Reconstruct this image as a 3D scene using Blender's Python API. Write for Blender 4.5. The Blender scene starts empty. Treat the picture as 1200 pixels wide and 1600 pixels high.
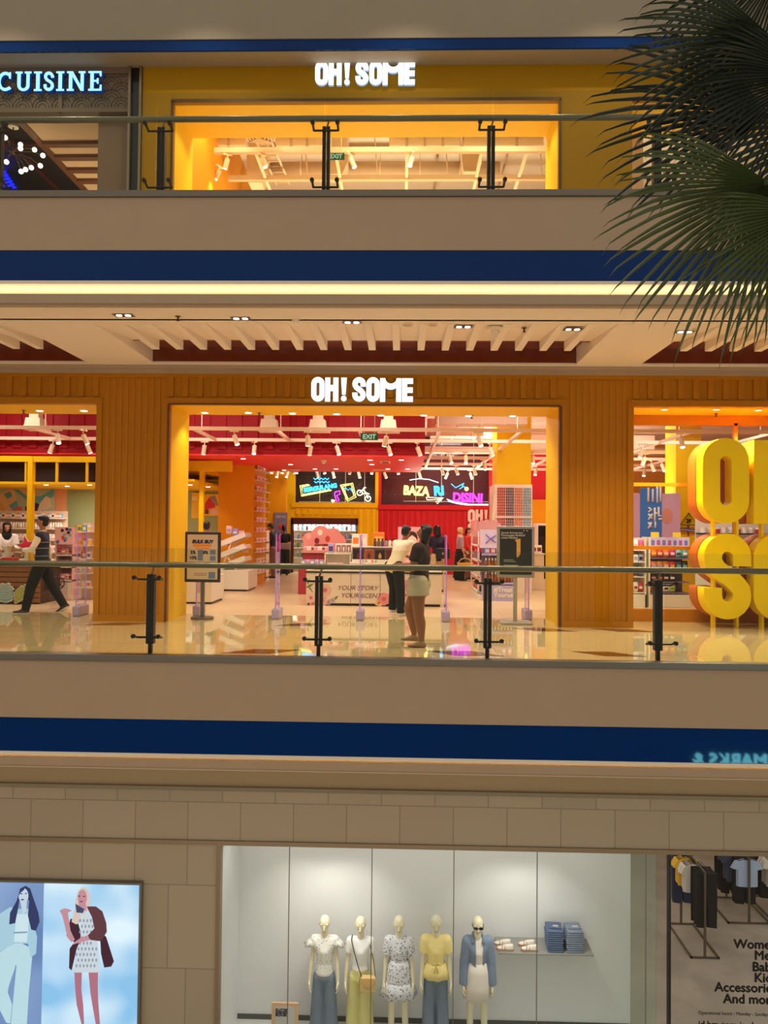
import bpy, bmesh, math, random
from mathutils import Vector, Matrix
random.seed(7)
scene = bpy.context.scene
COL = scene.collection
PI = math.pi

# ------------------------------------------------------------------ camera
FPX, EYE = 1150.0, Vector((0, 0, 1.55))
YAW, PITCH, ROLL = math.radians(1.45), math.radians(1.25), 0.0096
Fv = Vector((-math.sin(YAW) * math.cos(PITCH), math.cos(YAW) * math.cos(PITCH), math.sin(PITCH)))
R0 = Fv.cross(Vector((0, 0, 1))).normalized()
U0 = R0.cross(Fv)
Rv = R0 * math.cos(ROLL) + U0 * math.sin(ROLL)
Uv = Rv.cross(Fv)
cam_d = bpy.data.cameras.new('camera')
cam = bpy.data.objects.new('camera', cam_d)
COL.objects.link(cam)
cam_d.sensor_fit = 'HORIZONTAL'
cam_d.sensor_width = 36
cam_d.lens = FPX / 1200 * 36
cam.matrix_world = Matrix(((Rv.x, Uv.x, -Fv.x, EYE.x), (Rv.y, Uv.y, -Fv.y, EYE.y), (Rv.z, Uv.z, -Fv.z, EYE.z), (0, 0, 0, 1)))
scene.camera = cam

# ------------------------------------------------------------------ world, exposure
scene.view_settings.view_transform = 'Standard'
scene.view_settings.look = 'None'
scene.view_settings.gamma = 1
scene.view_settings.exposure = 0.0
scene.view_settings.use_curve_mapping = False
world = bpy.data.worlds.new('atrium_air')
scene.world = world
world.use_nodes = True
bg = world.node_tree.nodes['Background']
bg.inputs[0].default_value = (1.0, .90, .77, 1)
bg.inputs[1].default_value = 0.58


def area(name, loc, size, energy, color, rot=(0, 0, 0)):
    l = bpy.data.lights.new(name, 'AREA')
    l.shape = 'RECTANGLE'
    l.size, l.size_y = size
    l.energy = energy
    l.color = color
    o = bpy.data.objects.new(name, l)
    o.location = loc
    o.rotation_euler = rot
    COL.objects.link(o)
    return o


def spot(name, loc, energy, color, target=None, angle=100, blend=.6, radius=.04):
    l = bpy.data.lights.new(name, 'SPOT')
    l.energy = energy
    l.color = color
    l.spot_size = math.radians(angle)
    l.spot_blend = blend
    l.shadow_soft_size = radius
    o = bpy.data.objects.new(name, l)
    o.location = loc
    if target is not None:
        o.rotation_euler = (Vector(target) - Vector(loc)).to_track_quat('-Z', 'Y').to_euler()
    COL.objects.link(o)
    return o


def at(px, py, Y):
    """the place on the plane y=Y that shows at a pixel of the 1200x1600 photograph"""
    d = Fv * FPX + Rv * (px - 600) - Uv * (py - 800)
    t = Y / d.y
    return EYE + d * t


def atz(px, py, z):
    d = Fv * FPX + Rv * (px - 600) - Uv * (py - 800)
    return EYE + d * ((z - EYE.z) / d.z)


def X(px, py, Y):
    return at(px, py, Y).x


def Z(px, py, Y):
    return at(px, py, Y).z


# ------------------------------------------------------------------ materials
def lin(c):
    c = c / 255
    return c / 12.92 if c <= .04045 else ((c + .055) / 1.055) ** 2.4


def rgb(c):
    return (lin(c[0]), lin(c[1]), lin(c[2]), 1)


MATS = {}


def mat(name, c, rough=.5, metal=0.0, emit=0.0, ec=None, noise=0.0, nscale=8, bump=0.0, coat=0.0, spec=.5, rnd=0.0):
    if name in MATS:
        return MATS[name]
    m = bpy.data.materials.new(name)
    m.use_nodes = True
    nt = m.node_tree
    b = nt.nodes['Principled BSDF']
    b.inputs['Base Color'].default_value = rgb(c)
    b.inputs['Roughness'].default_value = rough
    b.inputs['Metallic'].default_value = metal
    b.inputs['Coat Weight'].default_value = coat
    b.inputs['Coat Roughness'].default_value = .05
    b.inputs['Specular IOR Level'].default_value = spec
    if emit:
        b.inputs['Emission Color'].default_value = rgb(ec or c)
        b.inputs['Emission Strength'].default_value = emit
    if noise or bump:
        tc = nt.nodes.new('ShaderNodeTexCoord')
        n = nt.nodes.new('ShaderNodeTexNoise')
        n.inputs['Scale'].default_value = nscale
        n.inputs['Detail'].default_value = 4
        nt.links.new(tc.outputs['Object'], n.inputs['Vector'])
        if noise:
            mx = nt.nodes.new('ShaderNodeMix')
            mx.data_type = 'RGBA'
            k = rgb(c)
            mx.inputs['A'].default_value = (k[0] * (1 - noise), k[1] * (1 - noise), k[2] * (1 - noise), 1)
            mx.inputs['B'].default_value = (min(1, k[0] * (1 + noise)), min(1, k[1] * (1 + noise)), min(1, k[2] * (1 + noise)), 1)
            nt.links.new(n.outputs['Fac'], mx.inputs['Factor'])
            nt.links.new(mx.outputs['Result'], b.inputs['Base Color'])
        if bump:
            bp = nt.nodes.new('ShaderNodeBump')
            bp.inputs['Strength'].default_value = bump
            bp.inputs['Distance'].default_value = .01
            nt.links.new(n.outputs['Fac'], bp.inputs['Height'])
            nt.links.new(bp.outputs['Normal'], b.inputs['Normal'])
    MATS[name] = m
    return m


def glow(name, c, s):
    """a lamp, neon tube or backlit letter: plain emission"""
    if name in MATS:
        return MATS[name]
    m = bpy.data.materials.new(name)
    m.use_nodes = True
    nt = m.node_tree
    nt.nodes.clear()
    e = nt.nodes.new('ShaderNodeEmission')
    o = nt.nodes.new('ShaderNodeOutputMaterial')
    e.inputs[0].default_value = rgb(c)
    e.inputs[1].default_value = s
    nt.links.new(e.outputs[0], o.inputs[0])
    MATS[name] = m
    return m


def glassmat(name, tint, refl=.06, rough=0.0):
    """thin sheet glass: lets light straight through with a tint, reflects a little"""
    m = bpy.data.materials.new(name)
    m.use_nodes = True
    nt = m.node_tree
    nt.nodes.clear()
    t = nt.nodes.new('ShaderNodeBsdfTransparent')
    g = nt.nodes.new('ShaderNodeBsdfGlossy')
    mx = nt.nodes.new('ShaderNodeMixShader')
    f = nt.nodes.new('ShaderNodeFresnel')
    geo = nt.nodes.new('ShaderNodeNewGeometry')
    ior = nt.nodes.new('ShaderNodeMix')
    ior.inputs['A'].default_value = 1.25 + refl * 2
    ior.inputs['B'].default_value = 1 / (1.25 + refl * 2)
    nt.links.new(geo.outputs['Backfacing'], ior.inputs['Factor'])
    nt.links.new(ior.outputs['Result'], f.inputs['IOR'])
    o = nt.nodes.new('ShaderNodeOutputMaterial')
    t.inputs[0].default_value = (*tint, 1)
    g.inputs[0].default_value = (1, 1, 1, 1)
    g.inputs['Roughness'].default_value = rough
    nt.links.new(f.outputs[0], mx.inputs[0])
    nt.links.new(t.outputs[0], mx.inputs[1])
    nt.links.new(g.outputs[0], mx.inputs[2])
    nt.links.new(mx.outputs[0], o.inputs[0])
    MATS[name] = m
    return m


# ------------------------------------------------------------------ scene objects
def wm(o):
    m = o.matrix_basis.copy()
    while o.parent:
        o = o.parent
        m = o.matrix_basis @ m
    return m


def tag(o, label=None, cat=None, group=None, kind=None):
    if label:
        o['label'] = label
    if cat:
        o['category'] = cat
    if group:
        o['group'] = group
    if kind:
        o['kind'] = kind
    return o


def thing(name, label, cat, loc=(0, 0, 0), rz=0.0, group=None):
    o = bpy.data.objects.new(name, None)
    o.empty_display_size = .1
    COL.objects.link(o)
    o.location = loc
    o.rotation_euler = (0, 0, rz)
    return tag(o, label, cat, group)


def kids(o):
    return [c for c in o.children]


def dup(o, loc=None, rz=None, label=None, group=None, parent=None, mats=None):
    c = o.copy()
    COL.objects.link(c)
    c.parent = parent
    if loc is not None:
        c.location = loc
    if rz is not None:
        c.rotation_euler = (0, 0, rz)
    if label:
        c['label'] = label
    if group:
        c['group'] = group
    for k in kids(o):
        dup(k, parent=c)
    return c


class MB:
    """collects shapes in world coordinates, then links them as one mesh object"""

    def __init__(self):
        self.bm = bmesh.new()
        self.mi = 0

    def _new(self, res):
        for v in res['verts']:
            for f in v.link_faces:
                f.material_index = self.mi

    def box(self, x0, x1, y0, y1, z0, z1, bev=0.0, rz=0.0, piv=None):
        r = bmesh.ops.create_cube(self.bm, size=1)
        vs = r['verts']
        for v in vs:
            v.co = Vector((x0 + (v.co.x + .5) * (x1 - x0), y0 + (v.co.y + .5) * (y1 - y0), z0 + (v.co.z + .5) * (z1 - z0)))
        self._new(r)
        if rz:
            p = Vector(piv) if piv else Vector(((x0 + x1) / 2, (y0 + y1) / 2, 0))
            rot = Matrix.Rotation(rz, 3, 'Z')
            for v in vs:
                v.co = p + rot @ (v.co - p)
        if bev:
            es = list({e for v in vs for e in v.link_edges})
            rr = bmesh.ops.bevel(self.bm, geom=es, offset=bev, segments=2, affect='EDGES', profile=.5)
            for f in rr['faces']:
                f.material_index = self.mi
        return self

    def obox(self, c, sx, sy, sz, M):
        r = bmesh.ops.create_cube(self.bm, size=1)
        for v in r['verts']:
            v.co = Vector(c) + M @ Vector((v.co.x * sx, v.co.y * sy, v.co.z * sz))
        self._new(r)
        return self

    def cyl(self, p0, p1, r0, r1=None, seg=12):
        p0, p1 = Vector(p0), Vector(p1)
        d = p1 - p0
        if d.length < 1e-6:
            return self
        q = d.to_track_quat('Z', 'Y').to_matrix().to_4x4()
        r = bmesh.ops.create_cone(self.bm, cap_ends=True, segments=seg, radius1=r0, radius2=r0 if r1 is None else r1, depth=d.length,
                                  matrix=Matrix.Translation((p0 + p1) / 2) @ q)
        self._new(r)
        return self

    def ball(self, c, rx, ry=None, rz=None, seg=12, M=None):
        ry = rx if ry is None else ry
        rz = rx if rz is None else rz
        r = bmesh.ops.create_uvsphere(self.bm, u_segments=seg, v_segments=max(6, seg // 2 + 2), radius=1)
        for v in r['verts']:
            p = Vector((v.co.x * rx, v.co.y * ry, v.co.z * rz))
            v.co = Vector(c) + (M @ p if M else p)
        self._new(r)
        for v in r['verts']:
            for f in v.link_faces:
                f.smooth = True
        return self

    def tube(self, pts, r, seg=8, closed=False, cap=True):
        pts = [Vector(p) for p in pts]
        n = len(pts)
        rad = r if isinstance(r, (list, tuple)) else [r] * n
        rings = []
        up = None
        for i, p in enumerate(pts):
            a = pts[(i - 1) % n] if (closed or i > 0) else p
            b = pts[(i + 1) % n] if (closed or i < n - 1) else p
            t = (b - a).normalized()
            if up is None:
                up = t.orthogonal().normalized()
            up = (up - t * up.dot(t))
            up = up.normalized() if up.length > 1e-6 else t.orthogonal().normalized()
            s = t.cross(up)
            rings.append([self.bm.verts.new(p + (up * math.cos(2 * PI * k / seg) + s * math.sin(2 * PI * k / seg)) * rad[i]) for k in range(seg)])
        m = n if closed else n - 1
        for i in range(m):
            A, B = rings[i], rings[(i + 1) % n]
            for k in range(seg):
                f = self.bm.faces.new((A[k], A[(k + 1) % seg], B[(k + 1) % seg], B[k]))
                f.material_index = self.mi
                f.smooth = True
        if cap and not closed:
            self.bm.faces.new(list(reversed(rings[0]))).material_index = self.mi
            self.bm.faces.new(rings[-1]).material_index = self.mi
        return self

    def loft(self, rings, cap=True, smooth=True):
        """rings: lists of points, same count"""
        vr = [[self.bm.verts.new(Vector(p)) for p in r] for r in rings]
        n = len(vr[0])
        for i in range(len(vr) - 1):
            for k in range(n):
                f = self.bm.faces.new((vr[i][k], vr[i][(k + 1) % n], vr[i + 1][(k + 1) % n], vr[i + 1][k]))
                f.material_index = self.mi
                f.smooth = smooth
        if cap:
            self.bm.faces.new(list(reversed(vr[0]))).material_index = self.mi
            self.bm.faces.new(vr[-1]).material_index = self.mi
        return self

    def prism(self, poly, y0, y1):
        """poly in (x, z), extruded along y"""
        a = [self.bm.verts.new((p[0], y0, p[1])) for p in poly]
        b = [self.bm.verts.new((p[0], y1, p[1])) for p in poly]
        n = len(a)
        fs = [self.bm.faces.new(a), self.bm.faces.new(list(reversed(b)))]
        for k in range(n):
            fs.append(self.bm.faces.new((a[k], b[k], b[(k + 1) % n], a[(k + 1) % n])))
        for f in fs:
            f.material_index = self.mi
        return self

    def quad(self, a, b, c, d):
        f = self.bm.faces.new([self.bm.verts.new(Vector(p)) for p in (a, b, c, d)])
        f.material_index = self.mi
        return self

    def hull(self, balls):
        """convex hull round a few ellipsoids: (centre, (rx, ry, rz)[, matrix])"""
        vs = []
        for t in balls:
            c, r = Vector(t[0]), t[1]
            if not isinstance(r, (tuple, list)):
                r = (r, r, r)
            M = t[2] if len(t) > 2 else None
            for i in range(9):
                th = PI * i / 8
                for j in range(14):
                    ph = 2 * PI * j / 14
                    p = Vector((r[0] * math.sin(th) * math.cos(ph), r[1] * math.sin(th) * math.sin(ph), r[2] * math.cos(th)))
                    if i in (0, 8) and j:
                        continue
                    vs.append(self.bm.verts.new(c + (M @ p if M else p)))
        g = bmesh.ops.convex_hull(self.bm, input=vs)
        rest = {e for e in g['geom_interior'] if isinstance(e, bmesh.types.BMVert)} | {e for e in g['geom_unused'] if isinstance(e, bmesh.types.BMVert)}
        for v in rest:
            if v.is_valid and not v.link_faces:
                self.bm.verts.remove(v)
        return self

    def build(self, name, m, parent=None, label=None, cat=None, group=None, kind=None, origin=None, recalc=True, smooth=None):
        if recalc:
            bmesh.ops.recalc_face_normals(self.bm, faces=self.bm.faces[:])
        if parent is not None:
            inv = wm(parent).inverted()
            off = None
        else:
            cs = [v.co for v in self.bm.verts]
            if origin is None:
                lo = [min(c[i] for c in cs) for i in range(3)]
                hi = [max(c[i] for c in cs) for i in range(3)]
                origin = ((lo[0] + hi[0]) / 2, (lo[1] + hi[1]) / 2, lo[2])
            inv = Matrix.Translation(-Vector(origin))
        self.bm.transform(inv)
        if smooth:
            for f in self.bm.faces:
                f.smooth = True
        me = bpy.data.meshes.new(name)
        self.bm.to_mesh(me)
        self.bm.free()
        for k in (m if isinstance(m, (list, tuple)) else [m]):
            me.materials.append(k)
        o = bpy.data.objects.new(name, me)
        COL.objects.link(o)
        if parent is not None:
            o.parent = parent
        else:
            o.location = origin
        return tag(o, label, cat, group, kind)


def remesh(o, voxel, smooth=3, fac=.5):
    """melt overlapping closed shapes of one object into one continuous skin"""
    a = o.modifiers.new('r', 'REMESH')
    a.mode = 'VOXEL'
    a.voxel_size = voxel
    a.use_smooth_shade = True
    if smooth:
        s = o.modifiers.new('s', 'SMOOTH')
        s.iterations = smooth
        s.factor = fac
    dg = bpy.context.evaluated_depsgraph_get()
    me = bpy.data.meshes.new_from_object(o.evaluated_get(dg))
    o.modifiers.clear()
    old = o.data
    mt = old.materials[0]
    o.data = me
    if not me.materials:
        me.materials.append(mt)
    for p in me.polygons:
        p.use_smooth = True
    bpy.data.meshes.remove(old)
    return o


def text(name, s, size, m, loc, parent=None, depth=.004, bold=0.0, align='CENTER', rz=0.0, sx=1.0, shear=0.0, line=1.0, spacing=1.0, label=None, cat=None, kind=None, tilt=0.0):
    """lettering that stands upright and faces the camera's side (-y); loc is the baseline"""
    cu = bpy.data.curves.new(name, 'FONT')
    cu.body = s
    cu.size = size
    cu.extrude = depth / 2
    cu.align_x = align
    cu.shear = shear
    cu.space_line = line
    cu.space_character = spacing
    cu.resolution_u = 3
    t = bpy.data.objects.new(name, cu)
    COL.objects.link(t)
    dg = bpy.context.evaluated_depsgraph_get()
    me = bpy.data.meshes.new_from_object(t.evaluated_get(dg))
    bpy.data.objects.remove(t)
    bpy.data.curves.remove(cu)
    if bold:                                                # heavier strokes: the outline laid over itself a hair's breadth to each side
        b = bmesh.new()
        for dx, dy in ((-bold, 0), (bold, 0), (0, -bold), (0, bold)):
            k = me.copy()
            k.transform(Matrix.Translation((dx, dy, dx * .05 + dy * .11)))
            b.from_mesh(k)
            bpy.data.meshes.remove(k)
        b.to_mesh(me)
        b.free()
    T = Matrix.Translation(Vector(loc)) @ Matrix.Rotation(rz, 4, 'Z') @ Matrix.Rotation(PI / 2, 4, 'X') @ Matrix.Rotation(tilt, 4, 'Z') @ Matrix.Diagonal((sx, 1, 1, 1))
    if parent is not None:
        T = wm(parent).inverted() @ T
        me.transform(T)
    me.materials.clear()
    me.materials.append(m)
    o = bpy.data.objects.new(name, me)
    COL.objects.link(o)
    if parent is not None:
        o.parent = parent
    else:
        me.transform(Matrix.Translation(-Vector(loc)) @ T)
        o.location = loc
    return tag(o, label, cat, None, kind)


def outline(name, splines, y0, y1, m, parent=None, bev=0.0, label=None, cat=None):
    """2D outlines in (x, z), inner ones cut holes, given depth from y0 to y1"""
    cu = bpy.data.curves.new(name, 'CURVE')
    cu.dimensions = '2D'
    cu.fill_mode = 'BOTH'
    cu.extrude = abs(y1 - y0) / 2 - bev
    cu.bevel_depth = bev
    cu.bevel_resolution = 1
    for pts in splines:
        s = cu.splines.new('POLY')
        s.points.add(len(pts) - 1)
        for i, p in enumerate(pts):
            s.points[i].co = (p[0], p[1], 0, 1)
        s.use_cyclic_u = True
    t = bpy.data.objects.new(name, cu)
    COL.objects.link(t)
    dg = bpy.context.evaluated_depsgraph_get()
    me = bpy.data.meshes.new_from_object(t.evaluated_get(dg))
    bpy.data.objects.remove(t)
    bpy.data.curves.remove(cu)
    T = Matrix.Translation((0, (y0 + y1) / 2, 0)) @ Matrix.Rotation(PI / 2, 4, 'X')
    me.transform(T)
    b = MB()
    b.bm.from_mesh(me)
    bpy.data.meshes.remove(me)
    return b.build(name, m, parent, label, cat, recalc=False)


def arc(cx, cz, rx, rz, a0, a1, n=12):
    return [(cx + rx * math.cos(math.radians(a0 + (a1 - a0) * i / n)), cz + rz * math.sin(math.radians(a0 + (a1 - a0) * i / n))) for i in range(n + 1)]


def stroke(pts, w):
    """the outline of a broad pen stroke along pts"""
    L, Rr = [], []
    n = len(pts)
    for i, p in enumerate(pts):
        a = pts[max(0, i - 1)]
        b = pts[min(n - 1, i + 1)]
        dx, dz = b[0] - a[0], b[1] - a[1]
        l = math.hypot(dx, dz) or 1
        nx, nz = -dz / l, dx / l
        L.append((p[0] + nx * w / 2, p[1] + nz * w / 2))
        Rr.append((p[0] - nx * w / 2, p[1] - nz * w / 2))
    return L + Rr[::-1]


def S(name, mb, m, **k):
    return mb.build(name, m, kind='structure', **k)
# ================================================================== setting
XL, XR = -15.0, 13.0
YS, YG, YR, YF, YB = 8.6, 8.72, 8.92, 11.86, 12.98      # slab face, glass, rail, shop front, back of the portal
m_beige = mat('beige_paint', (172, 146, 118), .75, noise=.04, nscale=3)
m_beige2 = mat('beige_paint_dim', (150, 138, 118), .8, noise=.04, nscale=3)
m_ceil = mat('cream_ceiling', (230, 214, 194), .8)
m_blue = mat('blue_glass_band', (14, 48, 104), .03, spec=.12)
m_steel = mat('brushed_steel', (120, 112, 100), .35, metal=.8)
m_dsteel = mat('dark_steel', (46, 40, 38), .4, metal=.7)
m_wood = mat('red_brown_wood', (118, 50, 24), .22, noise=.25, nscale=5, coat=.4)
m_yel = mat('container_yellow', (180, 112, 2), .5, noise=.06, nscale=2, spec=.2)
m_yel3 = mat('matte_yellow', (164, 120, 2), .7, noise=.06, nscale=2, spec=.2)
m_port = mat('portal_yellow', (236, 186, 6), .55, spec=.25)
m_port3 = mat('portal_lemon', (252, 204, 10), .55, spec=.25)
m_orange = mat('orange_wall', (230, 152, 6), .6, spec=.25)
m_red = mat('container_red', (205, 8, 26), .55)
m_redsoff = mat('red_soffit', (234, 44, 44), .5)
m_white = mat('white_paint', (235, 222, 208), .6)
m_pink = mat('service_white', (232, 200, 178), .75)
m_dark = mat('near_black', (22, 18, 18), .5)
m_green = mat('sage_wall', (158, 170, 120), .8)
m_salmon = mat('salmon_wall', (238, 170, 120), .8)
m_cove = glow('cove_light', (255, 236, 190), 7.5)
GL_RAIL = glassmat('balustrade_glass', (.90, .93, .86), -.035)
GL_SHOP = glassmat('shop_glass', (.965, .98, .97), -.02)
GL_GREEN = glassmat('green_glass', (.86, .93, .86), -.02)


def tilemat(name, c, c2, w, h, mortar, rough, coat=0.0, plane='XZ', noise=.05, off=0.0):
    m = mat(name, c, rough, coat=coat)
    nt = m.node_tree
    b = nt.nodes['Principled BSDF']
    tc = nt.nodes.new('ShaderNodeTexCoord')
    sp = nt.nodes.new('ShaderNodeSeparateXYZ')
    cb = nt.nodes.new('ShaderNodeCombineXYZ')
    br = nt.nodes.new('ShaderNodeTexBrick')
    br.offset = off
    br.inputs['Scale'].default_value = 1
    br.inputs['Brick Width'].default_value = w
    br.inputs['Row Height'].default_value = h
    br.inputs['Mortar Size'].default_value = mortar
    br.inputs['Mortar Smooth'].default_value = 0
    br.inputs['Color1'].default_value = rgb(c)
    br.inputs['Color2'].default_value = rgb([min(255, k * (1 + noise)) for k in c])
    br.inputs['Mortar'].default_value = rgb(c2)
    nt.links.new(tc.outputs['Object'], sp.inputs[0])
    nt.links.new(sp.outputs['X'], cb.inputs['X'])
    nt.links.new(sp.outputs['Z' if plane == 'XZ' else 'Y'], cb.inputs['Y'])
    nt.links.new(cb.outputs[0], br.inputs['Vector'])
    nt.links.new(br.outputs['Color'], b.inputs['Base Color'])
    return m


m_marble = tilemat('cream_marble', (206, 182, 136), (186, 162, 118), 1.2, 1.2, .004, .035, coat=.6, plane='XY')
m_shopfloor = tilemat('tan_shop_tile', (214, 180, 146), (188, 152, 120), .9, .9, .006, .28, plane='XY')
m_walltile = tilemat('beige_wall_tile', (176, 160, 138), (146, 130, 110), .74, 1.15, .006, .6, off=.35)
m_conc = mat('concrete_floor', (164, 154, 142), .45, noise=.42, nscale=1.9)

# walkway and shop floor
S('floor', MB().box(XL, XR, YS + .2, YB - .08, -.28, 0), m_marble, origin=(0, 0, 0))
S('floor_shop', MB().box(XL, XR, YB - .08, 27.5, -.28, 0), m_shopfloor, origin=(0, 0, 0))
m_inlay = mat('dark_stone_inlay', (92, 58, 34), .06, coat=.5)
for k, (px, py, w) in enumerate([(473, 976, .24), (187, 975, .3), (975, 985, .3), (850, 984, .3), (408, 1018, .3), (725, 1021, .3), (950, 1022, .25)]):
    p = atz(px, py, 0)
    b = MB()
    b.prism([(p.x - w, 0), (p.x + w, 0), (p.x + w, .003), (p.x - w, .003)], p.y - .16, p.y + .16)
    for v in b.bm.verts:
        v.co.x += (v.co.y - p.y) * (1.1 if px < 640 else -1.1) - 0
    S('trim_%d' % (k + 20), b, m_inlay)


def slab(z0, b0, b1, l0, l1, tag_):
    S('trim_curb_' + tag_, MB().box(XL, XR, YS - .03, YS + .1, z0 - .045, z0 + .035, bev=.008), m_steel)
    S('wall_balcony_' + tag_, MB().box(XL, XR, YS, YS + .2, z0 + b0, z0 - .046), m_beige)
    S('trim_blue_band_' + tag_, MB().box(XL, XR, YS + .012, YS + .2, z0 + b1, z0 + b0 - .002), m_blue)
    S('trim_soffit_' + tag_, MB().box(XL, XR, YS + .0, YS + .55, z0 + b1 - .04, z0 + b1 - .001), m_ceil)
    S('trim_lip_' + tag_, MB().box(XL, XR, YS, YS + .09, z0 + l1 + .03, z0 + l0).box(XL, XR, YS + .03, YS + .088, z0 + l1 + .002, z0 + l1 + .05), m_beige)
    b = MB().box(XL, XR, YS + .16, YS + .22, z0 + l0 - .05, z0 + l0 - .02)
    o = b.build('cove_strip_light', m_cove, label='warm LED strip glowing in the ceiling edge of the %s balcony' % ('upper' if z0 > 1 else 'lower'), cat='strip light')
    S('trim_cove_back_' + tag_, MB().box(XL, XR, YS + .56, YS + .62, z0 + l1, z0 + b1), m_ceil)
    S('trim_cove_floor_' + tag_, MB().box(XL, XR, YS + .09, YS + .56, z0 + l1 + .02, z0 + l0 - .06), m_ceil)


slab(5.5, -.675, -1.04, -1.20, -1.34, 'upper')
slab(0.0, -.716, -1.112, -1.18, -1.30, 'lower')
S('floor_upper', MB().box(XL, XR, YS + .1, 22, 5.3, 5.5), m_marble, origin=(0, 0, 0))
S('ceiling_over_ground', MB().box(XL, XR, YS + .62, 10.3, -1.5, -1.34), m_ceil)

# walkway ceiling with three coffers
ZC = 4.16
cof = [(-11.8, -5.08), (-4.01, 2.71), (3.72, 10.4)]
b = MB()
b.box(XL, XR, YS + .09, 9.34, ZC, ZC + .018).box(XL, XR, YS + .64, 9.34, ZC + .018, ZC + .3).box(XL, XR, 11.63, 12.2, ZC, ZC + .3)
xs = [XL] + [v for c in cof for v in c] + [XR]
for i in range(0, len(xs), 2):
    b.box(xs[i], xs[i + 1], 9.34, 11.63, ZC, ZC + .3)
S('ceiling', b, m_ceil)
for i, (a, c) in enumerate(cof):
    b = MB()
    b.quad((a, 9.34, ZC + .002), (c, 9.34, ZC + .002), (c, 10.75, ZC + .14), (a, 10.75, ZC + .14))
    S('ceiling_coffer_%d' % (i + 1), b, m_ceil)
    S('trim_coffer_wood_%d' % (i + 1), MB().box(a, c, 10.75, 11.63, ZC + .24, ZC + .27).box(a, c, 11.6, 11.628, ZC + .02, ZC + .24).box(a, c, 10.73, 10.76, ZC + .13, ZC + .25), m_wood)
    b = MB()
    x = a + .34
    while x < c - .2:
        b.box(x - .05, x + .05, 9.36, 10.75, ZC, ZC + .14)
        x += .356
    S('ceiling_slats_%d' % (i + 1), b, m_ceil)
S('trim_crown', MB().box(XL, XR, YF - .1, YF + .05, 4.10, ZC).box(XL, XR, YF - .05, YF + .05, 4.03, 4.10), m_beige)

# level of the camera: yellow container front with three openings
OL, OM, OR = (-11.0, X(148, 800, YF)), (X(262, 800, YF), X(874, 800, YF)), (X(990, 800, YF), 11.0)
ZH = 3.535
b = MB()
b.box(XL, XR, YF, YF + .12, ZH, 4.03)
for a, c in ((XL, OL[0]), (OL[1], OM[0]), (OM[1], OR[0]), (OR[1], XR)):
    b.box(a, c, YF, YF + .12, 0, ZH)
    x = a + .16
    while x < c - .15:
        b.box(x, x + .05, YF - .012, YF + .01, .1, 3.95)
        x += .105
    for q in (a + .02, c - .1):
        b.box(q, q + .08, YF - .03, YF + .01, .001, ZH + .097)
    b.box(a + .018, c - .018, YF - .034, YF + .009, 0, .1)
for a, c in (OL, OM, OR):
    b.box(a - .06, c + .06, YF - .037, YF + .008, ZH, ZH + .1)
    x = a - .02
    while x < c:
        b.box(x, x + .09, YF - .03, YF + .01, ZH + .12, 3.97)
        x += .238
b.box(XL, XR, YF - .03, YF + .01, 3.97, 4.03)
S('wall_storefront', b, m_yel)
b = MB()
for a, c in (OL, OM, OR):
    b.box(a, c, YF + .12, YB, ZH, ZH + .1)
S('ceiling_portal', b, m_port)
b = MB()
for a, c in (OL, OM):
    b.box(a - .12, a, YF + .12, YB, 0, ZH).box(c, c + .12, YF + .12, YB, 0, ZH)
b.box(OR[0] - .12, OR[0], YF + .12, 12.75, 0, ZH)
b.box(OL[1] + .12, OM[0] - .12, YB - .1, YB, 0, ZH)
b.box(OM[1] + .12, OR[0] - .12, YB - .1, YB, 0, ZH)
S('wall_portal', b, m_port)
S('trim_portal_edge', MB().box(OM[0] - .0, OM[1], YF - .045, YF + .0, ZH - .012, ZH + .012).box(OM[0] - .02, OM[0] + .012, YF - .042, YF, 0, ZH - .013).box(OM[1] - .012, OM[1] + .03, YF - .042, YF, 0, ZH - .013), mat('brown_metal_edge', (104, 62, 20), .4, metal=.4))
# the fixed window on the right: plinth, frame bars, glass
b = MB()
b.box(OR[0], OR[1], 12.7, 12.85, 0, .21).box(OR[0], OR[1], 12.7, 12.8, 3.36, ZH)
zA, zB = Z(1020, 757, 12.7), Z(1020, 856, 12.7)
b.box(OR[0], OR[1], 12.7, 12.78, zA - .03, zA + .03).box(OR[0], OR[1], 12.7, 12.78, zB - .03, zB + .03)
for px in (1150, 1330):
    xx = X(px, 700, 12.7)
    b.box(xx - .03, xx + .03, 12.7, 12.78, .2, 3.4)
S('window_1', b, m_yel)
S('window_2', MB().box(OR[0], OR[1], 12.735, 12.745, .2, 3.4), GL_SHOP)

# the shop's inside
S('wall_shop_back', MB().box(XL, XR, 27.0, 27.3, 0, 6), m_orange)
S('wall_shop_left', MB().box(XL - .2, XL, 12, 27.5, 0, 6), m_port)
S('wall_shop_right', MB().box(XR, XR + .2, 12, 27.5, 0, 6), m_pink)
S('ceiling_shop', MB().box(XL, XR, 12.4, 27.5, 4.75, 4.95), m_pink)
RX = X(664, 690, 16.5)
b = MB()
b.box(XL, RX, 16.5, 21.0, 3.18, 4.75)
x = XL
while x < RX - .2:
    b.box(x, x + .2, 16.47, 16.52, 3.3, 4.75)
    x += .36
S('wall_red_bulkhead', b, mat('bulkhead_crimson', (150, 4, 18), .6, spec=.25))
S('ceiling_red', MB().box(XL, RX, 16.46, 21.0, 3.15, 3.18), m_redsoff)
# back of the shop: yellow and red container walls with windows above
YK = 25.0


def rectat(px0, py0, px1, py1, Y):
    a, c = at(px0, py0, Y), at(px1, py1, Y)
    return a.x, c.x, c.z, a.z


xa, xb, zs, _ = rectat(440, 735, 591, 790, YK)
xr = X(770, 800, YK)
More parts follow.
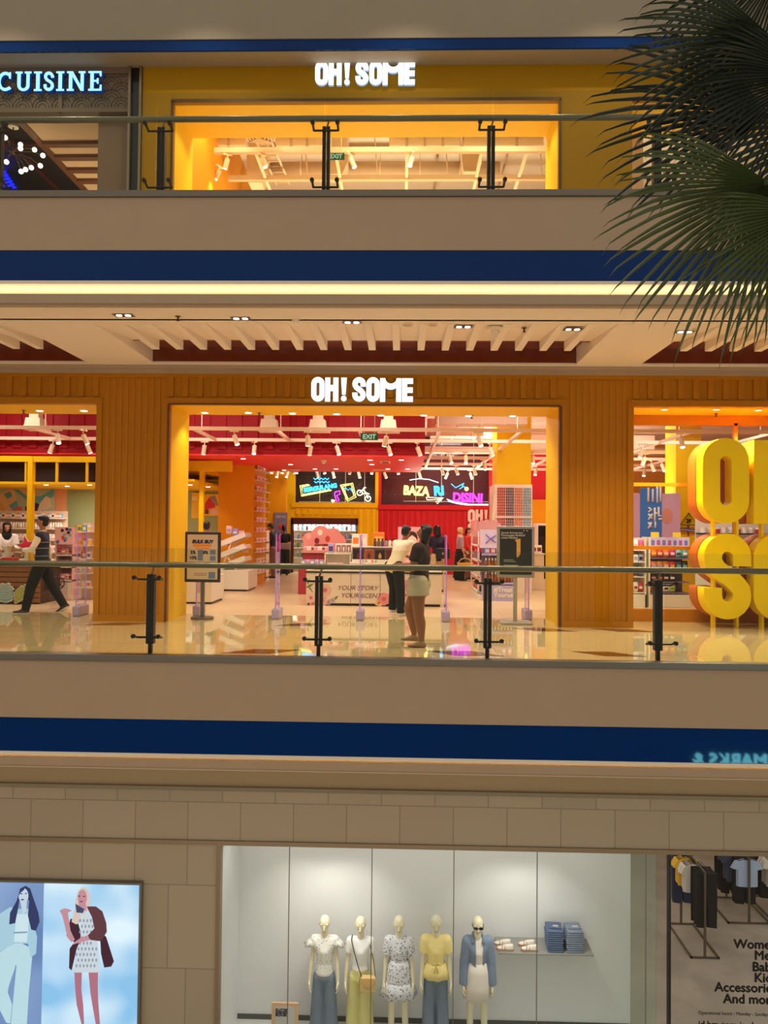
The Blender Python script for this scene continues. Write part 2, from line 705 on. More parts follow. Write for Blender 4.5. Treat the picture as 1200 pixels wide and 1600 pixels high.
# yellow half with a bright doorway (px 458..556, y 808..) and a dark window above
dx0, dx1, _, dz = rectat(458, 809, 556, 890, YK)
wx0, wx1, wz0, wz1 = rectat(461, 733, 586, 786, YK)
b = MB()
b.box(xa - 3, dx0, YK, YK + .2, 0, wz0 - .1).box(dx1, xb, YK, YK + .2, 0, wz0 - .1).box(dx0, dx1, YK, YK + .2, dz, wz0 - .1)
b.box(xa - 3, wx0, YK, YK + .2, wz0 - .1, 4.75).box(wx1, xb, YK, YK + .2, wz0 - .1, 4.75)
b.box(wx0 - .1, wx1 + .1, YK - .06, YK + .1, wz0 - .16, wz0)
x = dx0 + .1
while x < dx1:
    b.box(x, x + .1, YK - .05, YK, dz + .12, wz0 - .2)
    x += .22
x = dx1 + .12
while x < xb - .05:
    b.box(x, x + .1, YK - .05, YK, 0, wz0 - .2)
    x += .22
S('wall_container_yellow', b, m_port)
S('trim_doorway', MB().box(dx0 - .06, dx1 + .06, YK - .06, YK + .2, dz - .22, dz).box(dx0 - .06, dx0, YK - .06, YK + .2, 0, dz).box(dx1, dx1 + .03, YK - .06, YK + .2, 0, dz), mat('maroon_frame', (72, 14, 12), .5))
rwx0, rwx1, rwz0, rwz1 = rectat(596, 733, 764, 790, YK)
b = MB()
b.box(xb, xr + 3, YK, YK + .2, 0, rwz0 - .06).box(xb, rwx0, YK, YK + .2, rwz0 - .06, 4.75).box(rwx1, xr + 3, YK, YK + .2, rwz0 - .06, 4.75)
b.box(xb, xr + 3, YK - .06, YK + .1, rwz0 - .16, rwz0)
x = xb + .1
while x < xr + 2.8:
    b.box(x, x + .09, YK - .05, YK, 0, rwz0 - .2)
    x += .2
S('wall_container_red', b, m_red)
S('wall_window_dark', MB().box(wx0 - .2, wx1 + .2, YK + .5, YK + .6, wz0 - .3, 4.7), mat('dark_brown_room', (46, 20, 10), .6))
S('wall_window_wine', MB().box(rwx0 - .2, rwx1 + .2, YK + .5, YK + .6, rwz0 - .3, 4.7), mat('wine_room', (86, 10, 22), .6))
S('window_3', MB().box(wx0, wx1, YK + .05, YK + .06, wz0, 4.7), GL_SHOP)
S('window_4', MB().box(rwx0, rwx1, YK + .05, YK + .06, rwz0, 4.7), GL_SHOP)
m_lit = mat('lit_white', (250, 246, 240), .6)
S('wall_alcove', MB().box(dx0 - .3, dx1 + .3, YK + 1.0, YK + 1.1, 0, dz + .2).box(dx0 - .3, dx0 - .2, YK + .2, YK + 1, 0, dz).box(dx1 + .2, dx1 + .3, YK + .2, YK + 1, 0, dz).box(dx0 - .3, dx1 + .3, YK + .2, YK + 1.1, dz + .1, dz + .2), m_lit)
# big orange pillar with lit shelves on its flank, and the recess behind it
PIL0, PIL1, _, _ = rectat(343, 738, 395, 900, 19.0)
S('wall_pillar_orange', MB().box(PIL0 - .02, PIL1, 19.0, 20.7, 0, 4.75), m_orange)
S('wall_recess', MB().box(PIL1 - .6, xa + .3, 24.2, 24.4, 0, 4.75), m_orange)
# pillar on the right: yellow above, light panel below
cx0, cx1, cz0, cz1 = rectat(776, 757, 829, 900, 18.0)
S('wall_pillar_yellow', MB().box(cx0, cx1, 18.0, 18.9, 0, 4.75), m_port)
S('wall_panel_white', MB().box(cx0 - .0, cx1 + .02, 17.94, 18.0, 0, cz1).box(cx0 - .06, cx0, 17.94, 18.95, 0, cz1), mat('cream_panel', (246, 226, 200), .6))
S('wall_shop_far_right', MB().box(X(829, 800, 21), 4.2, 21, 21.1, 0, 2.4), m_orange)
# pillar in the right window
S('wall_pillar_window', MB().box(X(1056, 800, 17.5), X(1096, 800, 17.5), 17.5, 18.2, 0, 4.75), m_port)
# the room on the left: yellow goalpost frame, mural wall, pink and green walls
S('wall_mural', MB().box(XL, X(85, 800, 21.5), 21.5, 21.6, 0, 3.15), mat('pale_mint', (200, 206, 178), .8))
S('wall_salmon', MB().box(X(85, 800, 21.5), X(104, 800, 21.5), 21.5, 21.62, 0, 3.15), m_salmon)
S('wall_sage', MB().box(X(104, 800, 21.5), X(343, 800, 21.5), 21.5, 21.64, 0, 3.15), m_green)
S('ceiling_left_room', MB().box(XL, PIL0, 17.6, 21.0, 2.86, 2.95), m_port)
S('ceiling_left_low', MB().box(XL, PIL0 - .1, 17.05, 21.5, 2.60, 2.65), m_port)
b = MB()
qx = X(50, 700, 15.6)
b.box(qx - .05, qx + .05, 15.53, 15.67, 0, 3.015).box(XL, X(150, 700, 15.6) + .6, 15.55, 15.65, 2.9, 3.02)
b.box(XL, X(150, 700, 15.6) + .6, 15.56, 15.64, 2.42, 2.47)
for px in (41, 89, 136):
    xx = X(px, 740, 15.6)
    b.box(xx - .02, xx + .02, 15.57, 15.63, 2.45, 2.9)
S('trim_goalpost', b, m_port)
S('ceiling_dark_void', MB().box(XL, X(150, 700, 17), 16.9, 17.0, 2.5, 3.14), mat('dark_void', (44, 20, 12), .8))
b = MB()
fx0, fx1 = X(311, 780, 17.5), X(318, 780, 17.5)
b.box(fx0, fx1, 17.5, 17.62, 0, 2.9).box(X(240, 780, 17.5), X(362, 730, 17.5), 17.48, 17.6, 2.87, 3.12)
S('trim_yellow_post', b, m_port)

# ------------------------------------------------------------------ third floor
ZT, ZP = 9.107, 8.53
b = MB()
u0, u1 = X(222, 200, YF), X(988, 200, YF)
a3, c3 = X(270, 200, YF), X(874, 200, YF)
b.box(u0, XR, YF, YF + .12, ZP, ZT).box(u0, a3, YF, YF + .12, 5.5, ZP).box(c3, u1, YF, YF + .12, 5.5, ZP)
S('wall_upper_storefront', b, m_yel3)
b = MB()
b.box(a3 - .1, a3, YF + .12, 13.0, 5.5, ZP).box(c3, c3 + .1, YF + .12, 13.0, 5.5, ZP)
b.box(u1 - .1, u1, YF + .12, 13, 5.5, ZP)
S('wall_upper_portal', b, m_port3)
S('ceiling_upper_portal', MB().box(a3, c3, YF + .12, 13.0, ZP, ZP + .1).box(u1, XR, YF + .12, 13, ZP, ZP + .1), m_port3)
S('trim_upper_portal', MB().box(a3 - .03, c3 + .03, YF - .02, YF + .01, ZP - .02, ZP + .03).box(a3 - .03, a3 + .01, YF - .02, YF + .01, 5.5, ZP).box(c3 - .01, c3 + .03, YF - .02, YF + .01, 5.5, ZP), mat('bronze_edge', (96, 66, 20), .4, metal=.5))
S('ceiling_upper', MB().box(XL, XR, 11.5, 12.3, ZT, ZT + .1), m_beige2)
S('trim_blue_band_top', MB().box(XL, XR, 11.47, 11.6, ZT + .01, 9.29), m_blue)
S('wall_top_fascia', MB().box(XL, XR, 11.45, 11.6, 9.29, 10.4), m_beige2)
S('ceiling_upper_shop', MB().box(u0, XR, 12.3, 22, 10.3, 10.4), m_white)
S('wall_upper_side', MB().box(X(300, 240, 13.2) - .15, X(300, 240, 13.2), 13.0, 22, 5.5, 10.3), m_orange)
S('wall_upper_right_side', MB().box(4.0, 4.2, 13.0, 22, 5.5, 10.3), m_pink)
S('wall_upper_back', MB().box(u0, XR, 21.9, 22, 5.5, 10.3), m_pink)
# the restaurant next door
m_taupe = mat('taupe_panel', (112, 92, 74), .6, noise=.08, nscale=12)
m_taupe2 = mat('taupe_column', (120, 92, 72), .6, noise=.1, nscale=30)
f0, f1 = X(205, 130, 11.9), X(222, 130, 11.9)
fz = Z(100, 177, 11.9)
S('wall_fascia_restaurant', MB().box(XL, f0, 11.9, 12.05, fz, ZT).box(XL, f0, 11.86, 11.9, ZT - .1, ZT).box(XL, f0, 11.86, 11.9, fz, fz + .06).box(X(96, 130, 11.9) - .03, X(96, 130, 11.9) + .03, 11.87, 11.9, fz, ZT), m_taupe)
S('trim_dark_pier', MB().box(f0, f1, 11.88, 12.1, 5.5, ZT), mat('black_gloss_panel', (26, 22, 22), .15))
S('trim_pier_edges', MB().box(f0 - .02, f0 + .02, 11.82, 11.9, 5.5, ZT).box(f1 - .02, f1 + .02, 11.82, 11.9, 5.5, ZT), mat('champagne_metal', (140, 124, 100), .3, metal=.7))
S('wall_restaurant_column', MB().box(X(157, 230, 12.1), f0, 12.0, 12.5, 5.5, fz), m_taupe2)
S('wall_restaurant_back', MB().box(XL, f0, 20, 20.1, 5.5, 9.6), mat('dark_wine_room', (30, 12, 12), .7))
S('wall_restaurant_side', MB().box(f0 - .05, f0, 12.5, 20, 5.5, 9.6), m_taupe2)
ZQ = 8.75
pa, pb = atz(45, 180, ZQ), atz(130, 290, ZQ)
b = MB()
b.box(pb.x - .0, f0 - .05, 12.05, 20, ZQ, ZQ + .1)
S('ceiling_restaurant', b, mat('warm_plaster', (214, 178, 146), .8))
S('ceiling_restaurant_dark', MB().box(XL, pb.x, 12.05, 20, ZQ + .15, ZQ + .25), mat('dark_ceiling_boards', (34, 22, 20), .5))
b = MB()
b.box(pb.x - .12, pb.x + .02, 12.06, 20, ZQ - .02, ZQ + .2)
for py in (223, 244, 264, 281):
    q = atz(140, py, ZQ)
    b.box(pb.x, f0 - .05, q.y - .07, q.y + .07, ZQ - .06, ZQ)
S('ceiling_restaurant_beams', b, mat('brown_beam', (110, 66, 40), .5, noise=.15))
b = MB()
for px, py in ((10, 215), (60, 215)):
    pass
q = atz(20, 226, ZQ + .1)
b.box(XL, pb.x - .1, q.y - .05, q.y + .05, ZQ + .08, ZQ + .16).box(q.x - .05, q.x + .05, 12.1, 20, ZQ + .08, ZQ + .16)
S('ceiling_restaurant_track', b, mat('dark_red_beam', (70, 24, 20), .5))

# ------------------------------------------------------------------ ground floor
YW, YD, Z0 = 10.3, 11.5, -6.05
dL, dR = X(344, 1450, YW), X(985, 1480, YD)
dW = X(1047, 1450, YW)
zt1, zt2, zd = Z(600, 1233, YW), Z(600, 1239, YW), Z(600, 1318, YW)
S('wall_ground_upper', MB().box(XL, XR, YW, YW + .15, zt1, -1.34), mat('pale_beige_band', (176, 154, 120), .8))
S('trim_ground_ledge', MB().box(XL, XR, YW - .05, YW + .15, zt2, zt1), m_beige2)
S('wall_ground_tile', MB().box(XL, XR, YW, YW + .15, zd, zt2).box(XL, dL - .06, YW, YW + .15, Z0, zd - .06), m_walltile, origin=(0, 0, 0))
S('trim_window_head', MB().box(XL, XR, YW - .03, YW + .1, zd - .06, zd).box(dL - .06, dL, YW - .03, YW + .1, Z0, zd - .06), mat('taupe_metal', (150, 130, 104), .4, metal=.3))
m_disp = mat('display_white', (226, 226, 226), .85)
S('wall_display_back', MB().box(dL - .1, dR, YD, YD + .1, Z0, zd), m_disp)
S('wall_display_left', MB().box(dL - .1, dL - .001, YW + .1, YD, Z0, zd), m_disp)
S('floor_display', MB().box(dL - .1, dR, YW, YD, Z0 - .1, Z0), mat('display_floor', (220, 220, 216), .5))
S('ceiling_display', MB().box(dL - .1, dR, YW + .1, YD, zd - .04, zd + .1), m_disp)
S('baseboard_display', MB().box(dL, dR, YD - .02, YD, Z0, Z0 + .07), mat('dark_grey_skirting', (84, 84, 82), .6))
b = MB()
for px in (450, 580, 709, 840, 1011):
    xx = X(px, 1450, YW)
    b.box(xx - .006, xx + .006, YW + .048, YW + .062, Z0, zd - .06)
S('trim_glass_joints', b, mat('joint_grey', (120, 120, 116), .5))
S('window_5', MB().box(dL, dW, YW + .05, YW + .06, Z0, zd - .06), GL_SHOP)
S('window_6', MB().box(dR + .0, dR + .012, YW + .08, YD + .0, Z0, zd - .06), GL_GREEN)
S('trim_door_frame', MB().box(dW - .012, dW + .012, YW, YW + .1, Z0, zd - .06), m_dark)
S('window_8', MB().box(dW + .02, XR, YW + .05, YW + .06, Z0, zd - .06), GL_SHOP)
S('floor_ground_shop', MB().box(dR, XR, YW, 22, Z0 - .1, Z0), m_conc, origin=(0, 0, 0))
S('floor_ground', MB().box(XL, XR, -3, YW, Z0 - .15, Z0 - .02), m_marble, origin=(0, 0, 0))
S('wall_ground_shop_back', MB().box(dR, XR, 21.9, 22, Z0, zd), m_white)
# ================================================================== the place's lamps and added fill lights
# 2F shop: general lighting hung above the grid
for i, (x, y) in enumerate([(-8.5, 14.5), (-4.5, 14.5), (-.7, 14.5), (2.2, 14.8), (6, 15), (-8.5, 19.5), (1.8, 18.5), (5.5, 19), (-2.5, 22.8), (1.6, 22.8)]):
    z = 4.7 if not (y > 16.4 and y < 21 and x < RX) else (2.8 if x > -5 else 2.55)
    area('shop_ceiling_lamp', (x, y, z), (1.2, 1.0), 85, (1.0, .93, .86))
area('alcove_lamp', ((dx0 + dx1) / 2, YK + .6, dz + .05), (1.6, .5), 45, (1, .97, .94))
# 3F shop: lamps above the entrance, and added upward fill hidden below the balcony edge
for x in (-3, -.5, 1.8, 6):
    area('upper_shop_lamp', (x, 13.5, 9.6), (1.5, .5), 70, (1, .84, .62))
    area('upper_ceiling_fill', (x, 16.0, 6.9), (2.0, .6), 75, (1, .82, .6), (PI, 0, 0))
area('restaurant_lamp', (-6.4, 15, 6.8), (1.5, 1.5), 40, (1, .76, .5), (PI, 0, 0))
# 1F display window and shop
area('display_lamp', ((dL + dR) / 2, 10.6, zd - .06), (5.6, .3), 20, (1, .97, .92), (math.radians(8), 0, 0))
for x in (4.5, 7.5):
    area('ground_shop_lamp', (x, 13.5, zd - .05), (2, 4), 30, (1, .95, .88))
# unseen upward area lights added to brighten the service ceiling
for x, y in ((2.6, 22.4), (6.2, 18.2), (6.2, 23.0), (.9, 22.6)):
    area('service_ceiling_fill', (x, y, 2.35), (1.4, .6), 55, (1, .84, .7), (PI, 0, 0))
# added fill, both unseen: spots above the 3F walkway, area low across the atrium
for x in (-6.5, -3.2, 0, 3.2, 6.5):
    spot('upper_walkway_fill', (x, 10.3, 10.3), 110, (1, .86, .66), (x, 10.5, 5.5), 110)
area('low_atrium_fill', (-1, -2.0, -5.6), (13, .6), 150, (1, .92, .8), (math.radians(78), 0, 0))
# ================================================================== balustrades
m_sidelit = glow('blue_white_face', (250, 253, 255), 1.9)
m_letter_side = mat('pale_blue_return', (150, 190, 235), .4, emit=.5)
for m in (m_sidelit,):
    m.cycles.emission_sampling = 'FRONT'


def balustrade(z0, posts, label, uz):
    t = thing('glass_balustrade', label, 'balustrade', (0, YR, z0))
    xs = [at(px, 900 if z0 < 1 else 240, YG).x for px in posts]
    step = xs[1] - xs[0]
    xs = [xs[0] - step * k for k in (4, 3, 2, 1)] + xs + [xs[-1] + step * k for k in (1, 2, 3)]
    for a, c in zip(xs, xs[1:]):
        MB().box(a + .006, c - .006, YG - .006, YG + .006, z0 + .02, z0 + 1.285).build('glass_panel', GL_RAIL, t)
    MB().cyl((xs[0], YR, z0 + 1.075), (xs[-1], YR, z0 + 1.075), .036, seg=14).build('handrail', m_steel, t, smooth=True)
    for x in xs[1:-1]:
        b = MB().box(x - .046, x - .006, YR - .04, YR + .04, z0 + .12, z0 + .96).box(x + .006, x + .046, YR - .04, YR + .04, z0 + .12, z0 + .96)
        b.box(x - .022, x + .022, YR - .025, YR + .025, z0, z0 + .14)
        p = b.build('post', m_dsteel, t)
        for zz in (.2, .9):
            b = MB()
            b.cyl((x - .15, YR - .05, z0 + zz), (x + .15, YR - .05, z0 + zz), .013, seg=8)
            for s in (-1, 1):
                b.cyl((x + s * .15, YR - .05, z0 + zz), (x + s * .15, YG + .03, z0 + zz + .03), .014, seg=8)
                b.cyl((x + s * .15, YG + .008, z0 + zz + .03), (x + s * .15, YG + .04, z0 + zz + .03), .026, seg=10)
            b.build('spider_clamp', m_dsteel, p)
        MB().cyl((x, YR, z0 + .95), (x + .03, YR, z0 + 1.05), .012, seg=8).build('rail_bracket', m_steel, p)
    return t


balustrade(0, (228, 496, 765, 1037), 'frameless glass balustrade of the middle walkway, steel handrail and dark posts', 0)
balustrade(5.5, (244, 507, 770, 1035), 'frameless glass balustrade of the topmost walkway, below the neon restaurant', 0)


# ================================================================== illuminated signs
def g_O(w=144, h=268, iw=36, ih=152):
    r = w / 2
    o = arc(r, h - r, r, r, 180, 0, 14) + arc(r, r, r, r, 0, -180, 14)
    q = iw / 2
    zc = h / 2
    i = arc(r, zc + ih / 2 - q, q, q, 180, 0, 8) + arc(r, zc - ih / 2 + q, q, q, 0, -180, 8)
    return [o, i]


def g_H():
    return [[(0, 0), (55, 0), (55, 115), (90, 115), (90, 0), (145, 0), (145, 262), (90, 262), (90, 180), (55, 180), (55, 262), (0, 262)]]


def g_bang():
    return [[(12, 76), (50, 76), (62, 262), (0, 262)], arc(31, 33, 30, 30, 0, 345, 20)]


def g_S():
    pts = [(118, 166)] + arc(73, 195, 45, 45, 0, 180, 12) + [(30, 178), (42, 158), (60, 143), (86, 126), (104, 108), (116, 92)] + arc(73, 73, 45, 45, 0, -180, 12) + [(28, 98)]
    return [stroke(pts, 56)]


def g_M():
    a = arc(119, 258, 62, 60, 180, 360, 12)
    c = arc(117, 165, 60, 30, 0, -180, 12)
    return [[(0, 0), (0, 258), (55, 258)] + a + [(183, 258), (234, 258), (234, 0), (177, 0), (177, 160)] + c + [(57, 160), (57, 0)]]


def g_E():
    return [[(0, 0), (120, 0), (120, 58), (56, 58), (56, 100), (118, 100), (118, 158), (56, 158), (56, 200), (120, 200), (120, 258), (0, 258)]]


GL = [('O', 0, g_O()), ('H', 152, g_H()), ('!', 327, g_bang()), ('S', 452, g_S()), ('O', 607, g_O()), ('M', 756, g_M()), ('E', 997, g_E())]


def brand(px0, px1, py1, Y, label, m_face, m_side, depth, name, cat, flat=False):
    a, c = at(px0, py1, Y), at(px1, py1, Y)
    k = (c.x - a.x) / 1117
    t = thing(name, label, cat, (a.x, Y, a.z))
    for ch, dx, sp in GL:
        pts = [[(a.x + (dx + p[0]) * k, a.z + p[1] * k) for p in s] for s in sp]
        o = outline('letter', pts, Y - depth, Y - .012, m_side, t)
        if not flat:
            outline('letter_face', pts, Y - depth - .008, Y - depth + .001, m_face, o)
    return t


brand(487, 645, 628, YF - .03, 'white lit letter sign on the ribbed yellow container front of the middle floor', m_sidelit, m_letter_side, .06, 'shop_sign', 'sign')
brand(493, 648, 136.5, YF, 'white lit letter sign on the smooth yellow front of the topmost floor', m_sidelit, m_letter_side, .06, 'shop_sign', 'sign')

# serif sign of the restaurant
m_ice = glow('ice_blue_face', (150, 215, 255), 1.6)
m_ice_side = glow('blue_return', (20, 70, 160), .5)


def serif_letters():
    s, t = .17, .09                                           # stem, slab

    def box(x0, x1, z0, z1):
        return [(x0, z0), (x1, z0), (x1, z1), (x0, z1)]

    def I(x):
        return [[(x, 0), (x + .4, 0), (x + .4, t), (x + .29, t), (x + .29, 1 - t), (x + .4, 1 - t), (x + .4, 1), (x, 1), (x, 1 - t), (x + .11, 1 - t), (x + .11, t), (x, t)]]
    out = []
    out.append([stroke([(.66, .78), (.6, .87)] + arc(.42, .5, .32, .42, 60, 300, 18) + [(.6, .12), (.68, .2)], .15), box(.62, .7, .64, .97)])
    u = [(.95, 1), (1.3, 1), (1.3, 1 - t), (1.21, 1 - t), (1.21, .34)] + arc(1.36, .3, .15, .17, 180, 360, 8) + [(1.51, .34), (1.51, 1 - t), (1.42, 1 - t), (1.42, 1), (1.76, 1), (1.76, 1 - t), (1.67, 1 - t), (1.67, .3)] + arc(1.36, .28, .31, .28, 0, -180, 12) + [(1.04, .34), (1.04, 1 - t), (.95, 1 - t)]
    out.append([u])
    out.append(I(1.9))
    out.append([stroke([(2.86, .68), (2.84, .8)] + arc(2.66, .74, .17, .18, 30, 200, 10) + [(2.56, .58), (2.75, .46), (2.84, .36)] + arc(2.66, .26, .19, .19, 20, -160, 10) + [(2.47, .34)], .15)])
    out.append(I(3.05))
    out.append([[(3.6, 0), (3.95, 0), (3.95, t), (3.87, t), (3.87, .74), (4.3, 0), (4.46, 0), (4.46, 1 - t), (4.54, 1 - t), (4.54, 1), (4.2, 1), (4.2, 1 - t), (4.3, 1 - t), (4.3, .3), (3.9, 1), (3.6, 1), (3.6, 1 - t), (3.7, 1 - t), (3.7, t), (3.6, t)]])
    out.append([[(4.7, 0), (5.38, 0), (5.38, .3), (5.3, .3), (5.27, t), (4.97, t), (4.97, .46), (5.12, .46), (5.14, .36), (5.22, .36), (5.22, .64), (5.14, .64), (5.12, .55), (4.97, .55), (4.97, 1 - t), (5.25, 1 - t), (5.29, .74), (5.37, .74), (5.37, 1), (4.7, 1), (4.7, 1 - t), (4.8, 1 - t), (4.8, t), (4.7, t)]])
    return out


a, c = at(1, 146, 11.86), at(161, 145, 11.86)
k = (c.x - a.x) / 5.3
t = thing('restaurant_sign', 'ice blue lit serif letters on the patterned taupe fascia', 'sign', (a.x, 11.86, a.z))
for gl in serif_letters():
    pts = [[(a.x + (p[0] - .08) * k, a.z + p[1] * k) for p in s] for s in gl]
    o = outline('letter', pts, 11.80, 11.865, m_ice_side, t)
    outline('letter_face', pts, 11.792, 11.801, m_ice, o)
# wave pattern panels on the fascia
m_wavel = mat('wave_line', (74, 60, 48), .6)
b = MB()
r = .165
zz0, zz1 = fz + .1, ZT - .12
row = 0
z = zz0
x_end = f0 - .05
while z < zz1:
    x = -9.0 + (row % 2) * r
    while x < x_end:
        for q in (1, .68, .38):
            pts = [(p[0], p[1]) for p in arc(x, z, r * q, r * q, 0, 180, 10) if p[1] < zz1 and p[0] < x_end and abs(p[0] - X(96, 130, 11.9)) > .04]
            if len(pts) > 2:
                b.tube([(p[0], 11.898, p[1]) for p in pts], .006, seg=4)
        x += 2 * r
    z += r * .75
    row += 1
S('trim_wave_pattern', b, m_wavel)

# ================================================================== ceiling fittings
m_lens = glow('lamp_lens', (255, 246, 228), 9)
m_lens2 = glow('lamp_lens_soft', (255, 226, 180), 2.0)
for m in (m_lens, m_lens2):
    m.cycles.emission_sampling = 'NONE'
m_ring = mat('white_ring', (236, 214, 180), .5)


def dl_proto(name, rim, lens, r=.055):
    t = thing(name, 'x', 'downlight')
    MB().cyl((0, 0, -.012), (0, 0, .0), r + .012, seg=16).build('trim_ring', rim, t)
    MB().cyl((0, 0, -.016), (0, 0, -.0125), r, seg=16).build('lens', lens, t)
    return t


def run(proto, spots, z, label, group, lamp=None):
    first = True
    for px, py in spots:
        p = atz(px, py, z)
        o = proto if first else dup(proto)
        first = False
        o.location = (p.x, p.y, z)
        o['label'] = label
        o['group'] = group
        if lamp:
            spot('downlight_lamp', (p.x, p.y, z - .03), lamp[0], lamp[1], (p.x, p.y, z - 3), lamp[2])


run(dl_proto('downlight', m_ring, m_lens), [(320, 644), (388, 644), (457, 645), (526, 646), (595, 648), (662, 648), (732, 649), (801, 649), (62, 641), (131, 641)], ZH, 'small round downlight in the yellow soffit over the shop entrances', 'entrance downlights', (34, (1, .93, .76), 120))
run(dl_proto('downlight', mat('amber_ring', (230, 160, 60), .5), m_lens2), [(1038, 639), (1119, 639), (1185, 640)], ZH, 'dim round downlight in the soffit above the giant yellow letters', 'window downlights', (300, (1, .93, .74), 140))
run(dl_proto('downlight', m_ring, m_lens), [(339, 184), (414, 184), (480, 184), (549, 184), (617, 185), (685, 184), (753, 183), (819, 183)], ZP, 'small round downlight in the yellow soffit of the topmost shop', 'upper entrance downlights', (34, (1, .93, .76), 130))
run(dl_proto('downlight', mat('red_ring', (230, 60, 50), .5), m_lens), [(380, 716), (408, 731), (454, 725), (444, 734), (525, 732), (578, 718), (581, 725), (627, 718), (606, 732), (637, 732), (492, 732), (43, 725)], 3.15, 'small round downlight in the flat red soffit', 'red soffit downlights')
run(dl_proto('downlight', mat('amber_ring'[:5] + '_room_ring', (240, 190, 90), .5), m_lens), [(72, 757), (105, 759), (140, 757), (297, 757), (325, 760)], 2.60, 'round downlight in the low yellow ceiling of the room behind', 'back room downlights', (30, (1, .86, .66), 130))

# twin square downlights of the walkway
m_black = mat('black_baffle', (16, 14, 14), .3)
t = thing('twin_downlight', 'x', 'downlight', group='walkway twin downlights')
MB().box(-.125, .125, -.065, .065, -.006, 0).build('housing', mat('grey_frame', (150, 130, 110), .4), t)
MB().box(-.112, .112, -.052, .052, -.008, -.0062).build('baffle', m_black, t)
for s in (-1, 1):
    MB().cyl((s * .055, 0, -.011), (s * .055, 0, -.0082), .036, seg=14).build('lens', m_lens, t)
names = ['over the second slat bay from the coffer corner', 'between the smoke sprinkler and the dome sensor', 'right above the lit letter sign', 'between the ceiling speakers and the stub antenna', 'nearest the palm fronds']
for i, (px, py) in enumerate([(193, 492), (376, 497), (550, 503), (724, 510), (895, 514), (-70, 488), (1070, 518), (-260, 484)]):
    p = atz(px, py, ZC)
    o = t if i == 0 else dup(t)
    o.location = (p.x, p.y, ZC)
    o['label'] = 'black twin downlight in the walkway ceiling ' + (names[i] if i < 5 else ['beyond the frame edge', 'behind the palm fronds', 'farthest from the palm'][i - 5])
    spot('walkway_lamp', (p.x, p.y, ZC - .03), 160, (1, .84, .62), (p.x, p.y + .3, 0), 110)


def sprinkler(px, py, z, label):
    p = atz(px, py, z)
    t = thing('sprinkler', label, 'sprinkler', (p.x, p.y, z))
    MB().cyl((p.x, p.y, z - .008), (p.x, p.y, z), .035, seg=14).build('escutcheon', mat('bronze_plate', (120, 86, 52), .4, metal=.5), t)
    b = MB().cyl((p.x, p.y, z - .05), (p.x, p.y, z - .008), .011, seg=8)
    b.cyl((p.x, p.y, z - .058), (p.x, p.y, z - .05), .022, seg=10)
    b.build('nozzle', mat('bronze', (70, 42, 24), .4, metal=.6), t)


sprinkler(278, 494, ZC, 'bronze sprinkler head in the walkway ceiling above the left coffer end')
sprinkler(819, 512, ZC, 'bronze sprinkler head in the walkway ceiling beside the stub antenna')
sprinkler(405, 645, ZH, 'bronze sprinkler in the yellow soffit above the red bulkhead')
sprinkler(737, 649, ZH, 'bronze sprinkler in the yellow soffit over the black poster stand')
sprinkler(1119, 646, ZH, 'bronze sprinkler in the soffit above the giant letters')
sprinkler(37, 641, ZH, 'bronze sprinkler in the soffit over the striped vest man')
p = atz(462, 500, ZC)
t = thing('dome_sensor', 'small white dome sensor in the walkway ceiling left of the sign', 'sensor', (p.x, p.y, ZC))
MB().cyl((p.x, p.y, ZC - .015), (p.x, p.y, ZC), .05, seg=16).build('base', m_ring, t)
MB().ball((p.x, p.y, ZC - .02), .036, seg=14).build('dome', m_white, t)
for px, w, l in ((637, .075, 'larger round ceiling speaker grille above the letter sign'), (676, .062, 'smaller round ceiling speaker grille beside the larger one')):
    p = atz(px, 507, ZC)
    t = thing('ceiling_speaker', l, 'speaker', (p.x, p.y, ZC))
    MB().cyl((p.x, p.y, ZC - .012), (p.x, p.y, ZC), w, seg=22).build('trim_ring', m_ring, t)
    MB().cyl((p.x, p.y, ZC - .014), (p.x, p.y, ZC - .0122), w * .85, seg=22).build('grille', mat('grille_grey', (196, 168, 138), .7), t)
p = atz(773, 512, ZC)
t = thing('ceiling_antenna', 'white stub antenna hanging from the walkway ceiling', 'antenna', (p.x, p.y, ZC))
MB().cyl((p.x, p.y, ZC - .025), (p.x, p.y, ZC), .1, seg=22).build('base_plate', m_ring, t)
MB().cyl((p.x, p.y, ZC - .15), (p.x, p.y, ZC - .024), .025, .055, seg=16).build('stub', m_ring, t)

# ------------------------------------------------------------------ track grid and spotlights of the middle floor
m_pipe = mat('pink_white_pipe', (240, 205, 180), .5)
GY = [14.5, 16.35, 18.3, 20.2, 22.1, 23.9]
t = thing('lighting_grid', 'pinkish white square tube lighting grid hung across the shop ceiling', 'lighting grid', (0, 14.5, 3.5))
for i, y in enumerate(GY):
    x0 = XL + .5 if i < 2 or i > 3 else RX + .03
    MB().box(x0, XR - .5, y - .035, y + .035, 3.46, 3.53).build('tube', m_pipe, t)
for x in (-9.15, -7.5, -5.9, -4.2, -2.55, -.88, .72, 2.35, 4.0, 5.65, 7.3):
    MB().box(x - .03, x + .03, 14.5, 16.3, 3.47, 3.525).build('cross_tube', m_pipe, t)
    if x > RX:
        MB().box(x - .03, x + .03, 16.4, 23.9, 3.47, 3.525).build('cross_tube', m_pipe, t)
    elif x > -4:
        MB().box(x - .03, x + .03, 22.1, 23.9, 3.47, 3.525).build('cross_tube', m_pipe, t)
    for y in (15.2,):
        MB().cyl((x, y, 3.5), (x, y, 4.75), .008, seg=6).build('hanger', m_pipe, t)
m_can = mat('spot_can', (236, 214, 184), .45)


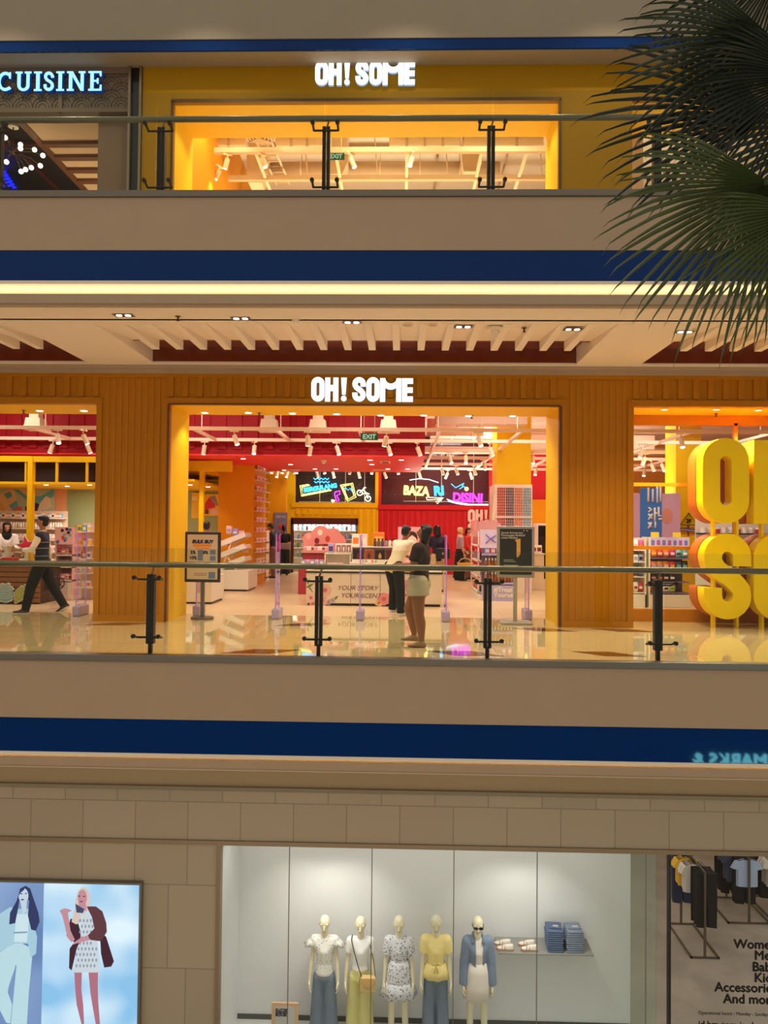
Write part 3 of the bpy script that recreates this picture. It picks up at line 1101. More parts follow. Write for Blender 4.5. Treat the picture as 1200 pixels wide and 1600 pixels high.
def spot_proto():
    t = thing('track_spotlight', 'x', 'spotlight')
    MB().box(-.09, .09, -.02, .02, -.03, 0).build('track_adapter', m_can, t)
    MB().cyl((0, 0, -.09), (0, 0, -.03), .012, seg=8).build('stem', m_can, t)
    d = Vector((.28, -.32, -1)).normalized()
    p = Vector((0, 0, -.1))
    body = MB().cyl(p, p + d * .2, .048, seg=14).build('can', m_can, t)
    MB().cyl(p + d * .2, p + d * .206, .041, seg=14).build('lens', m_lens, body)
    return t


SP = spot_proto()
used = False


def track(px, py, Y, z, rz, label, group=None, lamp=0, col=(1, .9, .76)):
    global used
    p = at(px, py, Y)
    o = SP if not used else dup(SP)
    used = True
    o.location = (p.x, Y, z)
    o.rotation_euler = (0, 0, rz)
    o['label'] = label
    if group:
        o['group'] = group
    if lamp:
        d = Matrix.Rotation(rz, 3, 'Z') @ Vector((.28, -.32, -1)).normalized()
        q = Vector((p.x, Y, z - .1)) + d * .24
        spot('track_lamp', q, lamp, col, q + d, 75)


GRP = 'track spotlights of the middle shop'
for px, Y, rz, lamp in [(320, 16.35, 3.0, 60), (366, 14.5, .4, 60), (398, 16.35, 5.6, 60), (481, 14.5, 2.6, 70), (486, 16.35, 2.9, 60), (526, 16.35, .2, 60), (604, 14.5, 3.1, 60), (607, 16.35, 0, 70), (652, 16.35, 1.2, 70),
                        (83, 16.35, 3.8, 60), (90, 14.5, 0, 60), (130, 14.5, 1.3, 60), (136, 16.35, 1.3, 50)]:
    track(px, 685, Y, 3.46, rz, 'cream track spotlight hung from the grid in front of the red bulkhead', GRP + ' by the red bulkhead', lamp)
for px, Y, rz, lamp in [(747, 14.5, 0, 0), (765, 16.35, 1.2, 50), (783, 18.3, 3, 50), (797, 18.3, 1.1, 50), (833, 18.3, 5.4, 60), (702, 18.3, 0, 60), (728, 18.3, 5.5, 50), (756, 20.2, 0, 50), (712, 22.1, .5, 50), (690, 22.1, 1.5, 0), (740, 22.1, 1, 0), (700, 23.9, 4, 0), (735, 23.9, 0, 0), (655, 23.9, 0, 0), (838, 22.1, 5, 40)]:
    track(px, 700, Y, 3.46, rz, 'cream track spotlight hung from the grid in front of the service ceiling', GRP + ' by the service ceiling', lamp)
for px, Y, rz in [(456, 22.1, 1, ), (466, 22.1, 5), (505, 22.1, 0), (495, 23.9, 2), (520, 23.9, 0), (548, 22.1, 3), (583, 22.1, 5), (560, 23.9, 0), (600, 23.9, 1), (620, 22.1, 0), (427, 22.1, 5), (434, 23.9, 5.3), (443, 22.1, 5.2), (450, 23.9, 5)]:
    track(px, 740, Y, 3.46, rz, 'distant cream track spotlight above the neon windows', GRP + ' near the neon windows', 25 if px in (505, 600, 443, 560) else 0)
for px, Y, rz, lamp in [(1064, 14.5, 5.6, 0), (1005, 16.35, 3.2, 0), (1008, 18.3, 3.0, 0), (1034, 20.2, 0, 50), (1049, 18.3, 3.0, 0), (1018, 20.2, 1, 50), (1040, 22.1, 0, 40), (1065, 22.1, 0, 40), (1007, 22.1, 5, 0)]:
    track(px, 700, Y, 3.46, rz, 'cream track spotlight seen through the window of the giant letters', GRP + ' behind the giant letters', lamp)
# ================================================================== fan palm rising in the atrium
m_leaf_a = mat('palm_leaf_dark', (40, 50, 26), .55, noise=.35, nscale=6)
m_leaf_b = mat('palm_leaf_mid', (72, 84, 44), .5, noise=.3, nscale=6)
m_leaf_c = mat('palm_leaf_deep', (30, 38, 24), .5, noise=.3, nscale=6)
palm = thing('fan_palm', 'tall fan palm with drooping dark green fronds reaching in from the atrium', 'palm', (3.3, 5.3, Z0))
crown = Vector((3.3, 5.3, 4.0))
b = MB()
b.tube([(3.3, 5.3, Z0), (3.33, 5.3, -3), (3.28, 5.3, .5), crown], [.17, .14, .13, .12], 14)
b.build('trunk', mat('palm_bark', (84, 66, 46), .85, noise=.3, nscale=20, bump=.6), palm)


def frond(px, py, Y, Rpx, a0, a1, n, m, lean=0.0, droop=.25, seed=1, split=.42):
    rnd = random.Random(seed)
    hub = at(px, py, Y)
    s = Y / FPX
    b = MB()
    bm = b.bm
    nrm = Vector((0, -1, 0)) + Vector((0, 0, .35))
    nrm.normalize()

    def pt(r, ang, lift=0.0, dz=0.0):
        c, sn = math.cos(math.radians(ang)), math.sin(math.radians(ang))
        return hub + Vector((c * r, -r * lean * .6 + .10 * r * r - lift, sn * r - dz))
    step = (a1 - a0) / n
    R = Rpx * s
    for i in range(n):
        a = a0 + step * (i + .5)
        L = R * (1 - .22 * abs((a - (a0 + a1) / 2) / ((a1 - a0) / 2)) ** 2) * rnd.uniform(.9, 1.06)
        sp = split * L
        fold = .012
        dd = droop * L * rnd.uniform(.5, 1.5)
        tw = rnd.uniform(-2.2, 2.2)
        rings = []
        for q, wd in ((.02, .5), (.25, .5), (.5, .5), (.68, .43), (.84, .30), (.95, .14)):
            r = L * q
            half = step * wd * (1 if q <= split else split / q)
            dz = dd * max(0, q - .45) ** 2 * 1.6
            aa = a + tw * max(0, q - .4)
            yoff = rnd.uniform(-.004, .004)
            rings.append((bm.verts.new(pt(r, aa - half, 0, dz)), bm.verts.new(pt(r, aa, fold + yoff + (.006 if q < .6 else 0), dz - .0)), bm.verts.new(pt(r, aa + half, 0, dz))))
        tip = bm.verts.new(pt(L, a + tw * .7, -.01, dd * .5 + rnd.uniform(0, .04)))
        for A, B in zip(rings, rings[1:]):
            bm.faces.new((A[0], A[1], B[1], B[0]))
            bm.faces.new((A[1], A[2], B[2], B[1]))
        A = rings[-1]
        bm.faces.new((A[0], A[1], tip))
        bm.faces.new((A[1], A[2], tip))
    f = b.build('frond', m, palm, recalc=False)
    mid = (crown + hub) / 2 + Vector((0, 0, .15))
    MB().tube([crown, mid, hub], [.03, .022, .014], 8).build('petiole', m_leaf_b, f)


frond(1197, 286, 4.5, 262, 142, 300, 38, m_leaf_b, seed=3)
frond(1200, 178, 4.9, 288, 128, 222, 22, m_leaf_c, seed=5, droop=.2)
frond(1205, 62, 4.7, 244, 132, 250, 28, m_leaf_a, seed=8)
frond(1225, -60, 4.8, 230, 160, 262, 32, m_leaf_a, seed=9)
frond(1262, 120, 4.6, 215, 130, 262, 38, m_leaf_c, seed=11)
frond(1262, 330, 4.3, 215, 160, 290, 36, m_leaf_b, seed=12)
frond(1300, 200, 5.6, 230, 100, 280, 36, m_leaf_a, seed=14)
# ================================================================== topmost shop: services under the ceiling
m_duct = mat('cream_duct', (226, 200, 164), .6, noise=.04, nscale=4)
m_ductd = mat('tan_duct', (196, 166, 134), .65, noise=.06, nscale=3)
G3 = [14.4, 15.55, 16.9]
t = thing('lighting_grid', 'tan steel tube lighting grid hung in the topmost shop', 'lighting grid', (0, 14.4, 9.0))
x3 = X(300, 240, 13.2) + .05
for y in G3:
    MB().box(x3 + .05, 3.9, y - .05, y + .05, 8.97, 9.07).build('tube', mat('tan_tube', (206, 172, 130), .5), t)
for x in (-3.0, .02, -1.4, 1.5, 2.4):
    MB().box(x - .03, x + .03, 14.4, 16.9, 9.0, 9.05).build('cross_tube', m_duct, t)
for x in (-2.1, -.6, .9, 2.9):
    MB().cyl((x, 15.55, 9.05), (x - .1, 15.55, 10.3), .012, seg=6).build('hanger', m_duct, t)


def duct(px0, py0, px1, py1, Y, d, label, name='air_duct', seams=5, m=None, ribs=True):
    a, c = at(px0, py1, Y), at(px1, py0, Y)
    t = thing(name, label, 'air duct', ((a.x + c.x) / 2, Y, a.z))
    MB().box(a.x, c.x, Y, Y + d, a.z, c.z, bev=.03).build('body', m or m_duct, t)
    for i in range(1, seams):
        x = a.x + (c.x - a.x) * i / seams
        MB().box(x - .025, x + .025, Y - .015, Y + d + .01, a.z - .015, c.z + .01).build('flange', m_ductd, t)
    for i in range(2):
        x = a.x + (c.x - a.x) * (.2 + .6 * i)
        MB().cyl((x, Y + d / 2, c.z), (x, Y + d / 2, 10.3), .01, seg=6).build('hanger', m_ductd, t)
    return t


duct(304, 198, 384, 227, 15.0, .3, 'short cream duct with tight seams beside the orange wall', seams=3)
duct(608, 198, 720, 228, 15.0, .3, 'cream perforated duct running above the tan lighting tubes', seams=4)
duct(724, 198, 850, 228, 15.05, .3, 'cream perforated duct at the lemon wall end', seams=3)
duct(430, 198, 505, 228, 15.0, .3, 'cream duct beside the square ceiling diffuser', seams=3)
# round insulated duct
a, c = at(410, 268, 16.6), at(780, 262, 16.6)
t = thing('round_duct', 'fat tan insulated duct lying across the shop ceiling', 'air duct', ((a.x + c.x) / 2, 16.6, a.z - .3))
MB().cyl((a.x, 16.6, a.z), (c.x, 16.6, a.z), .2, seg=24).build('body', m_ductd, t, smooth=True)
for i in range(1, 6):
    x = a.x + (c.x - a.x) * i / 6
    MB().cyl((x - .015, 16.6, a.z), (x + .015, 16.6, a.z), .207, seg=24).build('strap', m_duct, t)
    MB().cyl((x, 16.6, a.z + .2), (x, 16.6, 10.3), .008, seg=6).build('hanger', m_duct, t)
# drop ducts
for px0, px1, py, l in ((385, 420, 285, 'cream duct bend rising from the tan round duct'), (511, 545, 272, 'cream drop duct hanging behind the exit sign'), (722, 742, 268, 'slim cream drop duct hanging past the dark balustrade post')):
    a, c = at(px0, py, 15.9), at(px1, 226, 15.9)
    b = MB()
    b.loft([[(a.x + dx * .8 + .04, 15.9 + dy, a.z) for dx, dy in ((0, 0), (.36, 0), (.36, .4), (0, .4))],
            [(a.x + dx, 15.9 + dy, a.z + .25) for dx, dy in ((0, 0), (.44, 0), (.44, .4), (0, .4))],
            [(a.x + dx, 15.9 + dy, 10.29) for dx, dy in ((0, 0), (.44, 0), (.44, .4), (0, .4))]], smooth=False)
    b.build('drop_duct', m_duct, label=l, cat='air duct')
# cable ladder
a, c = at(408, 212, 15.6), at(446, 288, 17.0)
t = thing('cable_ladder', 'cream cable ladder slung below the ceiling beside the duct bend', 'cable tray', (a.x, 15, 9.4))
zz = 9.25
p0, p1 = atz(419, 210, zz), atz(453, 288, zz)
dirv = (p1 - p0).normalized()
nv = Vector((-dirv.y, dirv.x, 0))
for s in (0, .3):
    MB().tube([p0 + nv * s, p1 + nv * s], .025, 6).build('side_rail', m_duct, t)
for i in range(9):
    q = p0 + (p1 - p0) * (i + .5) / 9
    MB().tube([q, q + nv * .3], .018, 6).build('rung', m_ductd, t)
MB().cyl(p0 + nv * .15, p0 + nv * .15 + Vector((0, 0, 10.3 - zz)), .01, seg=6).build('hanger', m_duct, t)
# square diffuser
a = at(498, 203, 14.0)
t = thing('air_diffuser', 'square cream louvred air diffuser beyond the yellow soffit', 'air vent', (-1.55, 14.0, 8.85))
q = at(412, 214, 14.2)
for i in range(4):
    w = .24 - i * .055
    b = MB()
    cx = X(409, 210, 14.1)
    for (x0, x1, y0, y1) in ((-w, w, -w, -w + .025), (-w, w, w - .025, w), (-w, -w + .025, -w, w), (w - .025, w, -w, w)):
        b.box(cx + x0, cx + x1, 13.75 + y0, 13.75 + y1, 8.97 - i * .006, 9.0)
    b.build('louvre', m_duct, t)
MB().box(cx - .26, cx + .26, 13.49, 14.01, 9.0, 9.3).build('plenum', m_ductd, t)
MB().cyl((cx, 13.75, 9.3), (cx, 13.75, 10.3), .01, seg=6).build('hanger', m_ductd, t)
# pipes
for px, l in ((690, 'thin cream conduit running back beneath the services'), (812, 'thin cream conduit along the lemon wall')):
    p0 = atz(px, 210, 9.7)
    MB().tube([(p0.x, 13.4, 10.2), (p0.x, 21.9, 10.2)], .025, 6).build('conduit', m_ductd, label=l, cat='conduit')
for i, (px, Y, rz) in enumerate([(409, 14.4, .6), (343, 14.9, 4.2), (548, 14.4, .8), (644, 14.4, 5.0), (356, 14.4, 3.4)]):
    track(px, 240, Y, 8.97, rz, 'cream track spotlight hung from the tan grid of the topmost shop', 'track spotlights of the topmost shop', 40)


def exit_sign(px, py, w, Y, zt, label):
    p = at(px, py, Y)
    s = w * Y / FPX
    t = thing('exit_sign', label, 'exit sign', (p.x, Y, p.z - s * .2))
    MB().box(p.x - s / 2, p.x + s / 2, Y, Y + .03, p.z - s * .2, p.z + s * .2, bev=.005).build('panel', mat('exit_green', (22, 74, 40), .4, emit=.25), t)
    text('lettering', 'EXIT', s * .36, glow('exit_white', (190, 220, 180), .7), (p.x, Y - .004, p.z - s * .13), t, bold=.006)
    for q in (-.3, .3):
        MB().cyl((p.x + q * s, Y + .015, p.z + s * .2), (p.x + q * s, Y + .015, zt), .006, seg=6).build('hanger', m_duct, t)


exit_sign(525, 244, 27, 13.6, 8.97 + 1.33, 'green exit sign hanging in the topmost shop')
exit_sign(577, 682, 28, 14.2, 4.75, 'green exit sign hanging before the red bulkhead')

# ================================================================== restaurant
# sputnik chandelier
c = at(20, 238, 13.2)
t = thing('sputnik_chandelier', 'brass branching chandelier with round white bulbs under the dark ceiling', 'chandelier', (c.x, 13.2, c.z))
m_brass = mat('aged_brass', (120, 96, 62), .35, metal=.8)
MB().cyl((c.x, 13.2, c.z), (c.x, 13.2, ZQ + .15), .012, seg=8).build('stem', m_brass, t)
MB().cyl((c.x, 13.2, ZQ + .1), (c.x, 13.2, ZQ + .15), .09, seg=18).build('canopy', m_white, t)
MB().ball(c, .05).build('hub', m_brass, t)
m_bulb = glow('bulb_glow', (255, 236, 206), 7)
m_bulb.cycles.emission_sampling = 'NONE'
for px, py, dy in [(8, 215, -.3), (32, 226, .1), (54, 234, .25), (67, 243, 0), (32, 232, -.2), (10, 253, -.4), (33, 268, -.1), (40, 265, .2), (49, 262, .1), (63, 259, -.1), (-12, 236, 0), (-20, 220, .2)]:
    q = at(px, py, 13.2 + dy)
    MB().tube([c, c * .35 + q * .65 + Vector((0, 0, .05)), q], .007, 6).build('arm', m_brass, t)
    MB().ball(q, .042).build('bulb', m_bulb, t)
spot('chandelier_lamp', (c.x, 13.2, c.z - .2), 40, (1, .8, .55), None, 160)
m_nred = glow('neon_red', (255, 30, 40), 3.0)
m_nwhite = glow('neon_white', (225, 240, 255), 3.0)
m_nblue = glow('neon_blue', (20, 30, 255), 3.0)


def neon(name, Y, lines, m, parent, r=.012):
    b = MB()
    for pts in lines:
        b.tube([at(p[0], p[1], Y) for p in pts], r, 6)
    return b.build(name, m, parent)


p = at(76, 290, 16)
t = thing('neon_sign', 'neon outline of red flames above a white bowl in the restaurant', 'neon sign', (p.x, 16, p.z))
neon('flame_tube', 15.9, [[(36, 262), (35, 258), (42, 261), (52, 258), (50, 264), (58, 266), (56, 260), (62, 261), (66, 268), (72, 272), (80, 274), (92, 273), (101, 275), (104, 277), (102, 272), (97, 269), (106, 274), (107, 279), (100, 280), (88, 280)],
                          [(88, 280), (98, 280), (112, 279), (119, 285), (117, 281), (120, 288), (108, 287), (94, 285), (104, 289), (116, 291)], [(40, 264), (50, 269), (60, 272), (66, 268)]], m_nred, t, .013)
neon('bowl_tube', 15.9, [[(53, 289), (60, 286), (68, 288), (64, 279), (62, 276), (74, 277), (86, 281), (92, 287), (90, 291), (84, 292)], [(53, 290), (56, 293)]], m_nwhite, t, .015)
MB().box(p.x - .7, p.x + .7, 15.95, 16.0, p.z - .6, p.z + .5).build('back_board', m_dark, t)
MB().cyl((p.x, 15.97, p.z + .5), (p.x, 15.97, ZQ + .15), .01, seg=6).build('hanger', m_dark, t)
p = at(10, 285, 15)
t = thing('neon_wall_sign', 'deep blue neon lettering low at the restaurant edge', 'neon sign', (p.x, 15, p.z))
neon('blue_tube', 14.95, [[(-20, 266 + 5 * k), (4 + 3 * k, 265 + 5 * k), (10 + 3 * k, 268 + 5 * k), (0 + 4 * k, 269 + 5 * k)] for k in range(6)], m_nblue, t, .016)
MB().box(p.x - 1.2, p.x + .3, 15.0, 15.04, p.z - .5, p.z + .35).build('back_board', m_dark, t)
MB().cyl((p.x, 15.02, p.z + .35), (p.x, 15.02, ZQ + .15), .01, seg=6).build('hanger', m_dark, t)
q = atz(90, 186, ZQ)
t = thing('ceiling_vent', 'pair of dark slotted air grilles in the pale restaurant ceiling', 'air vent', (q.x, q.y, ZQ))
for s in (-1, 1):
    MB().box(q.x - .02 + s * .14 - .13, q.x - .02 + s * .14 + .13, q.y - .12, q.y + .12, ZQ - .01, ZQ).build('grille', mat('dark_grille', (60, 46, 40), .6), t)
# ================================================================== services under the middle shop's ceiling
def boxduct(x0, x1, y, d, z0, z1, label, seams, m=None):
    t = thing('air_duct', label, 'air duct', ((x0 + x1) / 2, y, z0))
    MB().box(x0, x1, y, y + d, z0, z1, bev=.02).build('body', m or m_pink, t)
    for i in range(1, seams):
        x = x0 + (x1 - x0) * i / seams
        MB().box(x - .025, x + .025, y - .012, y + d + .012, z0 - .012, z1 + .01).build('flange', m_pink, t)
    for q in (.15, .85):
        x = x0 + (x1 - x0) * q
        MB().cyl((x, y + d / 2, z1), (x, y + d / 2, 4.76), .012, seg=6).build('hanger', m_pink, t)


boxduct(.75, 2.9, 17.2, .5, 4.0, 4.3, 'pinkish flat duct nearest the entrance beside the red bulkhead', 4)
boxduct(.7, 2.4, 19.3, .4, 3.9, 4.25, 'pinkish duct deeper in the shop beside the red bulkhead', 3)
boxduct(3.5, 8.5, 16.6, .5, 4.05, 4.35, 'pinkish long duct above the snack gondola', 7)
boxduct(3.6, 7.0, 20.6, .5, 3.8, 4.2, 'pinkish duct far behind the giant letters', 5)
t = thing('round_duct', 'fat pinkish round duct running beside the red bulkhead', 'air duct', (1.6, 18.5, 3.85))
MB().cyl((.6, 18.5, 4.1), (2.0, 18.5, 4.1), .22, seg=22).build('body', m_pink, t, smooth=True)
for x in (.9, 1.3, 1.7):
    MB().cyl((x - .02, 18.5, 4.1), (x + .02, 18.5, 4.1), .23, seg=22).build('strap', m_pink, t)
    MB().cyl((x, 18.5, 4.3), (x, 18.5, 4.76), .01, seg=6).build('hanger', m_pink, t)
for x, l in ((1.36, 'pinkish cable tray running back beside the red bulkhead'), (4.7, 'pinkish cable tray running back above the mauve banner')):
    t = thing('cable_tray', l, 'cable tray', (x, 14, 4.5))
    for s in (0, .3):
        MB().box(x + s - .015, x + s + .015, 13.6, 24.5, 4.4, 4.46).build('side_rail', m_pink, t)
    for i in range(22):
        y = 13.8 + i * .48
        MB().box(x, x + .3, y, y + .03, 4.4, 4.42).build('rung', m_pink, t)
    for y in (15.3, 22.8):
        MB().cyl((x, y, 4.45), (x, y, 4.76), .01, seg=6).build('hanger', m_pink, t)
for y in (21.4, 22.7, 24.3):
    MB().tube([(-3.5, y, 3.9), (8.5, y, 3.9)], .04, 8).tube([(-3.4, y, 3.9), (-3.4, y, 4.745)], .015, 6).tube([(3.2, y, 3.9), (3.2, y, 4.745)], .015, 6).build('conduit', m_pink, label='pinkish conduit crossing high before the back windows, %s' % {21.4: 'nearest the red bulkhead', 22.7: 'in the middle', 24.3: 'nearest the neon'}[y], cat='conduit')
# diffuser boxes hung between the soffit and the red bulkhead
for px, l in ((421, 'white diffuser box above the cream spotlight left of the exit sign'), (497, 'white diffuser box midway along the red bulkhead'), (607, 'white diffuser box just past the exit sign'), (56, 'white diffuser box over the walking man')):
    p = at(px, 668, 15.5)
    t = thing('air_diffuser', l, 'air vent', (p.x, 15.5, 3.58))
    b = MB().loft([[(p.x + sx * w, 15.5 + sy * w, z) for sx, sy in ((-1, -1), (1, -1), (1, 1), (-1, 1))] for w, z in ((.22, 3.60), (.17, 3.66), (.15, 3.82))], smooth=False)
    b.build('plenum', m_ductd, t)
    MB().box(p.x - .24, p.x + .24, 15.26, 15.74, 3.575, 3.60).build('face_plate', m_pink, t)
    MB().box(p.x - .1, p.x + .1, 15.4, 15.6, 3.82, 4.76).build('neck', m_ductd, t)
for px in (555, 578):
    pass
q = atz(506, 719, 3.15)
t = thing('dome_camera', 'small white dome camera under the red soffit', 'camera', (q.x, q.y, 3.15))
MB().cyl((q.x, q.y, 3.12), (q.x, q.y, 3.15), .07, seg=16).build('base', m_white, t)
MB().ball((q.x, q.y, 3.11), .055, seg=14).build('dome', m_white, t)
q = atz(602, 722, 3.15)
m_vent = mat('vent_dark', (110, 60, 56), .6)
t = thing('ceiling_vent', 'small square white vent in the red soffit', 'air vent', (q.x, q.y, 3.15))
MB().box(q.x - .12, q.x + .12, q.y - .25, q.y + .25, 3.14, 3.15).build('frame', m_white, t)
MB().box(q.x - .08, q.x + .08, q.y - .17, q.y + .17, 3.136, 3.1395).build('grille', m_vent, t)
for px, py, l in ((455, 734, 'white slot diffuser in the red soffit nearer the orange pillar'), (596, 734, 'white slot diffuser in the red soffit nearer the service ceiling'), (52, 716, 'white slot diffuser in the red soffit over the mural room')):
    q = atz(px, py, 3.15)
    MB().box(q.x - .25, q.x + .25, q.y - .1, q.y + .1, 3.135, 3.15).build('slot_diffuser', m_white, label=l, cat='air vent')
# ================================================================== giant yellow letters in the right window bay
m_ly = mat('letter_yellow', (250, 212, 0), .45, spec=.25)
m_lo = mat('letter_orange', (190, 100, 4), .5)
YL = 11.96
a, c = at(1098, 968, YL), at(1171, 968, YL)
k = (c.x - a.x) / 144
t = thing('giant_letter_sign', 'giant free-standing yellow letters stacked in two rows in the window bay', 'sign', (a.x + 1.5, 12.2, 0))
zrow2 = Z(1137, 968, YL)
zrow1 = Z(1137, 818, YL)
GI = {'O': g_O(iw=36, ih=155), 'H': g_H(), '!': g_bang(), 'S': g_S(), 'M': g_M(), 'E': g_E()}
for row, z0, items in ((1, zrow1, [('O', 0), ('H', 158), ('!', 330)]), (2, zrow2, [('S', 4), ('O', 158), ('M', 312), ('E', 560)])):
    for ch, dx in items:
        pts = [[(a.x + (dx + p[0]) * k, z0 + p[1] * k) for p in s] for s in GI[ch]]
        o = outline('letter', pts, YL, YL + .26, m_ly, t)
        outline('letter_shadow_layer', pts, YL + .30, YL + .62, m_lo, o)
b = MB()
for px in (1112, 1148, 1187, 1225):
    x = X(px, 825, YL + .2)
    b.box(x - .02, x + .02, YL + .1, YL + .2, .0, zrow1 + .05)
b.build('support_post', m_ly, t)

# ================================================================== anti-theft gates
m_acr = glassmat('clear_acrylic', (.93, .90, .95), .06)
m_violet = mat('violet_edge', (170, 130, 225), .3, emit=.2)
m_lav = mat('lavender_base', (170, 150, 190), .35)
t = thing('security_gate', 'x', 'security gate', group='anti-theft gates across the entrances')
MB().box(-.065, .065, -.2, .2, 0, .17, bev=.02).build('base', m_lav, t)
MB().box(-.012, .012, -.18, .18, .17, 1.42, bev=.004).build('acrylic_panel', m_acr, t)
b = MB()
for y in (-.185, .185):
    b.box(-.008, .008, y - .006, y + .006, .15, 1.44)
b.build('edge_strip', m_violet, t)
MB().cyl((.0, -.1, .17), (.0, -.1, .2), .02, seg=10).build('alarm_lamp', m_white, t)
for i, (px, py, l) in enumerate([(118, 963, 'beside the yellow pillar in the first opening'), (295, 967, 'just behind the bulk buy stand'), (430, 968, 'in front of the couple looking at a phone'), (562, 970, 'in front of the scent counter'), (697, 972, 'beside the woman in shorts'), (833, 974, 'behind the black poster stand')]):
    p = atz(px, py, 0)
    o = t if i == 0 else dup(t)
    o.location = (p.x, p.y + .2 + (.42 if i in (1, 5) else 0), 0)
    o['label'] = 'violet-edged acrylic anti-theft gate ' + l

# ================================================================== poster stands
m_ink = mat('navy_ink', (40, 30, 60), .6)
m_oink = mat('orange_ink', (226, 126, 20), .6)
m_bluep = mat('slate_blue_print', (110, 116, 150), .6)
m_paper = mat('tan_paper', (206, 178, 148), .55)
m_gold = mat('gold_print', (196, 142, 62), .6)
m_grey_ink = mat('grey_ink', (150, 148, 140), .6)


def stand(px0, px1, py0, py1, pyb, label, frame_m, face_m, pole_m, rz):
    base = atz((px0 + px1) / 2, pyb, 0)
    Y = base.y
    s = Y / FPX
    w, h = (px1 - px0) * s, (py1 - py0) * s
    zt = Z((px0 + px1) / 2, py0, Y)
    t = thing('poster_stand', label, 'poster stand')
    MB().box(-w / 2, w / 2, -.02, .02, zt - h, zt, bev=.008).build('frame', frame_m, t)
    f = MB().box(-w / 2 + .045, w / 2 - .045, -.026, -.0195, zt - h + .05, zt - .045).build('poster', face_m, t)
    MB().box(-.03, .03, .0, .04, .02, zt - h + .02).build('pole', pole_m, t)
    return t, f, w, h, zt, base


t, f, w, h, zt, base = stand(287, 344, 831, 910, 967, 'dark-framed tan bulk buy poster on a pole stand before the white bins', mat('dark_brown_frame', (54, 34, 26), .4), m_paper, m_steel, 0)
MB().cyl((0, .02, 0), (0, .02, .03), .19, seg=28).build('base', m_steel, t)
y = -.028
text('lettering', 'BULK BUY', .078, m_ink, (0, y, zt - .19), f, bold=.006, shear=.2)
b = MB().box(-.16, .15, y, y + .002, zt - .25, zt - .205).box(-.12, .12, y, y + .002, zt - .285, zt - .262)
b.build('orange_band', m_oink, f)
text('lettering', '5%', .075, m_ink, (-.16, y, zt - .37), f, bold=.004)
text('lettering', '10%', .075, m_ink, (-.16, y, zt - .46), f, bold=.004)
text('lettering', '8%', .075, m_ink, (.055, y, zt - .37), f, bold=.004)
b = MB().box(-.08, .01, y, y + .002, zt - .48, zt - .3).box(.13, .225, y, y + .002, zt - .38, zt - .3).box(.13, .225, y, y + .002, zt - .48, zt - .4).box(.11, .225, y, y + .002, h * 0 + zt - .78, zt - .67)
b.build('printed_block', m_bluep, f)
b = MB().box(-.23, .23, y, y + .002, zt - .505, zt - .5).box(-.2, -.1, y, y + .002, zt - .54, zt - .525).box(-.14, .08, y, y + .002, zt - .70, zt - .69).box(-.14, .08, y, y + .002, zt - .73, zt - .72)
for q in (-.18, -.06, .06, .17):
    b.box(q - .025, q + .025, y, y + .002, zt - .6, zt - .56)
b.build('printed_line', mat('brown_ink', (150, 96, 60), .6), f)
t.location = base
t.rotation_euler.z = math.radians(-3)
t, f, w, h, zt, base = stand(776, 834, 822, 902, 974, 'silver-framed black anniversary poster on a flat-footed stand', mat('silver_frame', (160, 148, 136), .35, metal=.5), mat('black_poster', (26, 25, 24), .45), mat('silver_pole', (170, 158, 146), .35, metal=.4), 0)
MB().box(-.26, .26, -.2, .2, 0, .035, bev=.006).build('base', mat('silver_pole', (0, 0, 0)), t)
m_pale = mat('pale_print', (206, 200, 190), .6)
text('lettering', 'Spesial Anniversary\nKeuntungan Eksklusif\nuntuk Member', .046, m_pale, (-w / 2 + .065, y, zt - .125), f, align='LEFT', line=.9)
b = MB().prism([(-.02, zt - .225), (.075, zt - .205), (.075, zt - .46), (.03, zt - .52), (.012, zt - .50), (.012, zt - .27)], y, y + .002)
b.build('gold_door', m_gold, f)
b = MB().box(-.2, -.04, y, y + .002, zt - .565, zt - .555).box(-.2, .0, y, y + .002, zt - .59, zt - .58).box(-.2, .04, y, y + .002, zt - .65, zt - .64)
b.box(.12, .14, y, y + .002, zt - .085, zt - .065).box(.17, .195, y, y + .002, zt - .085, zt - .065)
b.build('printed_line', m_grey_ink, f)
t.location = base
# ================================================================== shop contents
def cm(c, rough=.5, e=0.0):
    return mat('tint_%d_%d_%d' % tuple(c), c, rough, emit=e)


PROTO = {}


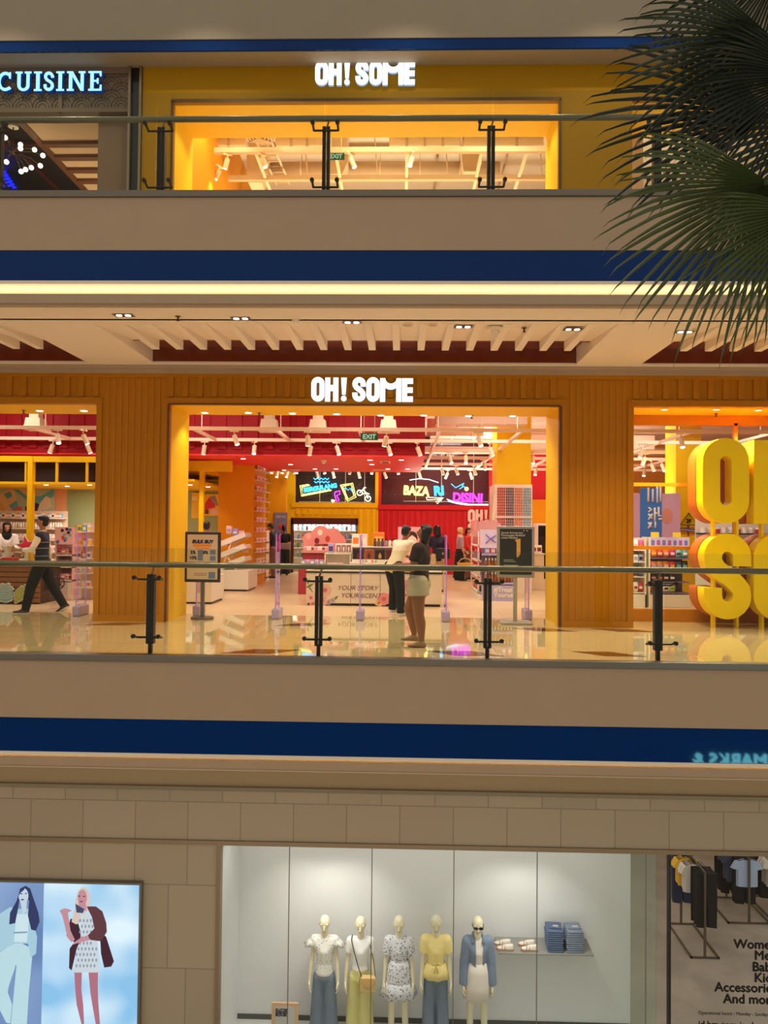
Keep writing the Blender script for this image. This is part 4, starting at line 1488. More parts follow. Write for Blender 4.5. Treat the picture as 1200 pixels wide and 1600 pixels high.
def product(kind, w, d, h, c1, c2):
    """one small packaged good, standing at the origin"""
    key = (kind, w, d, h, tuple(c1), tuple(c2))
    if key in PROTO:
        return PROTO[key], False
    b = MB()
    if kind == 'box':
        b.box(-w / 2, w / 2, -d / 2, d / 2, 0, h, bev=min(w, h) * .06)
        b.mi = 1
        b.box(-w * .36, w * .36, -d / 2 - .002, -d / 2, h * .2, h * .7)
    elif kind == 'bottle':
        r = w / 2
        prof = [(.0, 0), (r, 0.0), (r, h * .62), (r * .55, h * .74), (r * .5, h * .8)]
        b.loft([[(q * math.cos(a), q * math.sin(a), z) for a in [2 * PI * i / 10 for i in range(10)]] for q, z in prof[1:]])
        b.mi = 1
        b.cyl((0, 0, h * .78), (0, 0, h), r * .6, seg=10)
    elif kind == 'jar':
        b.cyl((0, 0, 0), (0, 0, h * .7), w / 2, seg=12)
        b.mi = 1
        b.cyl((0, 0, h * .7), (0, 0, h), w / 2 * 1.04, seg=12)
    elif kind == 'pouch':
        b.loft([[(-w / 2, -d * .1, 0), (w / 2, -d * .1, 0), (w / 2, d * .1, 0), (-w / 2, d * .1, 0)],
                [(-w / 2 * .98, -d / 2, h * .3), (w / 2 * .98, -d / 2, h * .3), (w / 2 * .98, d / 2, h * .3), (-w / 2 * .98, d / 2, h * .3)],
                [(-w / 2 * .98, -d / 2, h * .65), (w / 2 * .98, -d / 2, h * .65), (w / 2 * .98, d / 2, h * .65), (-w / 2 * .98, d / 2, h * .65)],
                [(-w / 2, -d * .08, h), (w / 2, -d * .08, h), (w / 2, d * .08, h), (-w / 2, d * .08, h)]])
        b.mi = 1
        b.box(-w * .34, w * .34, -d / 2 - .003, -d / 2 + .002, h * .34, h * .6)
    elif kind == 'gift':                                   # window carton with a bottle inside
        b.box(-w / 2, w / 2, -d / 2 + .02, d / 2, 0, h).box(-w / 2, w / 2, -d / 2, -d / 2 + .02, 0, h * .12).box(-w / 2, w / 2, -d / 2, -d / 2 + .02, h * .9, h)
        b.box(-w / 2, -w * .4, -d / 2, -d / 2 + .02, 0, h).box(w * .4, w / 2, -d / 2, -d / 2 + .02, 0, h)
        b.mi = 1
        b.cyl((0, -d / 2 + .01, h * .12), (0, -d / 2 + .01, h * .5), w * .16, seg=8).cyl((0, -d / 2 + .01, h * .5), (0, -d / 2 + .01, h * .68), w * .07, seg=8)
    elif kind == 'tube_pack':
        b.cyl((0, 0, h * .12), (0, 0, h), w / 2, w * .42, seg=10)
        b.mi = 1
        b.cyl((0, 0, 0), (0, 0, h * .13), w * .4, seg=10)
    o = b.build(key[0] + '_goods', [cm(c1), cm(c2)], recalc=True, origin=(0, 0, 0))
    PROTO[key] = o
    return o, True


def fill(name, kind, dims, cols, spots, label, cat, group, rz=0.0):
    w, d, h = dims
    for i, p in enumerate(spots):
        c1, c2 = cols[i % len(cols)]
        o, new = product(kind, w, d, h, c1, c2)
        if not new:
            o = o.copy()
            COL.objects.link(o)
        o.name = name
        o.location = (p[0], p[1], p[2] + .0015)
        o.rotation_euler = (0, 0, rz)
        tag(o, label, cat, group)


def line(x0, x1, n, y, z, jit=.0):
    return [(x0 + (x1 - x0) * (i + .5) / n, y + random.uniform(-jit, jit), z) for i in range(n)]


PK, LP, CR, MR, WH, DK, OG, YE, LV, TL, GN, BR = (232, 130, 140), (246, 200, 200), (246, 226, 204), (150, 30, 40), (246, 240, 234), (52, 26, 22), (236, 120, 40), (246, 200, 60), (176, 160, 214), (110, 180, 190), (96, 160, 70), (150, 84, 48)
m_cab = mat('counter_white', (240, 222, 206), .4)
m_blk = mat('counter_black', (34, 26, 24), .35)

# ---- scent counter
YC = 14.6
ca, cb = at(478, 945, YC), at(690, 949, YC)
zc = .70
t = thing('display_counter', 'low white scent counter with black rim and floral printed front', 'counter', ((ca.x + cb.x) / 2, YC, 0))
MB().box(ca.x, cb.x, YC, YC + 1.3, .05, zc - .05, bev=.01).build('body', m_cab, t)
MB().box(ca.x + .03, cb.x - .03, YC + .03, YC + 1.27, 0, .05).build('plinth', m_blk, t)
MB().box(ca.x - .02, cb.x + .02, YC - .02, YC + 1.32, zc - .05, zc - .02, bev=.004).build('rim', m_blk, t)
MB().box(ca.x, cb.x, YC, YC + 1.3, zc - .02, zc).build('top', m_cab, t)
b = MB()
for px in (548, 594, 640):
    x = X(px, 920, YC)
    b.box(x - .004, x + .004, YC - .004, YC, .06, zc - .06)
b.build('panel_joint', mat('joint_brown', (120, 90, 74), .6), t)
m_sage_ink = mat('plum_ink', (132, 86, 92), .6)
x0 = X(527, 920, YC)
text('lettering', 'YOUR STORY', .125, m_sage_ink, (x0, YC - .006, Z(560, 922, YC)), t, align='LEFT', sx=1.05, shear=.25)
text('lettering', 'YOUR SCENT', .125, m_sage_ink, (x0 + .07, YC - .006, Z(560, 934, YC)), t, align='LEFT', sx=1.05, shear=.25)
rnd = random.Random(4)


def blossom(px, py, r, c):
    p = at(px, py, YC)
    b = MB()
    for i in range(6):
        a = i * PI / 3 + rnd.random()
        b.prism([(p.x + math.cos(a) * r * .5 + q[0] * r * .55, p.z + math.sin(a) * r * .5 + q[1] * r * .5) for q in arc(0, 0, 1, 1, 0, 330, 10)], YC - .004 - .0008 * i, YC - .001)
    b.build('printed_flower', mat('print_%d%d%d' % c, c, .6), t)
    MB().prism([(p.x + q[0] * r * .35, p.z + q[1] * r * .35) for q in arc(0, 0, 1, 1, 0, 330, 8)], YC - .011, YC - .003).build('printed_flower', mat('print_core', (214, 110, 120), .6), t)


for px, py, r, c in [(508, 922, .13, (238, 190, 180)), (503, 938, .12, (242, 178, 176)), (486, 934, .1, (244, 206, 196)), (489, 943, .08, (232, 160, 170)), (520, 938, .06, (190, 186, 204)), (513, 941, .06, (170, 170, 200)), (600, 936, .13, (240, 150, 160)), (592, 942, .08, (242, 200, 150)), (637, 915, .12, (226, 150, 190)), (634, 930, .08, (240, 190, 190))]:
    blossom(px, py, r, c)
b = MB()
for px, py, dx, dz in ((484, 916, .09, .06), (486, 921, .05, -.07), (482, 910, .03, .08), (525, 935, .05, .05)):
    p = at(px, py, YC)
    b.prism([(p.x - dx, p.z - dz * .5), (p.x, p.z - .03), (p.x + dx, p.z + dz), (p.x - .01, p.z + .035)], YC - .004, YC - .001)
b.build('printed_leaf', mat('print_leaf', (128, 134, 92), .6), t)

# risers on the counter
def riser(px0, px1, Y, d, zt, label, z0=zc):
    a, c = X(px0, 880, Y), X(px1, 880, Y)
    t = thing('display_riser', label, 'display stand', ((a + c) / 2, Y, z0))
    MB().box(a, c, Y, Y + d, zt - .02, zt).build('shelf', m_white, t)
    MB().box(a, c, Y + d - .02, Y + d, z0, zt - .02).build('back', m_white, t)
    for x in (a, c - .02):
        MB().box(x, x + .02, Y, Y + d - .02, z0, zt - .02).build('side', m_white, t)
    return a, c


YR2 = 15.35
a, c = riser(549, 622, YR2, .4, 1.16, 'white perfume riser running behind the lower gift boxes')
z2 = .90
MB().box(a + .022, c - .022, 15.12, 15.34, z2 - .02, z2).box(a + .03, c - .03, 15.12, 15.14, zc + .001, z2 - .02).box(a + .03, c - .03, 15.31, 15.33, zc + .001, z2 - .02).build('display_step', m_white, label='low white step in the front of the perfume riser', cat='display stand')
fill('gift_box', 'gift', (.2, .12, .2), [(DK, (110, 30, 30)), ((176, 90, 60), (90, 20, 30)), (DK, (200, 150, 90)), ((120, 30, 34), DK)], line(a + .04, c - .04, 4, 15.22, z2), 'dark window gift box on the middle step of the scent counter', 'gift box', 'gift boxes on the middle step')
fill('perfume_bottle', 'bottle', (.07, .06, .17), [((70, 44, 60), DK), ((90, 80, 60), (60, 30, 50)), ((60, 60, 80), DK), ((150, 130, 150), DK), ((236, 224, 200), MR)], line(X(583, 850, 15.5), X(618, 850, 15.5), 6, 15.5, 1.16), 'dark perfume bottle with a black cap on the highest counter shelf', 'bottle', 'bottles on the highest counter shelf')
fill('perfume_carton', 'box', (.16, .08, .26), [(CR, OG), (LP, CR)], line(X(550, 850, 15.5), X(574, 850, 15.5), 2, 15.5, 1.16), 'tall cream perfume carton on the highest counter shelf', 'box', 'cartons on the highest counter shelf')
fill('display_card', 'box', (.24, .03, .3), [(OG, (250, 190, 90))], [(X(592, 840, 15.68), 15.68, 1.16)], 'orange display card behind the dark perfume bottles', 'display card', None)
fill('scent_box', 'box', (.075, .06, .13), [(PK, LP), (LP, MR), ((240, 170, 170), WH)], line(X(511, 880, 14.75), X(536, 880, 14.75), 5, 14.78, zc) + line(X(511, 880, 14.95), X(536, 880, 14.95), 5, 14.95, zc), 'small pink scent box standing on the counter top', 'box', 'pink scent boxes on the counter')
fill('scent_box', 'box', (.09, .08, .1), [(YE, CR), ((236, 190, 90), YE)], line(X(488, 885, 14.72), X(508, 885, 14.72), 3, 14.72, zc) + line(X(490, 885, 14.9), X(508, 885, 14.9), 3, 14.92, zc), 'squat yellow scent box at the counter corner', 'box', 'yellow scent boxes on the counter')
fill('mist_bottle', 'bottle', (.075, .06, .2), [(LP, PK), (WH, (190, 200, 170)), ((250, 200, 190), WH)], line(X(564, 880, 14.8), X(590, 880, 14.8), 5, 14.8, zc), 'pale body mist bottle in the front row of the scent counter', 'bottle', 'body mists on the scent counter')
fill('gift_tin', 'jar', (.1, .06, .1), [(OG, (250, 170, 150)), (PK, YE)], line(X(593, 880, 14.75), X(602, 880, 14.75), 2, 14.75, zc), 'small bright tin beside the man leaning on the counter', 'tin', 'bright tins on the counter')
fill('leaflet_holder', 'box', (.14, .05, .16), [((250, 210, 214), PK)], [(X(552, 885, 14.75), 14.75, zc)], 'pink leaflet holder in the middle of the scent counter', 'leaflet holder', None)
a, c = riser(507, 548, 15.2, .35, 1.02, 'white riser holding the three-window carton')
MB().box(a + .05, c - .05, 15.18, 15.2, zc, zc + .0).bm.free()
t = thing('window_carton', 'wide white carton showing three little bottles', 'gift box', (X(537, 860, 15.25), 15.3, 1.02))
xx = X(537, 860, 15.25)
MB().box(xx - .17, xx + .17, 15.24, 15.36, 1.02, 1.22, bev=.005).build('carton', m_cab, t)
for k in (-1, 0, 1):
    MB().box(xx + k * .105 - .045, xx + k * .105 + .045, 15.234, 15.24, 1.05, 1.19).build('window', mat('taupe_inset', (150, 110, 104), .5), t)
    MB().cyl((xx + k * .105, 15.226, 1.06), (xx + k * .105, 15.226, 1.15), .016, seg=8).build('bottle', mat('tint_bottle', (240, 220, 210), .3), t)
fill('perfume_carton', 'box', (.12, .07, .2), [(LV, (90, 60, 110))], [(X(517, 860, 15.3), 15.32, 1.02)], 'violet perfume carton beside the three-window carton', 'box', None)
p = at(644, 845, 15.6)
t = thing('portrait_display', 'pink beauty display board with a printed face behind the leaning man', 'display board', (p.x, 15.7, zc))
MB().box(p.x - .3, p.x + .22, 15.7, 15.74, zc, 1.58).build('board', mat('rose_board', (240, 170, 176), .5), t)
b = MB().prism([(p.x + q[0], p.z + q[1]) for q in arc(0, .02, .1, .14, 0, 345, 18)], 15.693, 15.699)
b.build('printed_face', mat('print_skin', (246, 206, 186), .6), t)
MB().prism([(p.x + q[0], p.z + q[1]) for q in arc(0, .06, .115, .14, -20, 200, 16)] + [(p.x - .08, p.z + .06), (p.x, p.z + .12), (p.x + .08, p.z + .06)], 15.69, 15.696).build('printed_hair', mat('print_hair', (60, 30, 28), .6), t)
MB().prism([(p.x + q[0], p.z - .06 + q[1]) for q in arc(0, 0, .03, .012, 0, 330, 10)], 15.688, 15.6925).build('printed_lips', mat('print_lips', (200, 40, 60), .5), t)
fill('flower_box', 'box', (.16, .1, .2), [((250, 190, 170), (250, 140, 80))], [(X(640, 880, 14.9), 14.9, zc)], 'peach flower-printed box between the two shoppers', 'box', None)

# ---- pink island behind the counter
YI = 17.0
ia, ic = X(466, 900, YI), X(534, 900, YI)
t = thing('pink_island', 'pink two-tier display island with a scalloped pink back board', 'display stand', ((ia + ic) / 2, YI, 0))
m_pk = mat('island_pink', (232, 150, 140), .5)
m_mr = mat('island_maroon', (170, 44, 56), .45)
MB().box(ia, ic, YI, YI + 1, 0, .62).build('base', m_mr, t)
MB().box(ia - .02, ic + .02, YI - .02, YI + .6, .62, .66).build('lower_shelf', m_pk, t)
MB().box(ia + .05, ic - .2, YI + .35, YI + 1, .66, .95).build('upper_tier', m_mr, t)
MB().box(ia + .03, ic - .18, YI + .3, YI + 1, .95, 1.0).build('upper_shelf', m_pk, t)
pts = [(ia, .95)]
cx = (ia + ic) / 2
for (ox, oz, r, s0, s1) in ((-.36, 1.25, .18, 200, 80), (-.1, 1.38, .22, 150, 40), (.2, 1.34, .2, 110, 20), (.36, 1.2, .16, 60, -60)):
    pts += arc(cx + ox, oz, r, r, s0, s1, 8)
pts += [(ic, .95)]
MB().prism(pts, YI + .95, YI + .99).build('back_board', m_pk, t)
for px, py, c in ((500, 832, CR), (512, 842, (206, 70, 50)), (495, 845, MR), (482, 838, (244, 180, 160))):
    q = at(px, py, YI + .94)
    MB().prism([(q.x + v[0], q.z + v[1]) for v in arc(0, 0, .06, .075, 0, 340, 12)], YI + .944, YI + .95).build('printed_badge', cm(c), t)
fill('trinket_box', 'box', (.09, .08, .1), [(LP, PK), (WH, LP), ((214, 190, 180), MR)], line(ia + .06, ic - .25, 8, YI + .42, 1.0), 'pale trinket box along the upper shelf of the pink island', 'box', 'trinket boxes on the pink island')
fill('trinket_box', 'box', (.1, .08, .14), [(LV, WH), ((220, 180, 210), LV)], line(ia + .04, ic - .1, 8, YI + .12, .66), 'lilac trinket box along the lower shelf of the pink island', 'box', 'lilac boxes on the pink island')
fill('plush_toy', 'jar', (.12, .1, .15), [(MR, BR), (OG, BR), ((200, 40, 40), (120, 60, 30))], line(X(490, 850, YI + .5), X(512, 850, YI + .5), 3, YI + .72, 1.0), 'small red and brown plush on the pink island', 'toy', 'plush toys on the pink island')

# ---- lit alcove shelves in the doorway
for k, z in enumerate((.5, .85, 1.15, 1.45)):
    MB().box(dx0 - .15, dx1 + .15, YK + .6, YK + 1.0, z - .03, z).build('wall_shelf', m_white, label='white lit alcove shelf, %s' % ['lowest of four', 'second from the floor', 'third from the floor', 'highest of four'][k], cat='shelf', group='alcove shelves')
    fill('cosmetic_bottle', 'bottle', (.09, .08, .2), [[(TL, WH), ((60, 80, 100), WH), (GN, WH)], [(GN, (220, 230, 180)), (WH, TL)], [((90, 150, 200), WH), (PK, WH), (LV, WH)], [(PK, DK), ((70, 150, 190), DK), (DK, WH)]][k], line(dx0, dx1, 14, YK + .75, z), 'small cosmetic bottle on the %s lit shelf in the doorway' % ['lowest', 'second', 'third', 'highest'][k], 'bottle', 'bottles in the lit doorway')

# ---- gondola on the right with a lavender end
gx0, gx1, gy0, gy1 = 1.66, 2.42, 16.0, 17.9
t = thing('gondola_shelf', 'white gondola shelf with pink wavy header and lavender end', 'shelf unit', ((gx0 + gx1) / 2, gy0, 0))
MB().box(gx0, gx1, gy0, gy1, 0, .12).build('plinth', m_white, t)
MB().box((gx0 + gx1) / 2 - .03, (gx0 + gx1) / 2 + .03, gy0 + .25, gy1, .12, 1.5).build('spine', mat('dusky_panel', (206, 170, 170), .5), t)
zs_ = (.14, .48, .82, 1.16)
for z in zs_:
    MB().box(gx0, gx1, gy0 + .25, gy1, z, z + .03).build('shelf', m_white, t)
b = MB()
for y in (gy0 + .25, gy1 - .03):
    b.box(gx0, gx0 + .03, y, y + .03, .1, 1.5)
b.build('upright', m_white, t)
MB().box(gx0, gx0 + .02, gy1 - 1.0, gy1, 1.5, 1.75).build('header', m_pk, t)
yy = gy1 - .02
pts = [(gx0, 1.2), (gx0, 1.7)] + [(gx0 + .05 + .07 * i, 1.72 + (.07 if i % 2 else 0)) for i in range(9)] + [(gx1 - .05, 1.7), (gx1, 1.2)]
MB().prism(pts, yy - .02, yy).build('wavy_header', mat('dusty_pink', (226, 170, 166), .5), t)
m_lvp = mat('lavender_panel', (176, 160, 206), .45)
MB().box(gx0 + .08, gx1 + .02, gy0 - .06, gy0 + .24, 0, .34).build('end_base', m_lvp, t)
MB().box(gx0 + .08, gx1 + .02, gy0 + .2, gy0 + .24, .34, 1.5).build('end_back', mat('lavender_deep', (120, 104, 150), .5), t)
for z in (.36, .66, .98):
    MB().box(gx0 + .08, gx1 + .02, gy0 - .06, gy0 + .2, z, z + .04).build('end_shelf', m_lvp, t)
MB().box(gx0 + .02, gx0 + .5, gy0 - .02, gy0 + .0, 1.14, 1.54).build('end_header', mat('pale_lilac', (214, 206, 232), .5), t)
x1 = X(770, 925, gy0 - .06)
text('lettering', '#Treat\nYourself', .14, m_white, (x1 + .02, gy0 - .066, .2), t, align='LEFT', line=.8, bold=.004)
b = MB()
for s in (-1, 1):
    p = (gx0 + .24, gy0 - .03, 1.34)
    b.tube([(p[0] - .1, p[1], p[2] - .1 * s), (p[0], p[1], p[2]), (p[0] + .12, p[1], p[2] + .08 * s)], .012, 6)
b.build('printed_swirl', mat('violet_ink', (130, 100, 200), .5), t)
fill('amber_bottle', 'bottle', (.065, .06, .22), [((176, 110, 60), (236, 216, 190)), ((150, 84, 48), WH)], line(gx0 + .12, gx1 - .02, 9, gy0 + .03, .40) + line(gx0 + .12, gx1 - .02, 9, gy0 + .03, .70), 'amber bottle on the lavender gondola end', 'bottle', 'amber bottles on the lavender end')
fill('lilac_box', 'box', (.1, .08, .13), [(LV, WH), (PK, WH), (CR, MR)], line(gx0 + .12, gx1 - .02, 5, gy0 + .05, 1.02), 'small boxed set on the highest lavender shelf', 'box', 'boxes on the lavender end')
for k, z in enumerate(zs_):
    fill('beauty_item', ['bottle', 'box', 'tube_pack', 'box'][k], (.08, .07, .18), [[(DK, WH), (PK, WH), (OG, CR)], [(WH, PK), (CR, MR), (LP, WH)], [(DK, OG), (LV, WH), (PK, CR)], [(OG, WH), (PK, LP), (DK, CR)]][k], [(gx0 + .09, gy0 + .34 + .13 * i, z + .03) for i in range(12)], 'beauty item on the %s shelf of the white gondola flank' % ['lowest', 'second', 'third', 'highest'][k], 'cosmetics', 'items on the gondola flank')

# ---- pillar panel of blister packs
strip_c = [((214, 60, 70), 'coral red'), ((110, 70, 110), 'plum'), ((240, 140, 110), 'peach'), ((160, 196, 220), 'pale blue')]
w_ = (cx1 - cx0) / 4
zt_, zb_ = cz1 - .06, Z(800, 826, 18)
for s_, (c, nm) in enumerate(strip_c):
    sp = []
    for r_ in range(15):
        for q in range(4):
            sp.append((cx0 + w_ * (s_ + .14 + .24 * q), 17.925, zt_ - .075 - r_ * (zt_ - zb_) / 15))
    fill('blister_pack', 'box', (.034, .02, .052), [(c, [int(v * .7) for v in c])], sp, '%s blister pack hung on the cream pillar panel' % nm, 'blister pack', '%s blister packs on the pillar' % nm)
MB().box(cx0 - .06, cx1 + .02, 17.9, 17.94, Z(800, 808, 18) - .02, Z(800, 808, 18) + .02).build('trim_panel_rail', m_white, kind='structure')

# ---- cashier side on the right
t = thing('cash_counter', 'cream cash counter behind the black poster stand', 'counter', (X(828, 900, 19), 19.2, 0))
MB().box(X(803, 900, 19), X(850, 900, 19), 19, 19.6, 0, .9, bev=.01).build('body', m_cab, t)
MB().box(X(802, 900, 19), X(851, 900, 19), 18.97, 19.65, .9, .94).build('top', m_white, t)
t = thing('drink_fridge', 'black glass-front fridge against the orange wall by the yellow reveal', 'fridge', (X(846, 860, 20.4), 20.5, 0))
MB().box(X(839, 850, 20.3), X(839, 850, 20.3) + .7, 20.3, 20.9, 0, 1.72, bev=.01).build('cabinet', m_white, t)
MB().box(X(841, 850, 20.29), X(839, 850, 20.3) + .66, 20.29, 20.3, .2, 1.66).build('door', mat('black_glass', (14, 12, 14), .1), t)
fill('counter_display', 'box', (.14, .1, .2), [(WH, (120, 50, 40))], line(X(830, 860, 19.3), X(846, 860, 19.3), 2, 19.3, .94), 'small white holder on the cash counter', 'display', 'holders on the cash counter')

# ---- white bins on the left, crowned by tilted trays
by = 17.6
bx0, bx1 = X(340, 900, by), X(388, 900, by)
t = thing('display_bin', 'white tiered display bin with tilted trays beside the orange pillar', 'display stand', ((bx0 + bx1) / 2, by, 0))
MB().box(bx0, bx1, by, by + 1.1, .04, .5, bev=.01).build('base', m_white, t)
MB().box(bx0 + .03, bx1 - .03, by + .03, by + 1, 0, .04).build('plinth', m_blk, t)
for k, z in enumerate((.62, .92, 1.2)):
    Rm = Matrix.Rotation(math.radians(-22), 3, 'Y')
    cx_ = (bx0 + bx1) / 2 - .05
    b = MB()
    b.obox((cx_, by + .55, z), .64, .8, .03, Rm).obox((cx_, by + .15, z + .05), .64, .02, .12, Rm).obox(Vector((cx_, by + .55, z)) + Rm @ Vector((.31, 0, .04)), .02, .8, .1, Rm)
    b.build('tray', m_white, t)
b = MB()
for s in (0, .72):
    b.tube([(bx0 + .04, by + .2 + s, .5), (bx0 + .3, by + .2 + s, 1.25)], .02, 6)
    b.tube([(bx0 + .4, by + .2 + s, .5), (bx0 + .12, by + .2 + s, .9)], .02, 6)
b.build('strut', m_white, t)
fill('gift_bag', 'pouch', (.14, .08, .2), [(LP, LV), (LV, WH)], [((bx0 + bx1) / 2 - .22 + .15 * i, by + .5, 1.37 - .12 + .06 * (3 - i) * .0 + [.0, -.0, -.0, 0][i] + (.115 - .055 * i)) for i in range(3)], 'pastel gift bag on the highest tilted tray', 'gift bag', 'gift bags on the tilted tray')
fill('folded_pack', 'box', (.1, .1, .05), [(PK, MR), (CR, PK)], [((bx0 + bx1) / 2 - .2 + .13 * i, by + .5, .985 + .02 + (.07 - .053 * i)) for i in range(4)], 'pink folded pack on the middle tilted tray', 'pack', 'packs on the middle tray')
t = thing('low_bin', 'plain low white bin behind the bulk buy stand', 'display bin', (X(310, 920, 14.6), 14.8, 0))
MB().box(X(283, 920, 14.6), X(331, 920, 14.6), 14.6, 15.6, .04, .55, bev=.01).build('body', m_white, t)
MB().box(X(284, 920, 14.6), X(330, 920, 14.6), 14.65, 15.5, 0, .04).build('plinth', m_blk, t)
fill('plush_pouch', 'pouch', (.2, .12, .3), [((236, 200, 226), LV), (WH, LV)], line(X(290, 830, 16), X(318, 830, 16), 2, 15.2, .55), 'pale pastel pouch in the low white bin', 'pouch', 'pouches in the low bin')
# lit shelves on the orange pillar flank
for k in range(11):
    z = .35 + k * .27
    MB().box(PIL1, PIL1 + .16, 19.05, 20.5, z - .015, z).build('flank_shelf', m_white, label='small lit shelf on the orange pillar flank', cat='shelf', group='lit shelves on the pillar flank')
    fill('nail_polish', 'jar', (.06, .06, .1), [(LP, WH), (PK, WH), (WH, CR)], [(PIL1 + .08, 19.12 + .16 * i, z) for i in range(8)], 'tiny pale bottle on a lit pillar shelf', 'bottle', 'tiny bottles on the pillar flank')
spot('pillar_shelf_lamp', (PIL1 + .7, 18.6, 3.3), 60, (1, .85, .6), (PIL1 + .1, 19.8, 1.6), 70)
# white shelf unit near the couple
t = thing('shelf_unit', 'narrow white shelf unit beside the man looking at a phone', 'shelf unit', (X(409, 870, 20.9), 20.9, 0))
sx0, sx1 = X(404, 870, 20.8), X(417, 870, 20.8)
MB().box(sx0, sx1, 21.1, 21.14, 0, 1.45).build('back', m_white, t)
for z in (.1, .45, .8, 1.1):
    MB().box(sx0, sx1, 20.7, 21.1, z, z + .03).build('shelf', m_white, t)
    fill('shelf_item', 'box', (.08, .08, .16), [(WH, PK), ((130, 120, 120), WH), (CR, TL)], line(sx0 + .02, sx1 - .02, 2, 20.85, z + .03), 'small item on the narrow white shelf unit', 'packaged goods', 'items on the narrow shelf unit')
MB().box(sx0, sx0 + .02, 20.7, 21.1, 0, 1.45).box(sx1 - .02, sx1, 20.7, 21.1, 0, 1.45).build('side', m_white, t)

# ---- posters at the back
p0, p1 = at(428, 835, 24.15), at(449, 801, 24.15)
t = thing('wall_poster', 'grey violet poster with a red heart on the orange back wall', 'poster', ((p0.x + p1.x) / 2, 24.16, p0.z - .5))
MB().box(p0.x, p1.x, 24.16, 24.2, p0.z - .9, p1.z).build('sheet', mat('grey_violet', (126, 118, 140), .6), t)
text('lettering', 'MEET MY', .085, m_pale, ((p0.x + p1.x) / 2, 24.155, p1.z - .17), t, bold=.003)
MB().prism([((p0.x + p1.x) / 2 + .06 + q[0], p1.z - .48 + q[1]) for q in [(0, -.14), (.13, .02), (.1, .1), (.04, .1), (0, .05), (-.04, .1), (-.1, .1), (-.13, .02)]], 24.15, 24.16).build('heart', mat('heart_red', (222, 40, 56), .5), t)


def poster(px0, py0, px1_, py1, Y, m, name, label, shapes=()):
    a, c = at(px0, py1, Y), at(px1_, py0, Y)
    t = thing(name, label, 'poster', ((a.x + c.x) / 2, Y, a.z))
    MB().box(a.x, c.x, Y, Y + .02, a.z, c.z).build('sheet', m, t)
    for i, (pts, col) in enumerate(shapes):
        q = [at(p[0], p[1], Y) for p in pts]
        MB().prism([(v.x, v.z) for v in q], Y - .004 - .002 * i, Y - .001).build('printed_shape', cm(col), t)
    return t


poster(299, 770, 312, 810, 21.45, mat('poster_yellow', (240, 190, 40), .6), 'wall_poster', 'narrow plain yellow poster on the sage wall', [([(300, 775), (309, 776), (309, 782), (300, 782)], (250, 220, 140))])
poster(318, 772, 342, 806, 21.45, mat('poster_yellow', (0, 0, 0)), 'wall_poster', 'yellow poster with red and grey house shapes on the sage wall', [([(318, 790), (327, 777), (336, 788), (336, 793), (318, 797)], (206, 40, 44)), ([(327, 777), (336, 774), (342, 790), (337, 790), (333, 783)], (150, 140, 140)), ([(319, 796), (326, 796), (326, 803), (319, 803)], (120, 40, 44)), ([(329, 797), (340, 793), (341, 804), (330, 804)], (240, 190, 180))])
poster(-40, 757, 85, 838, 21.46, mat('mural_mint', (196, 206, 176), .8), 'wall_mural', 'large abstract mural of teal and peach shapes on the back wall', [
    ([(0, 772), (20, 762), (26, 775), (22, 800), (12, 803), (0, 790)], (246, 206, 150)), ([(30, 764), (44, 758), (66, 757), (62, 768), (40, 775)], (244, 196, 156)),
    ([(22, 765), (40, 780), (60, 788), (84, 776), (84, 764), (64, 775), (44, 776), (30, 766)], (110, 186, 186)), ([(6, 772), (16, 768), (20, 775), (12, 780)], (110, 186, 186)),
    ([(14, 790), (26, 782), (30, 796), (22, 800)], (120, 192, 196)), ([(60, 790), (72, 775), (78, 778), (80, 792), (66, 800), (58, 806)], (246, 222, 190)),
    ([(40, 792), (52, 784), (62, 788), (58, 800), (48, 806), (40, 800)], (62, 56, 84)), ([(20, 802), (24, 792), (34, 792), (38, 806), (30, 806), (28, 798), (24, 806)], (240, 120, 110)),
    ([(62, 806), (66, 797), (74, 799), (78, 806)], (80, 140, 200)), ([(-10, 806), (0, 780), (14, 803), (16, 812), (-10, 812)], (246, 196, 120)), ([(34, 808), (40, 803), (70, 810), (80, 815), (34, 815)], (240, 222, 200))])

# ---- neon in the back windows
m_nb, m_ny, m_nv, m_nc = glow('neon_sky', (60, 180, 255), 3.5), glow('neon_lemon', (255, 240, 120), 3.5), glow('neon_violet', (220, 60, 230), 3.0), glow('neon_cream', (255, 246, 200), 3.5)


def neon_text(s, size, m, px, py, Y, parent, tilt=0.0, r=.012, sx=1.0):
    cu = bpy.data.curves.new('neon', 'FONT')
    cu.body = s
    cu.size = size
    cu.fill_mode = 'NONE'
    cu.bevel_depth = r
    cu.bevel_resolution = 1
    cu.resolution_u = 3
    t = bpy.data.objects.new('neon', cu)
    COL.objects.link(t)
    me = bpy.data.meshes.new_from_object(t.evaluated_get(bpy.context.evaluated_depsgraph_get()))
    bpy.data.objects.remove(t)
    bpy.data.curves.remove(cu)
    p = at(px, py, Y)
    me.transform(wm(parent).inverted() @ Matrix.Translation(p) @ Matrix.Rotation(PI / 2, 4, 'X') @ Matrix.Rotation(math.radians(tilt), 4, 'Z') @ Matrix.Diagonal((sx, 1, 1, 1)))
    me.materials.clear()
    me.materials.append(m)
    o = bpy.data.objects.new('neon_lettering', me)
    COL.objects.link(o)
    o.parent = parent
    return o


